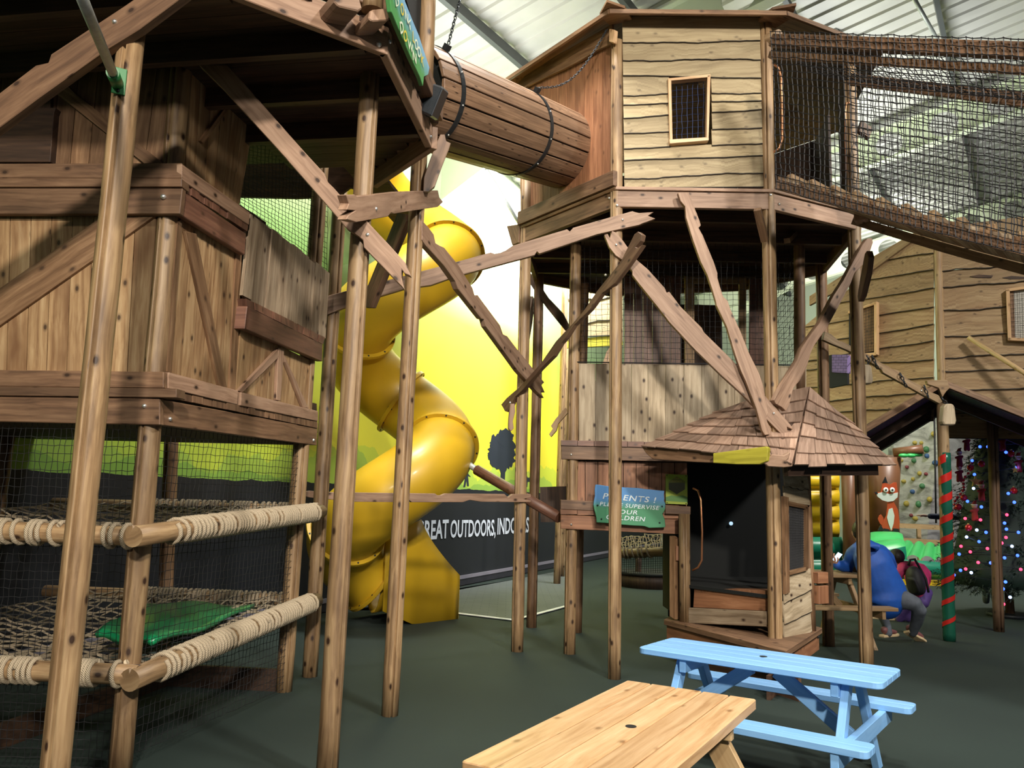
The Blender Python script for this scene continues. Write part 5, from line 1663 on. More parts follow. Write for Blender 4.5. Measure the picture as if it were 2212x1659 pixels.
# ================================================================== net bridge going off to the right
BRG = thing('net_bridge', V((pE.x, pE.y, 4.0)), 'sloping plank footbridge enclosed in black netting, leaving the top right of the frame', 'bridge')
dI = 6.62; dE = 7.32
T0, T1 = DP(1668, 88, dI), DP(2260, 112, 4.98)
B0, B1 = DP(1680, 392, dI), DP(2260, 524, 4.98)
S0, S1 = DP(1838, 172, dE), DP(2260, 222, 5.80)
Q0, Q1 = DP(1846, 470, dE), DP(2260, 572, 5.82)
EXT = 1.8
T1 = lerp(T0, T1, EXT); B1 = lerp(B0, B1, EXT); S1 = lerp(S0, S1, EXT); Q1 = lerp(Q0, Q1, EXT)
def sagp(a, c, n=10, s=0.05):
    return [lerp(a, c, i / n) - V((0, 0, s * math.sin(math.pi * i / n))) for i in range(n + 1)]
for nm, a, c, w_ in (('handrail', T0, T1, 0.10), ('handrail', S0, S1, 0.10)):
    b = MB(); b.bar(a, c, w_, 0.055, V((0, 0, 1))); b.build(nm, MT['beam'], BRG, 0.004)
b = MB(); b.bar(T0 + V((0, 0.05, -0.10)), T1 + V((0, 0.05, -0.10)), 0.05, 0.05, V((0, 0, 1))); b.build('rail_batten', MT['browpanel'], BRG)
for a, c in ((B0, B1), (Q0, Q1)):
    pts = sagp(a, c)
    for i in range(0, 10, 5):
        b = MB()
        for k in range(i, i + 5):
            b.bar(pts[k] - V((0, 0, 0.03)), pts[k + 1] - V((0, 0, 0.03)), 0.075, 0.06, V((0, 0, 1)), r=0.4)
        b.build('stringer', MT['beam'], BRG)
na, nq = sagp(B0, B1, 54), sagp(Q0, Q1, 54)
for i in range(54):
    b = MB()
    g = (na[i + 1] - na[i]) * 0.03
    b.prism([na[i] + g + V((0, 0, 0.02)), na[i + 1] + V((0, 0, 0.02)), nq[i + 1] + V((0, 0, 0.02)), nq[i] + g + V((0, 0, 0.02))], V((0, 0, 0.026)), nq[i] - na[i]); b.build('deck_plank', MT['grey'] if i % 3 else MT['browpanel'], BRG)
for i in range(1, 54, 3):
    b = MB(); p, q = na[i], nq[i]
    b.bar(lerp(p, q, 0.06) + V((0, 0, 0.075)), lerp(p, q, 0.94) + V((0, 0, 0.075)), 0.055, 0.06, V((0, 0, 1))); b.build('foot_cleat', MT['clad'], BRG, 0.01)
rgn = random.Random(4)
b = MB(); netpatch(b, lambda u, v: lerp(lerp(T0, T1, u) + V((0, 0, 0.055)), lerp(B0, B1, u) - V((0, 0, 0.075 + 0.05 * math.sin(math.pi * u))), v) - V((0.025, 0.04, 0)) + V((0, -0.03 * math.sin(math.pi * v), 0)), 80, 24, 0.0040, jit=0.005, knots=True, rg=rgn); b.build('side_net', MT['net'], BRG)
b = MB(); netpatch(b, lambda u, v: lerp(lerp(S0, S1, u), lerp(Q0, Q1, u), v), 72, 24, 0.0038, jit=0.007, knots=False, rg=rgn); b.build('side_net', MT['net'], BRG)
b = MB(); netpatch(b, lambda u, v: lerp(lerp(T0, T1, u), lerp(S0, S1, u), v) - V((0, 0, 0.10 * math.sin(math.pi * v))), 83, 20, 0.0034, jit=0.008, rg=rgn); b.build('roof_net', MT['net'], BRG)
for pts, d in ((((1670, 138), (1682, 146), (1687, 165), (1689, 230), (1690, 300), (1684, 320), (1672, 328)), dI + 0.02), (((1838, 222), (1829, 222), (1826, 240), (1826, 300), (1828, 372)), dE)):
    b = MB(); b.tube([DP(x, y, d) for x, y in pts], 0.009, 8); b.build('grab_handle', MT['copper'], BRG)
b = MB(); c = DP(1868, 478, 7.2); b.box(c - V((0.12, 0.05, 0.02)), V((0.10, -0.06, 0)), V((0.07, 0.1, 0)), V((0, 0, 0.10))); b.build('beam_end', MT['brace'], BRG, 0.004)
b = MB(); b.box(DP(1855, 283, dE + 0.1), V((0.11, 0.02, -0.06)), V((0, 0.05, 0)), V((0.03, 0, 0.11))); b.build('beam_end', MT['browpanel'], BRG, 0.004)
# ================================================================== boarded cabin at the far right
K0 = AZ(2052, 1352)
CAB = thing('play_cabin', K0, 'large cabin clad in horizontal wavy-edged boards, upper right behind the netted bridge', 'cabin')
Lp_ = vplane(K0, K0 + V((-0.66, 0.75, 0)))
Rp_ = vplane(K0, K0 + V((0.86, -0.51, 0)))
ys = [505, 545, 582, 622, 662, 700, 735, 775, 814, 846, 874, 910]
def lxs(y):  # left outline of the left-hand face (gable slope, then hidden edge)
    return max(1738, 1975 - (y - 505) * 1.55)
b = MB()
lft = [(lxs(y), y + 0.16 * (2017 - lxs(y)) * (1 if y < 760 else 0.5)) for y in ys]
waney(b, Lp_, lft, [(2018, y) for y in ys], 34, 0.03, 0.018, 0.008, None, 0.010, 21)
b.build('wall_boards', MT['clad'], CAB)
b = MB(); b.poly(Lp_, [(1982, 498), (1994, 504), (1862, 600), (1748, 660), (1748, 640), (1850, 575)], 0.05, L=((1985, 500), (1860, 590)), front=0.06); b.build('barge_board', MT['clad'], CAB, 0.004)
b = MB(); ysr = [480, 530, 575, 610, 660, 715, 760, 790, 830, 880, 935]
waney(b, Rp_, [(2032, y + 12) for y in ysr], [(2330, y - 28 + 0.10 * (y - 480)) for y in ysr], 34, 0.03, 0.018, 0.008, None, 0.010, 22); b.build('wall_boards', MT['clad'], CAB)
for y0_, x0_, x1_ in ((597, 2095, 2145), (600, 2165, 2215)):
    b = MB(); b.poly(Rp_, [(x0_, y0_), (x0_ + 20, y0_ - 4), (x1_, y0_ - 2), (x1_ - 3, y0_ + 3), (x0_ + 18, y0_ + 3)], 0.02, front=0.03); b.build('bark_strip', MT['dark'], CAB)
b = MB(); kt = up_at(K0, 2024, 470); kb = up_at(K0, 2036, 880); b.log(kb, kt, 0.055); b.build('corner_post', MT['clad'], CAB)
# window in the left face
Lf = offp(Lp_, 0.035)
b = MB(); b.poly(Lf, [(1834, 678), (1892, 656), (1892, 762), (1834, 768)], 0.01); b.build('window_opening', MT['blackmat_shade'], CAB)
Lf = offp(Lp_, 0.06)
b = MB(); b.poly(Lf, [(1853, 672), (1888, 662), (1888, 758), (1853, 764)], 0.01); b.build('window_backing', MT['browpanel'], CAB)
b = MB()
for q in ([(1888, 654), (1894, 651), (1894, 766), (1888, 763)], [(1832, 672), (1892, 652), (1892, 657), (1832, 678)], [(1832, 766), (1892, 761), (1892, 767), (1832, 772)]):
    b.poly(Lf, q, 0.08, front=0.05)
wo = b.build('window_frame', MT['pine'], CAB, 0.002)
b = MB(); Ln_ = offp(Lp_, 0.075); netpatch(b, bil(PP(1835, 678, Ln_), PP(1888, 660, Ln_), PP(1888, 761, Ln_), PP(1835, 766, Ln_)), 9, 15, 0.0025); b.build('window_net', MT['net'], wo)
# window on the right face
Rf = offp(Rp_, 0.04)
b = MB(); b.poly(Rf, [(2182, 630), (2330, 610), (2330, 730), (2186, 730)], 0.01); b.build('window_backing', plain('pale_room', (0.45, 0.42, 0.36), 0.7), CAB)
b = MB(); b.poly(Rf, [(2182, 630), (2190, 629), (2193, 730), (2185, 730)], 0.01, front=0.01); b.build('window_reveal', MT['browpanel'], CAB)
b = MB()
for q in ([(2173, 624), (2330, 602), (2330, 609), (2173, 630)], [(2173, 624), (2181, 624), (2185, 735), (2177, 735)], [(2177, 729), (2330, 736), (2330, 743), (2177, 735)]):
    b.poly(Rf, q, 0.07, front=0.05)
wo = b.build('window_frame', MT['pine'], CAB, 0.002)
b = MB(); Ln_ = offp(Rp_, 0.07); netpatch(b, bil(PP(2181, 630, Ln_), PP(2330, 608, Ln_), PP(2330, 737, Ln_), PP(2184, 732, Ln_)), 14, 11, 0.0025); b.build('window_net', MT['net'], wo)
# loose pole in front of the cabin
lp_ = thing('round_pole', DP(2150, 765, 9.2), 'pale round pole slanting across the front of the boarded cabin, lower right window', 'pole')
b = MB(); b.tube([PP(2092, 729, offp(Rp_, 0.12)), PP(2330, 880, offp(Rp_, 0.5))], 0.030, 12); b.build('pole', MT['pineleg'], lp_)
# poles, purple-brick panel between the towers
b = MB(); p_ = AZ(1792, 1372); q_ = up_at(p_, 1776, 560)
cp = thing('castle_panel', DP(1808, 790, 10.2), 'small purple painted brick panel seen between tower poles in front of the boarded cabin', 'panel')
m, nt, bs = newmat('purple_brick_paint')
tc = node(nt, 'ShaderNodeTexCoord')
br = node(nt, 'ShaderNodeTexBrick', i_Scale=7.0)
br.inputs['Color1'].default_value = (0.27, 0.20, 0.42, 1); br.inputs['Color2'].default_value = (0.22, 0.16, 0.36, 1); br.inputs['Mortar'].default_value = (0.08, 0.06, 0.12, 1)
nt.links.new(tc.outputs['UV'], br.inputs['Vector']); nt.links.new(br.outputs['Color'], bs.inputs['Base Color'])
pp_ = vplane(DP(1800, 790, 10.2), DP(1840, 790, 10.0))
b = MB(); b.poly(pp_, [(1797, 766), (1830, 766), (1830, 806), (1797, 804)], 0.08, L=((1797, 790), (1830, 790))); b.build('brick_face', m, cp)
b = MB(); b.poly(pp_, [(1790, 768), (1797, 766), (1797, 805), (1830, 806), (1830, 830), (1792, 838), (1786, 812)], 0.05, front=-0.01); b.build('dark_edge', MT['black'], cp)
# brace board with hanging blocks
cbp = vplane(DP(1790, 720, 8.9), DP(2040, 880, 8.9))
brace('timber_brace', [(1782, 716), (1796, 722), (1812, 736), (1820, 738), (1884, 770), (1900, 782), (1920, 792), (1925, 796), (1940, 800), (1960, 818), (1996, 836), (2010, 846), (2028, 854), (2036, 868), (2030, 872), (1992, 852), (1950, 828), (1908, 805), (1904, 798), (1880, 782), (1830, 756), (1800, 744), (1778, 734)], cbp, 0.05, 'clad',
      'slanting brace board with chains wound round it, in front of the boarded cabin', [(1990, 844)], L=((1790, 725), (2030, 865)))
for (bx, by, cx0, cy0, w2, h2, lab) in ((1874, 808, 1878, 768, 13, 21, 'left of the two wooden blocks hanging on chain from the slanting brace board'), (2052, 895, 2040, 858, 15, 23, 'right of the two wooden blocks hanging on chain, above the ribbon-wrapped pole')):
    hb = thing('hanging_block', PP(bx, by, offp(cbp, 0.10)), lab, 'wooden block')
    q = [(bx - w2 * .5, by - h2), (bx + w2 * .45, by - h2), (bx + w2 * .75, by - h2 * .7), (bx + w2, by + h2 * .6), (bx + w2 * .8, by + h2), (bx - w2 * .8, by + h2), (bx - w2, by + h2 * .65), (bx - w2 * .8, by - h2 * .7)]
    b = MB(); b.poly(offp(cbp, 0.14), q, 0.09, L=((bx, by - h2), (bx, by + h2))); b.build('block', MT['grey2'], hb, 0.012)
    chain('chain', [PP(cx0 - 6, cy0, offp(cbp, 0.06)), PP(cx0 - 1, cy0 + 8, offp(cbp, 0.08)), PP(bx, by - h2 + 5, offp(cbp, 0.10))], hb, link=0.05, rad=0.006, wdt=0.014)
for x0_, y0_, x1_, y1_, lab in ((1884, 768, 1896, 796, 'upper'), (1944, 806, 1958, 836, 'middle'), (1996, 832, 2006, 860, 'lower')):
    o = chain('chain', [PP(x0_, y0_, offp(cbp, 0.02)), PP((x0_ + x1_) / 2, (y0_ + y1_) / 2, offp(cbp, 0.03)), PP(x1_, y1_, offp(cbp, 0.02))], None, link=0.05, rad=0.006, wdt=0.014)
    tag(o, lab + ' short chain wound round the slanting brace board before the boarded cabin', 'chain', 'chains on the slanting brace board')

# ================================================================== gable canopy
CAN = thing('gable_canopy', AZ(2051, 1385), 'dark gabled timber canopy over the passage below the boarded cabin', 'canopy')
ga, gl, gr_ = DP(2036, 836, 9.25), DP(1850, 948, 9.0), DP(2260, 925, 8.9)
rdg = V((1.55, 3.0, 0))
for a_, e_ in ((ga, gl), (ga, gr_)):
    b = MB(); b.prism([a_, e_, e_ + rdg, a_ + rdg], V((0, 0, 0.05)), rdg); b.build('roof_slope', MT['dark'], CAN)
    b = MB(); nn_ = V((0, 0, 1)); b.bar(a_ + V((0, 0, 0.05)), e_ + V((0, 0, 0.05)), 0.07, 0.05, V((0, 0, 1))); b.build('barge_board', MT['browpanel'], CAN, 0.003)
    for k in range(2):
        b = MB(); b.bar(a_ + rdg * (0.2 + 0.35 * k) - V((0, 0, 0.05)), e_ + rdg * (0.2 + 0.35 * k) - V((0, 0, 0.05)), 0.10, 0.05, V((0, 0, 1))); b.build('rafter', MT['dark'], CAN)
b = MB(); b.poly((ga + V((0, -0.06, 0)), V((0, -1, 0))), [(2002, 822), (2046, 820), (2052, 838), (2044, 846), (2036, 858), (2028, 838), (2004, 830)], 0.05); b.build('king_block', MT['clad'], CAN, 0.004)
# two far canopy posts
add_post(CAN, (2158, 1364), (2142, 880), 0.062, 'beam')
# shingled small awning under it on the left
# ribbon-wrapped pole
pC2 = AZ(2051, 1385)
DPO = thing('wrapped_pole', pC2, 'wooden pole wrapped in green satin with a red spiral ribbon, beside the Christmas tree', 'pole')
ctp = up_at(pC2, 2034, 845)
b = MB(); b.log(pC2, ctp, 0.062); b.build('pole', MT['clad'], DPO)
g1 = up_at(pC2, 2040, 978)
MT['satin'] = plain('green_satin', (0.012, 0.105, 0.065), 0.25, 0.15, 0.2, 6, bump=0.3)
MT['redribbon'] = plain('red_satin', (0.55, 0.022, 0.016), 0.3, 0.05)
b = MB()
nn2 = 26
pts = [lerp(pC2 + V((0, 0, 0.003)), g1, i / nn2) for i in range(nn2 + 1)]
b.tube(pts, [0.0665 + 0.002 * math.sin(i * 2.1) for i in range(nn2 + 1)], 24); b.build('satin_wrap', MT['satin'], DPO)
b = MB()
d = (g1 - pC2); Lh = d.length; dn = d.normalized(); x = dn.orthogonal().normalized(); y = dn.cross(x)
turns = 8.6; N = int(turns * 26)
P = []; F = []
for i in range(N + 1):
    a = 2 * math.pi * i / 26
    c = pC2 + dn * (0.10 + (Lh - 0.16) * (i / N)) + (x * math.cos(a) + y * math.sin(a)) * 0.071
    w_ = 0.024 + 0.026 * (i / N)
    P += [c - dn * w_, c + dn * w_]
for i in range(N):
    F.append((2 * i, 2 * i + 2, 2 * i + 3, 2 * i + 1))
b.add(P, F, dn, None, True); b.build('red_ribbon', MT['redribbon'], DPO)

# ================================================================== inflatable castle, climbing wall, barrier (far back)
def bulge(mb, A, B, C, D, n, h, along_u=True, seg=6, cols=8):
    """inflated panel A B C D (A-B top), n tubes side by side from A-B to D-C, swelling h along the normal"""
    nr = (B - A).cross(D - A).normalized()
    if nr.dot(CAM - A) < 0 and abs(nr.z) < 0.7: nr = -nr
    if nr.z < -0.3: nr = -nr
    P = []; F = []
    R_ = n * seg
    for i in range(R_ + 1):
        t = i / R_
        hh = h * abs(math.sin(math.pi * t * n)) ** 0.6
        for j in range(cols + 1):
            u = j / cols
            e = math.sin(math.pi * u) ** 0.25 if 0 < u < 1 else 0
            P.append(lerp(lerp(A, B, u), lerp(D, C, u), t) + nr * hh * (0.35 + 0.65 * e))
    for i in range(R_):
        for j in range(cols):
            F.append((i * (cols + 1) + j, i * (cols + 1) + j + 1, (i + 1) * (cols + 1) + j + 1, (i + 1) * (cols + 1) + j))
    mb.add(P, F, B - A, None, True)
MT['yvinyl'] = plain('yellow_vinyl', (0.80, 0.52, 0.015), 0.35, 0, 0.05, 2)
MT['gvinyl'] = plain('green_vinyl_light', (0.055, 0.48, 0.13), 0.35, 0, 0.08, 2)
MT['tvinyl'] = plain('teal_vinyl', (0.010, 0.20, 0.12), 0.35, 0, 0.08, 2)
MT['bvinyl'] = plain('brown_vinyl', (0.17, 0.075, 0.035), 0.4, 0, 0.08, 2)
IC = thing('bouncy_castle', DP(1900, 1250, 17), 'yellow, green and brown inflatable castle at the back beyond the man in blue', 'bouncy castle')
b = MB(); bulge(b, DP(1728, 1022, 18), DP(1812, 1022, 18), DP(1812, 1160, 18), DP(1728, 1160, 18), 4, 0.16)
b.box(DP(1728, 1165, 18.1), DP(1812, 1165, 18.1) - DP(1728, 1165, 18.1), V((0, 0, 1.6)), V((0, 0.2, 0))); b.build('back_panel', MT['yvinyl'], IC)
b = MB(); p = DP(1720, 1160, 17.6); q = DP(1818, 1160, 17.6); bulge(b, p, q, q - V((0, 0, 0.9)), p - V((0, 0, 0.9)), 2, 0.18); b.build('base', MT['tvinyl'], IC)
b = MB(); b.tube([DP(1838, 1260, 17.3), DP(1834, 1130, 17.3), DP(1832, 1000, 17.3)], [0.16, 0.13, 0.15], 14); b.build('pillar', MT['bvinyl'], IC)
tb = DP(1905, 1155, 17.4)
b = MB(); c0_, c1_ = DP(1908, 1190, 17.6), DP(1908, 985, 17.6); b.tube([c0_, lerp(c0_, c1_, .5), c1_], [0.34, 0.31, 0.36], 24); b.build('tree_trunk', MT['bvinyl'], IC)
b = MB(); b.tube([DP(1930, 978, 17.5), DP(1994, 970, 17.2)], 0.10, 14); b.build('branch', MT['bvinyl'], IC)
b = MB()
for x_, y_, s_ in ((1952, 984, 10), (1968, 984, 12), (1982, 982, 9)):
    b.sphere(DP(x_, y_, 17.25), 0.09, 10, 7, (1.3, 0.6, 0.5))
b.build('leaf_fringe', MT['gvinyl'], IC)
b = MB(); A, B = DP(1880, 1150, 17.0), DP(1948, 1153, 16.9); C, D = DP(1956, 1180, 16.0), DP(1880, 1196, 15.9); bulge(b, A, B, C, D, 2, 0.10); b.build('step', MT['gvinyl'], IC)
b = MB(); bulge(b, D, C, C - V((0, 0, 0.75)), D - V((0, 0, 0.75)), 1, 0.10); b.build('step_front', MT['tvinyl'], IC)
A, B = DP(1950, 1176, 17.0), DP(2046, 1184, 17.0); C, D = DP(2050, 1216, 15.9), DP(1926, 1206, 15.9)
b = MB()
nr_ = V((0, 0, 1)); P = []; F = []; NU, NV = 32, 8
for j in range(NV + 1):
    for i in range(NU + 1):
        u, v = i / NU, j / NV
        P.append(lerp(lerp(A, B, u), lerp(D, C, u), v) + V((0, 0, 0.10 * abs(math.sin(math.pi * u * 4)) ** 0.6)))
for j in range(NV):
    for i in range(NU):
        F.append((j * (NU + 1) + i, (j + 1) * (NU + 1) + i, (j + 1) * (NU + 1) + i + 1, j * (NU + 1) + i + 1))
b.add(P, F, None, None, True); b.build('ramp', MT['gvinyl'], IC)
b = MB(); bulge(b, D, C, V((C.x, C.y, 0.12)), V((D.x, D.y, 0.12)), 1, 0.14); b.build('ramp_front', MT['tvinyl'], IC)
b = MB(); b.box(V((D.x, D.y - 0.15, 0)), V((C.x - D.x, C.y - D.y, 0)), V((0, 0, 0.10)), V((0, 0.2, 0))); b.build('skirt', MT['yvinyl'], IC)
# painted fox panel standing on the step
FPp = (DP(1915, 1100, 17.0), -FW)
FX = thing('fox_panel', DP(1915, 1150, 17.0), 'cartoon fox cut-out sitting against the brown inflatable trunk', 'fox figure')
fx = lambda pts: [(1672 + x / 2.989, 900 + y / 2.989) for x, y in pts]
MT['foxred'] = plain('fox_red', (0.52, 0.085, 0.028), 0.5); MT['foxwhite'] = plain('fox_white', (0.72, 0.78, 0.74), 0.5)
for nm, pts, mt, fr in (('tail', [(680, 640), (692, 632), (706, 650), (712, 690), (700, 705), (684, 690), (672, 660)], 'foxred', 0.0),
                        ('body', [(735, 545), (770, 545), (800, 600), (812, 680), (808, 735), (690, 735), (700, 690), (725, 640)], 'foxred', 0.01),
                        ('chest', [(742, 598), (765, 590), (778, 640), (772, 690), (757, 738), (740, 690), (730, 650)], 'foxwhite', 0.02),
                        ('head', [(702, 430), (720, 426), (750, 440), (775, 425), (792, 425), (800, 490), (796, 530), (760, 548), (735, 550), (690, 530), (650, 500), (655, 488), (690, 490)], 'foxred', 0.02),
                        ('muzzle', [(662, 498), (700, 488), (750, 500), (800, 490), (798, 520), (770, 545), (735, 550), (700, 540), (668, 515)], 'foxwhite', 0.03),
                        ('ear', [(700, 430), (720, 388), (735, 430), (718, 426)], 'black', 0.025), ('nose', [(648, 490), (665, 486), (672, 496), (660, 503)], 'black', 0.04),
                        ('paw', [(670, 735), (690, 700), (712, 735)], 'black', 0.03), ('paw', [(700, 748), (712, 722), (745, 728), (752, 752)], 'black', 0.03), ('paw', [(765, 750), (772, 722), (806, 725), (808, 748)], 'black', 0.03)):
    b = MB(); b.poly(FPp, fx(pts), 0.02, front=fr); b.build(nm, MT[mt], FX)
for ex_, ey_ in ((722, 473), (764, 473)):
    b = MB(); c = PP(1672 + ex_ / 2.989, 900 + ey_ / 2.989, offp(FPp, 0.05)); b.sphere(c, 0.055, 14, 10, (1, 0.3, 1)); e_o = b.build('eye', MT['white'], FX)
    b = MB(); b.sphere(c + V((-0.005, -0.018, 0)), 0.022, 10, 7, (1, 0.3, 1)); b.build('pupil', MT['black'], e_o)
# climbing wall
m, nt, bs = newmat('painted_rock_wall')
tc = node(nt, 'ShaderNodeTexCoord'); mp = node(nt, 'ShaderNodeMapping'); mp.inputs['Scale'].default_value = (1.0, 1.0, 2.6); mp.inputs['Rotation'].default_value = (0, 0.6, 0)
nt.links.new(tc.outputs['Object'], mp.inputs[0])
nz = node(nt, 'ShaderNodeTexNoise', i_Scale=1.6, i_Detail=7.0, i_Roughness=0.62, i_Distortion=1.2); nt.links.new(mp.outputs[0], nz.inputs['Vector'])
c = ramp(nt, [(0.33, (0.26, 0.25, 0.26)), (0.45, (0.52, 0.51, 0.52)), (0.58, (0.72, 0.71, 0.72))], nz.outputs[0]).outputs[0]
nt.links.new(c, bs.inputs['Base Color']); bs.inputs['Roughness'].default_value = 0.7
MT['rock'] = m
CW = thing('climbing_wall', AZ(2040, 1236), 'pale grey painted climbing wall with coloured holds, far right behind the tree', 'climbing wall')
cwA, cwB, cwC = DP(1930, 1180, 20.5), DP(1992, 1182, 19.8), DP(2330, 1200, 20.5)
tA, tB, tC = DP(1930, 850, 20.2), DP(2042, 850, 19.0), DP(2330, 850, 19.6)
cwA.z = cwB.z = cwC.z = 0.0
b = MB(); b.prism([tA, tB, cwB, cwA], V((0, 0.3, 0))); b.build('panel', MT['rock'], CW)
b = MB(); b.prism([tB, tC, cwC, cwB], V((0, 0.3, 0))); b.build('panel', MT['rock'], CW)
hc = [plain('hold_' + n_, c_, 0.5) for n_, c_ in (('yellow', (0.42, 0.33, 0.06)), ('green', (0.06, 0.2, 0.08)), ('maroon', (0.22, 0.04, 0.05)), ('blue', (0.05, 0.12, 0.28)))]
cpl = ((tA + tB) / 2, (tB - tA).cross(cwA - tA).normalized())
for i, (x_, y_) in enumerate([(1945, 995), (1972, 995), (1957, 1009), (1974, 957), (1988, 957), (1999, 971), (2014, 938), (2000, 985), (1970, 1035), (1984, 1023), (1998, 1024), (1969, 1062), (1956, 1088), (1982, 1089), (1966, 1113), (2006, 1079), (1950, 1040), (1990, 1050), (1975, 1120), (2018, 1000)]):
    p = PP(x_, y_, cpl)
    b = MB(); b.sphere(p + V((0, -0.05, 0)), random.uniform(0.05, 0.085), 8, 6, (1, 0.7, random.uniform(0.6, 1.1))); b.build('climbing_hold', hc[i % 4 if i % 3 else 0], CW)
b = MB(); b.tube([DP(2018, 880, 18.6), DP(2022, 1130, 18.4)], 0.02, 6); b.build('rope', MT['net'], CW)
FE = thing('barrier_fence', DP(1985, 1190, 18.6), 'pale timber barrier of two rails in front of the climbing wall', 'fence')
for a_, c_ in (((1938, 1135), (2060, 1141)), ((1950, 1167), (2060, 1174))):
    b = MB(); b.bar(DP(*a_, 18.6), DP(*c_, 18.2), 0.11, 0.05, V((0, 0, 1))); b.build('rail', MT['pineleg'], FE)
for x_ in (1984, 2046):
    b = MB(); p = DP(x_, 1136, 18.7); b.bar(p, V((p.x, p.y, 0)), 0.09, 0.05, V((1, 0, 0))); b.build('fence_post', MT['pineleg'], FE)

# ================================================================== far tower and rope deck seen through the octagon's legs
FT = thing('play_tower', AZ(1203, 1262), 'distant pale-boarded tower lit by the wall lamp, glimpsed between the octagon\'s legs', 'play tower')
add_post(FT, (1203, 1262), (1222, 610), 0.062)
add_post(FT, (1213, 1246), (1230, 640), 0.055)
fp = vplane(AZ(1203, 1262), AZ(1203, 1262) + V((1, -0.12, 0)))
b = MB(); waney(b, fp, [(1216, 600), (1216, 650), (1216, 700), (1216, 730)], [(1345, 590), (1345, 640), (1345, 690), (1345, 724)], 20, 0.03, 0.02, 0.02, None, 0.012, 33); b.build('wall_boards', MT['waney'], FT)
b = MB(); b.poly(fp, [(1216, 736), (1345, 722), (1345, 745), (1216, 752)], 0.06); b.build('deck_beam', MT['yellowboard'], FT)
b = MB(); b.poly(fp, [(1310, 760), (1345, 712), (1345, 735), (1322, 790), (1300, 790)], 0.06, front=0.1); b.build('strut', MT['brace'], FT)
brace('offcut', [(1190, 920), (1200, 905), (1222, 880), (1226, 892), (1206, 915), (1202, 930), (1190, 944), (1186, 938), (1194, 926)], vplane(pIFL, pIFL + V((1, -0.2, 0)), 0.05), 0.04, 'clad', '', L=((1222, 885), (1190, 940)), parent=RTW)
b = MB(); b.box(AZ(1300, 1252) + V((0, 0, 1.0)), V((0.5, 0, 0)), V((0, 0, 0.04)), V((0, 0.5, 0)))
RF2 = thing('rope_net_frame', AZ(1395, 1262), 'low rope-wrapped pole frame in the shade beneath the octagon tower', 'rope frame')
pole(RF2, DP(1334, 1196, 11.0), DP(1470, 1190, 10.6), 0.06, wraps=((0.1, 0.55, 0.06),), rr=0.012, rope='oldrope')
p0_, p1_ = DP(1344, 1172, 11.2), DP(1470, 1168, 10.8)
b = MB(); netpatch(b, bil(p0_ + V((0, 0.2, 0.06)), p1_ + V((0, 0.2, 0.1)), DP(1470, 1186, 10.7), DP(1340, 1190, 11.0)), 22, 5, 0.008, jit=0.02); b.build('rope_net', MT['rope'], RF2)
b = MB(); netpatch(b, bil(DP(1344, 1200, 11.0), DP(1470, 1196, 10.7), DP(1470, 1236, 10.7), DP(1344, 1240, 11.0)), 26, 8, 0.003); b.build('side_net', MT['net'], RF2)
for x_, y_ in ((1378, 1268), (1460, 1262)):
    pp2 = AZ(x_, y_); b = MB(); b.log(pp2, up_at(pp2, x_ + 2, 1190), 0.05); b.build('leg', MT['dark'], RF2)
drp = AZ(1412, 1272)
DR = thing('play_drum', drp, 'low round dark drum on the floor beneath the rope frame of the octagon tower', 'drum')
b = MB(); b.tube([drp + V((0, 0.4, 0)), drp + V((0, 0.4, 0.22))], 0.55, 28); b.build('drum', MT['dark'], DR); b = MB(); b.tube([drp + V((0, 0.4, 0.22)), drp + V((0, 0.4, 0.26))], 0.58, 28); b.build('drum_top', MT['blackmat_shade'], DR)

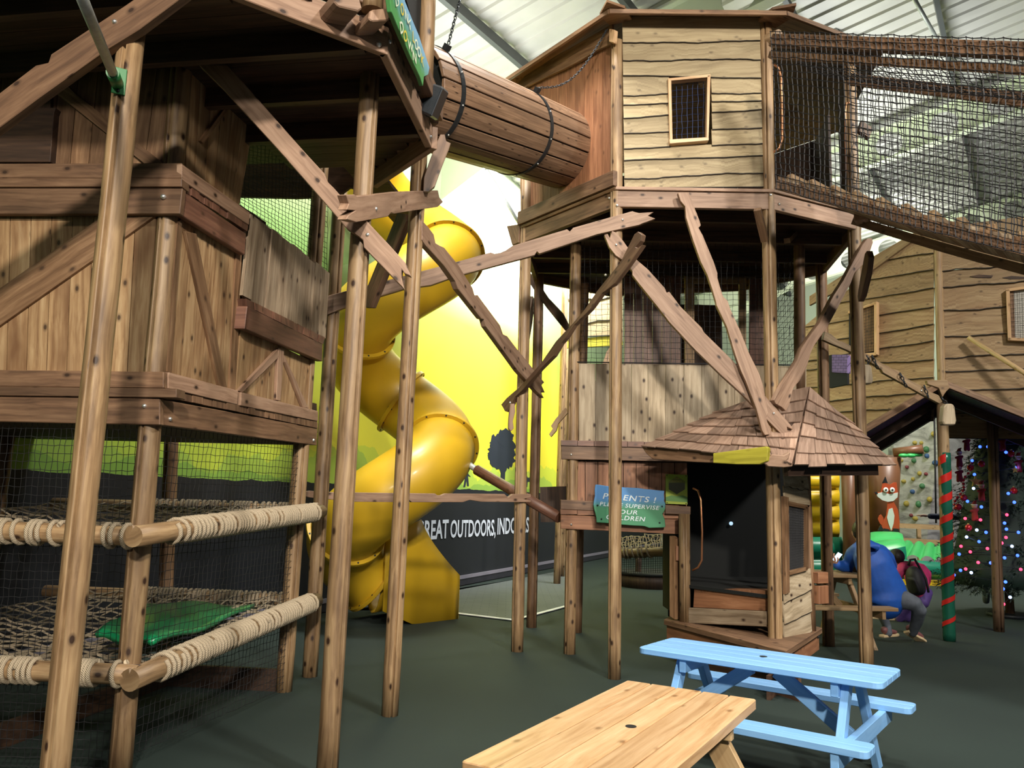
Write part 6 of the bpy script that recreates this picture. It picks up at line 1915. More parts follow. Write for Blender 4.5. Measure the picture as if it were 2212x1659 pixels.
# ================================================================== picnic tables
def picnic(name, label, corners_px, top_z, seat_z, nboard, mat, legmat, near_px, far_px, length=None, rad=0.03, hole_px=None, topth=0.035, group=None, xr=None, benches=True, cat='picnic table', legw=0.042):
    c = [AZ(x, y, top_z) for x, y in corners_px]
    if len(c) == 3:
        c.append(c[0] + c[2] - c[1])         # near-left, far-left, far-right, near-right
    lx_ = ((c[3] - c[0]) + (c[2] - c[1])); lx_.z = 0; lx_.normalize()
    ly_ = V((-lx_.y, lx_.x, 0))
    cen_ = (c[0] + c[1] + c[2] + c[3]) / 4
    Wt = abs(((c[1] + c[2]) / 2 - (c[0] + c[3]) / 2).dot(ly_))
    x0 = min(((c[0] + c[1]) / 2 - cen_).dot(lx_), 0); x1 = ((c[2] + c[3]) / 2 - cen_).dot(lx_)
    if xr: x0, x1 = xr(x0, x1)
    T = thing(name, V((cen_.x, cen_.y, 0)), label, cat)
    G = lambda a, b_, z: V((cen_.x, cen_.y, 0)) + lx_ * a + ly_ * b_ + V((0, 0, z))
    bw = Wt / nboard
    for k in range(nboard):
        y0 = -Wt / 2 + k * bw + 0.003; y1 = y0 + bw - 0.006
        r0 = rad if k == 0 else 0.004; r1 = rad if k == nboard - 1 else 0.004
        out_ = []
        for (cx_, cy_, rr_, a0) in ((x0, y0, r0, 180), (x1, y0, r0, 270), (x1, y1, r1, 0), (x0, y1, r1, 90)):
            sx2 = 1 if cx_ == x0 else -1; sy2 = 1 if cy_ == y0 else -1
            for q in range(5):
                a = math.radians(a0 + 90 * q / 4)
                out_.append(G(cx_ + sx2 * rr_ + rr_ * math.cos(a), cy_ + sy2 * rr_ + rr_ * math.sin(a), top_z))
        b = MB(); b.prism(out_, V((0, 0, -topth)), lx_); b.build('top_board', MT[mat], T, 0.004)
    if hole_px:
        h = AZ(*hole_px, top_z + 0.001)
        b = MB(); b.tube([h, h + V((0, 0, 0.0012))], 0.022, 24); b.build('parasol_hole', MT['blackmat_shade'], T)
    offs = []
    for side_, pxs, sg_ in (('near', near_px, -1), ('far', far_px, 1)):
        if pxs:
            ms = [AZ(x, y, seat_z) for x, y in pxs]
            m_ = sum(ms, V((0, 0, 0))) / len(ms)
            offs.append((m_ - cen_).dot(ly_))
        else:
            offs.append(sg_ * (Wt / 2 + 0.20))
    sw = 0.185
    for of in (offs if benches else ()):
        for k in range(2):
            y0 = of - sw / 2 + k * sw / 2 + 0.002
            out_ = []
            yl, yh = y0, y0 + sw / 2 - 0.004
            rr0 = (rad * 0.8 if k == 0 else 0.003); rr1 = (rad * 0.8 if k == 1 else 0.003)
            for (cx_, cy_, rr_, a0) in ((x0, yl, rr0, 180), (x1, yl, rr0, 270), (x1, yh, rr1, 0), (x0, yh, rr1, 90)):
                sx2 = 1 if cx_ == x0 else -1; sy2 = 1 if cy_ == yl else -1
                for q in range(4):
                    a = math.radians(a0 + 30 * q)
                    out_.append(G(cx_ + sx2 * rr_ + rr_ * math.cos(a), cy_ + sy2 * rr_ + rr_ * math.sin(a), seat_z))
            b = MB(); b.prism(out_, V((0, 0, -0.035)), lx_); b.build('bench_board', MT[mat], T, 0.003)
    o0, o1 = offs
    for ex in (x0 + 0.22, x1 - 0.22):
        inn = 0.045 if ex > 0 else -0.045
        for sg_, of in ((-1, o0), (1, o1)):
            foot = abs(of) * 0.92; tp_ = Wt * 0.22
            b = MB(); p_ = G(ex, sg_ * tp_, top_z - topth); q_ = G(ex, sg_ * foot, 0.0)
            dd = (q_ - p_)
            b.prism([p_ - ly_ * legw, p_ + ly_ * legw, q_ + ly_ * legw, q_ - ly_ * legw], lx_ * 0.042, dd); b.build('leg', MT[legmat], T, 0.003)
        if not benches:
            b = MB(); b.box(G(ex + inn, -foot * 0.62, 0.22), ly_ * foot * 1.24, V((0, 0, 0.085)), lx_ * 0.04); b.build('cross_rail', MT[legmat], T, 0.003)
            b = MB(); b.box(G(ex - inn * 0.9, -Wt * 0.44, top_z - topth - 0.075), ly_ * Wt * 0.88, V((0, 0, 0.075)), lx_ * 0.04); b.build('top_bearer', MT[legmat], T, 0.003)
            continue
        b = MB(); b.box(G(ex + inn, o0 - sw * 0.42, seat_z - 0.035 - 0.085), ly_ * (o1 - o0 + sw * 0.84), V((0, 0, 0.085)), lx_ * 0.04); b.build('bench_bearer', MT[legmat], T, 0.003)
        b = MB(); b.box(G(ex - inn * 0.9, -Wt * 0.44, top_z - topth - 0.075), ly_ * Wt * 0.88, V((0, 0, 0.075)), lx_ * 0.04); b.build('top_bearer', MT[legmat], T, 0.003)
        b = MB(); b.bar(G(ex * 0.16 + (x0 + x1) * 0.4, 0, top_z - topth - 0.03), G(ex, 0, seat_z - 0.09), 0.075, 0.035, V((0, 0, 1))); b.build('diagonal_strut', MT[legmat], T, 0.003)
    return T


picnic('picnic_table', 'pale blue painted picnic table with two attached benches', [(1380, 1399), (1448, 1376), (1942, 1443), (1912, 1478)], 0.62, 0.366, 4, 'blue', 'blue', [(1610, 1562), (1880, 1618)], [(1482, 1444), (1955, 1525)], hole_px=(1649, 1418), rad=0.045)
picnic('trestle_table', 'varnished honey pine plank table at the bottom edge, in front of the blue table', [(1638, 1508), (1350, 1471), (985, 1648)], 0.62, 0.36, 5, 'pine', 'pineleg', None, None, hole_px=(1363, 1569), rad=0.012, topth=0.045, benches=False, cat='table', legw=0.06)
cu = AZ(1682, 1497, 0.0)
cup = thing('cup_lid', cu, 'small white plastic lid lying on the floor under the blue table', 'lid')
b = MB()
P_ = [cu + V((0.035 * math.cos(a * 0.3), 0.035 * math.sin(a * 0.3), 0.008 + 0.0 * a)) for a in range(21)]
b.tube(P_, 0.008, 6, closed=True); b.build('rim', MT['white'], cup)

# rear picnic table with the seated man
tz, sz = 0.74, 0.45
bA = AZ(1936, 1312, sz)
t2 = picnic('picnic_table', 'weathered brown picnic table the man in the blue jacket sits at', [(1700, 1239), (1700, 1229), (1868, 1232), (1872, 1243)], tz, sz, 5, 'clad', 'clad', [(1800, 1309), (1930, 1312)], None, rad=0.01, xr=lambda a, c_: (a - 0.3, c_ - 0.10))
# ================================================================== people
def skin(name, nodes, edges, mat, parent=None, sub=2, root=0):
    me = bpy.data.meshes.new(name)
    bm = bmesh.new()
    ly = bm.verts.layers.skin.verify()
    vs_ = [bm.verts.new(n[0]) for n in nodes]
    for a, c in edges:
        bm.edges.new((vs_[a], vs_[c]))
    for i, n in enumerate(nodes):
        r_ = n[1]
        vs_[i][ly].radius = r_ if isinstance(r_, tuple) else (r_, r_)
        vs_[i][ly].use_root = i == root
    bm.to_mesh(me); bm.free()
    me.materials.append(mat)
    o = bpy.data.objects.new(name, me)
    COL.objects.link(o)
    o.modifiers.new('skin', 'SKIN').use_smooth_shade = True
    sd_ = o.modifiers.new('sub', 'SUBSURF'); sd_.levels = sub; sd_.render_levels = sub
    if parent:
        o.parent = parent
        o.matrix_parent_inverse = parent_inv(parent)
    return o


MT['jacket'] = plain('blue_jacket_cloth', (0.010, 0.085, 0.42), 0.6, 0, 0.12, 9, bump=0.5)
MT['jeans'] = plain('grey_denim', (0.085, 0.10, 0.125), 0.8, 0, 0.25, 14, bump=0.3)
MT['skin'] = plain('skin_tone', (0.55, 0.31, 0.22), 0.5, 0, 0.05, 20)
MT['hair'] = plain('dark_hair', (0.018, 0.012, 0.009), 0.5, 0, 0.3, 60, bump=0.6)
MT['shoe'] = plain('maroon_shoe', (0.20, 0.075, 0.075), 0.6, 0, 0.2, 25)
MT['sole'] = plain('cream_sole', (0.60, 0.46, 0.27), 0.6)
MT['pink'] = plain('pink_coat', (0.62, 0.045, 0.16), 0.6, 0, 0.12, 12, bump=0.3)
MT['pack'] = plain('black_backpack', (0.014, 0.014, 0.017), 0.65, 0, 0.3, 14, bump=0.5)
MT['purple'] = plain('purple_trousers', (0.09, 0.05, 0.22), 0.7, 0, 0.2, 15)
MT['navy'] = plain('navy_sleeve', (0.012, 0.02, 0.07), 0.7, 0, 0.2, 15)
MT['screen'] = plain('phone_screen', (0.5, 0.7, 1.0), 0.3, emit=(0.55, 0.8, 1.0), estr=1.6)


def hand(parent, wrist, dirv, palm_n, size, curl, mat, holding=True):
    """five-fingered hand: wrist point, direction of the fingers, palm normal"""
    d = dirv.normalized(); n = (palm_n - d * palm_n.dot(d)).normalized(); s = d.cross(n)
    L = size
    nd = [(wrist, L * 0.15), (wrist + d * L * 0.25, (L * 0.22, L * 0.12)), (wrist + d * L * 0.5, (L * 0.24, L * 0.11))]
    ed = [(0, 1), (1, 2)]
    for k, (off, ln) in enumerate(((-0.19, 0.42), (-0.065, 0.5), (0.065, 0.47), (0.19, 0.37))):
        b0 = wrist + d * L * 0.5 + s * (off * L)
        p1 = b0 + d * L * ln * 0.45 + n * L * 0.02
        p2 = p1 + (d * math.cos(curl) + n * math.sin(curl)) * L * ln * 0.32
        p3 = p2 + (d * math.cos(curl * 2) + n * math.sin(curl * 2)) * L * ln * 0.25
        i = len(nd)
        nd += [(b0, L * 0.06), (p1, L * 0.055), (p2, L * 0.05), (p3, L * 0.042)]
        ed += [(2, i), (i, i + 1), (i + 1, i + 2), (i + 2, i + 3)]
    t0 = wrist + d * L * 0.2 - s * L * 0.17
    t1 = t0 - s * L * 0.16 + d * L * 0.15 + n * L * 0.06
    t2 = t1 + d * L * 0.2 + n * L * 0.09
    i = len(nd)
    nd += [(t0, L * 0.08), (t1, L * 0.065), (t2, L * 0.05)]
    ed += [(1, i), (i, i + 1), (i + 1, i + 2)]
    return skin('hand', nd, ed, mat, parent, 1)


def shoe(parent, heel, toe, up, mat, ln=0.29, w=0.10):
    d = (toe - heel).normalized(); u = (up - d * up.dot(d)).normalized(); s = d.cross(u)
    prof = [(-0.02, 0.036), (0.05, 0.042), (0.14, 0.040), (0.21, 0.050), (0.27, 0.042), (0.295, 0.02)]
    P = []
    for x_, hw in prof: P.append(heel + d * x_ + s * hw)
    for x_, hw in reversed(prof): P.append(heel + d * x_ - s * hw)
    b = MB(); b.prism(P, u * 0.028, d); so = b.build('sole', MT['sole'], parent, 0.004)
    nd = [(heel + u * 0.12 + d * 0.03, 0.047), (heel + u * 0.065 + d * 0.04, (0.043, 0.045)), (heel + u * 0.06 + d * 0.13, (0.042, 0.038)), (heel + u * 0.05 + d * 0.21, (0.045, 0.028)), (heel + u * 0.045 + d * 0.265, (0.036, 0.020))]
    skin('shoe', nd, [(0, 1), (1, 2), (2, 3), (3, 4)], mat, parent, 2)


def body(name, chains, mat, parent, voxel=0.018, smooth=6):
    """cloth or limb volume: elliptical rings along each chain, fused into one surface"""
    b = MB()
    for ch, sdir in chains:
        P = []; F = []; n = 20
        m_ = len(ch)
        for i, (p, rx_, ry_) in enumerate(ch):
            t = (ch[min(i + 1, m_ - 1)][0] - ch[max(i - 1, 0)][0]).normalized()
            u = (sdir - t * sdir.dot(t)).normalized(); w = t.cross(u)
            for k in range(n):
                a = 2 * math.pi * k / n
                P.append(p + u * (rx_ * math.cos(a)) + w * (ry_ * math.sin(a)))
        for i in range(m_ - 1):
            for k in range(n):
                k2 = (k + 1) % n
                F.append((i * n + k, i * n + k2, (i + 1) * n + k2, (i + 1) * n + k))
        F.append(tuple(reversed(range(n)))); F.append(tuple(range((m_ - 1) * n, m_ * n)))
        b.add(P, F, V((0, 0, 1)), None, True)
        for e_ in (ch[0], ch[-1]):
            b.sphere(e_[0], min(e_[1], e_[2]) * 0.98, 14, 10)
    o = b.build(name, mat, parent)
    r_ = o.modifiers.new('fuse', 'REMESH'); r_.mode = 'VOXEL'; r_.voxel_size = voxel; r_.use_smooth_shade = True
    sm_ = o.modifiers.new('soften', 'SMOOTH'); sm_.iterations = smooth; sm_.factor = 0.5
    return o


X_ = V((1, 0.1, 0))
MAN = thing('person', AZ(1905, 1385), 'person in a blue hooded jacket and grey jeans seated at a picnic table', 'person')
H = lambda x, y, d: DP(x, y, d)
body('jeans', [
    ([(H(1906, 1296, 9.02), 0.19, 0.15), (H(1908, 1284, 9.02), 0.18, 0.15)], X_),
    ([(H(1925, 1296, 8.98), 0.12, 0.11), (H(1955, 1296, 8.88), 0.105, 0.105), (H(1980, 1306, 8.82), 0.082, 0.085), (H(1986, 1316, 8.82), 0.072, 0.08), (H(1981, 1340, 8.92), 0.066, 0.066), (H(1974, 1360, 9.0), 0.052, 0.055), (H(1972, 1367, 9.02), 0.05, 0.052)], V((0, 0, 1))),
    ([(H(1888, 1298, 9.1), 0.11, 0.1), (H(1888, 1300, 9.4), 0.09, 0.09), (H(1895, 1308, 9.52), 0.075, 0.078), (H(1907, 1330, 9.46), 0.062, 0.064), (H(1917, 1356, 9.36), 0.050, 0.052), (H(1919, 1368, 9.33), 0.048, 0.05)], V((0, 0.3, 1)))], MT['jeans'], MAN)
body('jacket', [
    ([(H(1914, 1302, 8.98), 0.235, 0.185), (H(1915, 1292, 8.98), 0.245, 0.19), (H(1910, 1272, 9.0), 0.235, 0.18), (H(1899, 1245, 9.0), 0.215, 0.165), (H(1888, 1218, 9.02), 0.215, 0.16), (H(1879, 1198, 9.06), 0.205, 0.14), (H(1870, 1182, 9.12), 0.14, 0.11), (H(1864, 1170, 9.16), 0.075, 0.075)], X_),
    ([(H(1856, 1190, 9.14), 0.10, 0.10), (H(1844, 1198, 9.22), 0.092, 0.092), (H(1836, 1212, 9.32), 0.080, 0.080), (H(1834, 1226, 9.36), 0.072, 0.072), (H(1822, 1224, 9.3), 0.064, 0.064), (H(1808, 1220, 9.26), 0.055, 0.055)], V((0, 0, 1))),
    ([(H(1900, 1194, 9.1), 0.10, 0.10), (H(1916, 1206, 9.2), 0.085, 0.085), (H(1924, 1222, 9.32), 0.075, 0.075), (H(1900, 1230, 9.5), 0.06, 0.06), (H(1876, 1230, 9.6), 0.05, 0.05)], V((0, 0, 1)))], MT['jacket'], MAN, 0.016, 5)
nd = [(H(1862, 1172, 9.03), (0.085, 0.06)), (H(1880, 1172, 8.96), (0.10, 0.07)), (H(1898, 1182, 8.93), (0.075, 0.055)), (H(1884, 1186, 8.9), (0.08, 0.045))]
skin('hood', nd, [(0, 1), (1, 2), (1, 3)], MT['jacket'], MAN, 2)
hc_ = H(1858, 1150, 9.3)
b = MB(); b.sphere(hc_, 0.10, 20, 14, (0.82, 1.0, 1.18)); hd = b.build('head', MT['skin'], MAN)
fd = (H(1835, 1165, 9.7) - hc_).normalized()
b = MB(); b.sphere(hc_ + fd * 0.098 - V((0, 0, 0.015)), 0.018, 8, 6, (0.8, 1, 1.4)); b.build('nose', MT['skin'], MAN)
sdv = V((fd.y, -fd.x, 0)).normalized()
for k in (-1, 1):
    b = MB(); b.sphere(hc_ + sdv * 0.082 * k - V((0, 0, 0.01)), 0.028, 8, 6, (0.4, 0.7, 1.1)); b.build('ear', MT['skin'], MAN)
    b = MB(); b.sphere(hc_ + fd * 0.088 + sdv * 0.032 * k + V((0, 0, 0.012)), 0.011, 8, 6); b.build('eye', MT['white'], MAN)
b = MB(); b.sphere(hc_ - fd * 0.018 + V((0, 0, 0.018)), 0.108, 20, 14, (0.84, 1.0, 1.14)); b.build('hair', MT['hair'], MAN)
wr = H(1806, 1219, 9.26); ph_ = H(1808, 1204, 9.22)
hand(MAN, wr, H(1798, 1206, 9.24) - wr, V((0.3, 0.2, 0.8)), 0.17, 0.7, MT['skin'])
PH = thing('phone', ph_, 'mobile phone with a lit pale screen in the hand of the person in blue', 'phone')
pu = (H(1812, 1198, 9.2) - H(1804, 1208, 9.2)).normalized(); pr = (H(1816, 1208, 9.2) - H(1804, 1202, 9.2)).normalized(); pn = pr.cross(pu).normalized()
if pn.dot(CAM - ph_) < 0: pn = -pn
b = MB(); b.box(ph_ - pu * 0.055 - pr * 0.032 - pn * 0.008, pu * 0.12, pr * 0.064, pn * 0.008); b.build('case', MT['black'], PH, 0.002)
b = MB(); b.box(ph_ - pu * 0.05 - pr * 0.028, pu * 0.11, pr * 0.056, pn * 0.002); b.build('screen', MT['screen'], PH)
hl = AZ(1956, 1372, 0.08)
shoe(MAN, H(1960, 1368, 9.02), AZ(1990, 1386, 0.0) + V((0, 0, 0.0)), V((-0.1, 0.35, 1)), MT['shoe'])
fl_ = AZ(1921, 1379, 0.0)
shoe(MAN, fl_ + V((-0.05, 0.06, 0)), fl_ + V((0.2, 0.22, 0)), V((0, 0, 1)), MT['shoe'])

KID = thing('person', AZ(1975, 1350), 'child in a pink coat and purple trousers bending over beyond the person in blue', 'person')
D_ = 10.6
body('coat', [
    ([(H(1986, 1282, D_), 0.12, 0.11), (H(1984, 1262, D_ + .03), 0.14, 0.12), (H(1978, 1240, D_ + .08), 0.17, 0.13), (H(1966, 1226, D_ + .12), 0.13, 0.11), (H(1956, 1222, D_ + .15), 0.07, 0.07)], X_),
    ([(H(1952, 1226, D_ + .02), 0.08, 0.08), (H(1940, 1240, D_), 0.066, 0.066), (H(1938, 1258, D_), 0.058, 0.058), (H(1938, 1274, D_), 0.05, 0.05)], X_),
    ([(H(1988, 1230, D_ + .08), 0.085, 0.085), (H(2001, 1240, D_ + .1), 0.07, 0.07), (H(2001, 1256, D_ + .15), 0.058, 0.058), (H(1998, 1264, D_ + .2), 0.05, 0.05)], X_)], MT['pink'], KID)
body('trousers', [
    ([(H(1994, 1286, D_), 0.13, 0.11), (H(1992, 1278, D_), 0.13, 0.11)], X_),
    ([(H(1996, 1288, D_ - .02), 0.09, 0.09), (H(1994, 1302, D_ - .08), 0.078, 0.078), (H(1976, 1316, D_ - .05), 0.062, 0.062), (H(1962, 1336, D_), 0.052, 0.052)], X_),
    ([(H(1982, 1290, D_), 0.085, 0.085), (H(1960, 1306, D_ - .02), 0.07, 0.07), (H(1948, 1322, D_), 0.058, 0.058), (H(1943, 1338, D_ + .05), 0.05, 0.05)], X_)], MT['purple'], KID)
kh = H(1934, 1206, D_ + .15)
b = MB(); b.sphere(kh, 0.095, 16, 12, (0.9, 1, 1.1)); b.build('head', MT['skin'], KID)
b = MB(); b.sphere(kh + V((0.01, -0.02, 0.025)), 0.104, 16, 12, (0.95, 1, 1.0)); b.build('hair', MT['hair'], KID)
for x_, y_ in ((1936, 1341), (1956, 1341)):
    p = AZ(x_, y_); shoe(KID, p + V((0, 0.05, 0)), p + V((-0.2, 0.15, 0)), V((0, 0, 1)), MT['shoe'])
hand(KID, H(1938, 1278, D_), V((-0.1, 0, -1)), V((0, 1, 0)), 0.12, 0.4, MT['skin'])
hand(KID, H(1998, 1264, D_ + .2), V((-0.3, 0.2, -1)), V((0, 1, 0)), 0.12, 0.4, MT['skin'])
BP = thing('backpack', H(1978, 1290, D_ - .2), 'black backpack on the bent back of the child in pink', 'backpack')
nd = [(H(1982, 1288, D_ - .22), (0.20, 0.10)), (H(1980, 1266, D_ - .2), (0.24, 0.13)), (H(1974, 1242, D_ - .17), (0.20, 0.12)), (H(1971, 1222, D_ - .12), (0.12, 0.07))]
skin('bag', nd, [(0, 1), (1, 2), (2, 3)], MT['pack'], BP, 2)
nd = [(H(1966, 1246, D_ - .34), (0.08, 0.03)), (H(1974, 1268, D_ - .35), (0.11, 0.04)), (H(1978, 1284, D_ - .36), (0.10, 0.03))]
skin('front_pocket', nd, [(0, 1), (1, 2)], MT['pack'], BP, 2)
b = MB(); b.tube([H(1962, 1222, D_ - .2), H(1966, 1209, D_ - .2), H(1976, 1208, D_ - .2), H(1984, 1222, D_ - .2), H(2000, 1250, D_ - .25), H(2006, 1280, D_ - .28)], 0.016, 8); b.build('strap', MT['pack'], BP)

RCH = thing('person', AZ(2136, 1310), 'person behind the wrapped pole and tree, only an outstretched navy sleeve and hand showing', 'person')
d2 = 12.4
sh_ = H(2116, 1112, d2)
nd = [(H(2138, 1200, d2), (0.17, 0.12)), (H(2138, 1160, d2), (0.16, 0.11)), (H(2138, 1120, d2), (0.19, 0.12)), (H(2138, 1100, d2), 0.07), (sh_, 0.07), (H(2062, 1117, d2), 0.052), (H(2004, 1115, d2 - .1), 0.045), (H(2160, 1125, d2), 0.07), (H(2166, 1165, d2), 0.05), (H(2162, 1200, d2 - .1), 0.045)]
skin('jumper', nd, [(0, 1), (1, 2), (2, 3), (2, 4), (4, 5), (5, 6), (2, 7), (7, 8), (8, 9)], MT['navy'], RCH)
hand(RCH, H(2004, 1115, d2 - .1), H(1985, 1112, d2 - .1) - H(2004, 1115, d2 - .1), V((0, 0, -1)), 0.17, 0.25, MT['skin'])
nd = [(H(2138, 1205, d2), (0.16, 0.12)), (H(2130, 1250, d2), 0.075), (H(2130, 1305, d2), 0.05), (H(2148, 1250, d2), 0.075), (H(2150, 1305, d2), 0.05)]
skin('trousers', nd, [(0, 1), (1, 2), (0, 3), (3, 4)], MT['jeans'], RCH)
b = MB(); b.sphere(H(2138, 1080, d2), 0.105, 16, 12, (0.85, 1, 1.15)); b.build('head', MT['skin'], RCH)
b = MB(); b.sphere(H(2138, 1078, d2) + V((0, 0.02, 0.02)), 0.11, 16, 12, (0.88, 1, 1.1)); b.build('hair', MT['hair'], RCH)

# ================================================================== Christmas tree
tx0 = DP(2172, 1150, 11.6); TB = V((tx0.x, tx0.y, 0))
XT = thing('christmas_tree', TB, 'dark green Christmas tree covered in lights, far right edge', 'christmas tree')
b = MB(); b.tube([TB, TB + V((0, 0, 2.9))], [0.06, 0.02], 10); b.build('trunk', MT['beam'], XT)
b = MB(); b.tube([TB, TB + V((0, 0, 0.05))], 0.30, 20); b.build('stand', MT['black'], XT)
MT['needle'] = plain('dark_pine_needles', (0.006, 0.022, 0.013), 0.7, 0, 0.4, 5)
rg = random.Random(8)
TH0, TH1 = 0.32, 3.15
trad = lambda z: 1.02 * (1 - (z - TH0) / (TH1 - TH0)) ** 0.72 + 0.03
b = MB()
tips = []
for k in range(700):
    z = TH0 + (TH1 - TH0) * (rg.random() ** 1.5)
    a = rg.uniform(0, 2 * math.pi)
    R_ = trad(z) * rg.uniform(0.82, 1.08)
    d = V((math.cos(a), math.sin(a), 0))
    p0 = TB + V((0, 0, z + 0.18)) + d * R_ * 0.35
    p1 = TB + V((0, 0, z)) + d * R_
    tips.append((p1, d))
    ax_ = (p1 - p0); L_ = ax_.length; ax_.normalize()
    u_ = ax_.orthogonal().normalized(); w_ = ax_.cross(u_)
    verts = []; faces = []
    for q in range(46):
        t = rg.random()
        aa = rg.uniform(0, 2 * math.pi)
        c = p0 + ax_ * (L_ * t)
        dd = (u_ * math.cos(aa) + w_ * math.sin(aa) + ax_ * 0.7).normalized()
        ln = 0.075 * (1.1 - 0.4 * t)
        sv = dd.cross(ax_).normalized() * 0.007
        i = len(verts)
        verts += [c - sv, c + sv, c + dd * ln]
        faces.append((i, i + 1, i + 2))
    b.add(verts, faces)
b.build('foliage', MT['needle'], XT)['kind'] = 'stuff'
b = MB()
b.tube([TB + V((0, 0, TH0 + 0.12 + (TH1 - TH0 - 0.15) * i / 12)) for i in range(13)], [max(0.02, trad(TH0 + 0.12 + (TH1 - TH0 - 0.15) * i / 12) * 0.74) for i in range(13)], 28)
b.build('inner_boughs', MT['needle'], XT)
FLT = thing('fairy_lights', TB + V((0, 0, 0.3)), 'string of blue and red fairy lights wound round the Christmas tree', 'fairy lights')
bl = plain('blue_bulb', (0.05, 0.1, 1), 0.3, emit=(0.03, 0.09, 1.0), estr=5); rd = plain('red_bulb', (1, 0.05, 0.1), 0.3, emit=(1.0, 0.04, 0.10), estr=4); wh = plain('pale_blue_bulb', (0.6, 0.7, 1), 0.3, emit=(0.35, 0.5, 1.0), estr=4)
bulbs = [(2117, 910, 1), (2117, 965, 1), (2100, 995, 1), (2105, 1025, 1), (2103, 1055, 1), (2127, 939, 2), (2090, 1083, 1), (2118, 1123, 2), (2110, 1145, 1), (2076, 1180, 2), (2096, 1192, 2), (2072, 1197, 1), (2113, 1215, 2), (2086, 1229, 2), (2075, 1232, 1), (2061, 1242, 1), (2098, 1237, 1), (2133, 1185, 2), (2202, 958, 1), (2173, 977, 1), (2205, 930, 2), (2178, 1066, 1), (2191, 1085, 1), (2192, 1058, 2), (2175, 1112, 2), (2170, 1130, 1), (2174, 1143, 1), (2173, 1161, 2), (2164, 1173, 2), (2170, 1205, 1), (2172, 1257, 1), (2167, 1272, 1), (2182, 1290, 1), (2168, 1305, 2), (2130, 1150, 1), (2115, 1170, 1), (2088, 1160, 1), (2140, 1216, 1), (2150, 1100, 1), (2150, 1000, 1), (2085, 1120, 2), (2160, 930, 1), (2195, 1010, 1), (2200, 1150, 1), (2205, 1230, 2), (2198, 1200, 1), (2120, 1095, 1), (2142, 1050, 2), (2186, 1180, 1), (2134, 965, 1)]
wire = []
for i, (x_, y_, c_) in enumerate(bulbs):
    p = DP(x_, y_, 11.6)
    z = max(TH0, min(TH1, p.z)); R_ = trad(z) * 1.02
    lat = p - TB; off = max(-0.97 * R_, min(0.97 * R_, lat.x))
    q = TB + V((off, -math.sqrt(max(0.0, R_ * R_ - off * off)), 0)); dq = (q - CAM).dot(FW)
    p = DP(x_, y_, dq - 0.02)
    b = MB(); b.sphere(p, 0.020, 10, 8); b.build('bulb', rd if c_ == 2 else (wh if i % 4 == 0 else bl), FLT)
    wire.append(p)
    if i % 6 == 0:
        l_ = lamp('bulb_glow', p + V((0, -0.05, 0.0)), p, 0.3, 0.02, (0.12, 0.2, 1.0) if c_ == 1 else (1.0, 0.1, 0.12), 'POINT')
wire.sort(key=lambda q: q.z)
b = MB(); b.tube(wire, 0.004, 5); b.build('wire', MT['black'], FLT)
MT['bauble'] = plain('red_bauble', (0.5, 0.02, 0.03), 0.2, 0.3); MT['goldstar'] = plain('gold_star', (0.62, 0.47, 0.20), 0.35, 0.6); MT['elfred'] = plain('red_felt', (0.26, 0.018, 0.016), 0.8); MT['fur'] = plain('white_fur', (0.7, 0.66, 0.6), 0.9)
def surf(x_, y_, lift=0.06):
    p = DP(x_, y_, 11.6); R_ = trad(max(TH0, min(TH1, p.z))); off = max(-R_, min(R_, p.x - TB.x))
    q = TB + V((off, -math.sqrt(max(0.0, R_ * R_ - off * off)), 0))
    return DP(x_, y_, (q - CAM).dot(FW) - lift)
posn = ['highest on the left edge', 'second down the left edge', 'beside the thin string of beads', 'near the tree top behind the canopy post', 'just below the gold star', 'lowest on the left edge', 'halfway up beside the dark canopy post', 'near the right-hand frame edge']
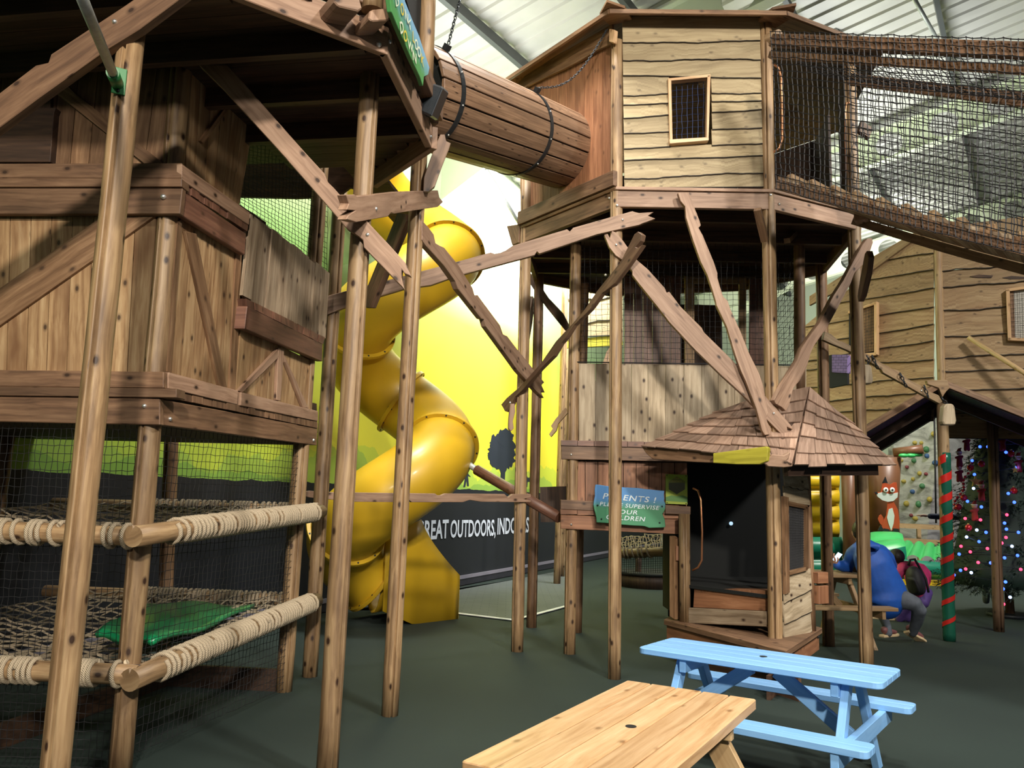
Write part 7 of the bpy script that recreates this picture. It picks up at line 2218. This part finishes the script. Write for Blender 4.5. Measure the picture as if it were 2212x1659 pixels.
for i, (x_, y_) in enumerate([(2105, 918), (2088, 955), (2072, 990), (2165, 955), (2120, 1062), (2072, 1022), (2105, 1105), (2200, 1000)]):
    p = surf(x_, y_)
    t_ = thing('elf_ornament', p, 'red felt doll on the Christmas tree, ' + posn[i], 'ornament', 'felt dolls on the tree')
    nd = [(p + V((0, 0, -0.05)), (0.045, 0.035)), (p + V((0, 0, 0.02)), 0.032), (p + V((-0.06, 0, 0.0)), 0.016), (p + V((0.06, 0, 0.03)), 0.016), (p + V((-0.03, 0, -0.13)), 0.018), (p + V((0.03, 0, -0.13)), 0.018)]
    skin('body', nd, [(0, 1), (1, 2), (1, 3), (0, 4), (0, 5)], MT['elfred'], t_, 2)
    b = MB(); b.sphere(p + V((0, -0.005, 0.07)), 0.034, 10, 8); b.build('head', MT['skin'], t_)
    b = MB(); b.tube([p + V((0, 0, 0.085)), p + V((0.01, 0, 0.13)), p + V((0.04, 0, 0.15))], [0.036, 0.02, 0.004], 10); b.build('hat', MT['elfred'], t_)
    b = MB(); b.tube([p + V((0, 0, 0.08)), p + V((0, 0, 0.098))], 0.040, 10); b.build('fur_trim', MT['fur'], t_)
for i, (x_, y_, s_) in enumerate([(2108, 1040, 0.085), (2187, 936, 0.10), (2194, 1015, 0.05)]):
    p = surf(x_, y_, 0.10)
    P = []
    for k in range(10):
        a = math.pi / 2 + math.pi * k / 5; r_ = s_ if k % 2 == 0 else s_ * 0.42
        P.append(p + V((r_ * math.cos(a), 0, r_ * math.sin(a))))
    b = MB(); b.prism(P, V((0, 0.02, 0))); tag(b.build('star_ornament', MT['goldstar'], None, 0.003), ['gold star hanging at mid height on the Christmas tree', 'gold star near the top of the Christmas tree', 'small gold star at the right edge of the tree'][i], 'ornament', 'gold stars on the tree')
BL = ['red glass bauble ' + q + ' of the Christmas tree' for q in ('beside the second felt doll', 'at mid height on the left half', 'just left of the dark canopy post, mid height', 'below the upper blue bulbs', 'close to the small gold star', 'low on the left half', 'up near the higher gold star', 'furthest out on the left edge')]
for i, (x_, y_) in enumerate([(2096, 1010), (2082, 1075), (2148, 1075), (2120, 1002), (2190, 1060), (2092, 1140), (2184, 980), (2070, 1095)]):
    p = surf(x_, y_)
    b = MB(); b.sphere(p, 0.045, 14, 10); o = b.build('bauble', MT['bauble']); tag(o, BL[i], 'bauble', 'red baubles on the tree')
    b = MB(); b.tube([p + V((0, 0, 0.042)), p + V((0, 0, 0.06))], 0.012, 8); b.build('cap', MT['goldstar'], o)
b = MB()
bd = [surf(2100 - 3 * i + 4 * math.sin(i), 1000 + i * 7.5, 0.05) for i in range(14)]
bdo = thing('bead_garland', bd[-1], 'thin string of red beads hanging down the Christmas tree', 'garland')
b.tube(bd, 0.004, 5)
for p in bd: b.sphere(p, 0.020, 8, 6)
b.build('beads', MT['bauble'], bdo)
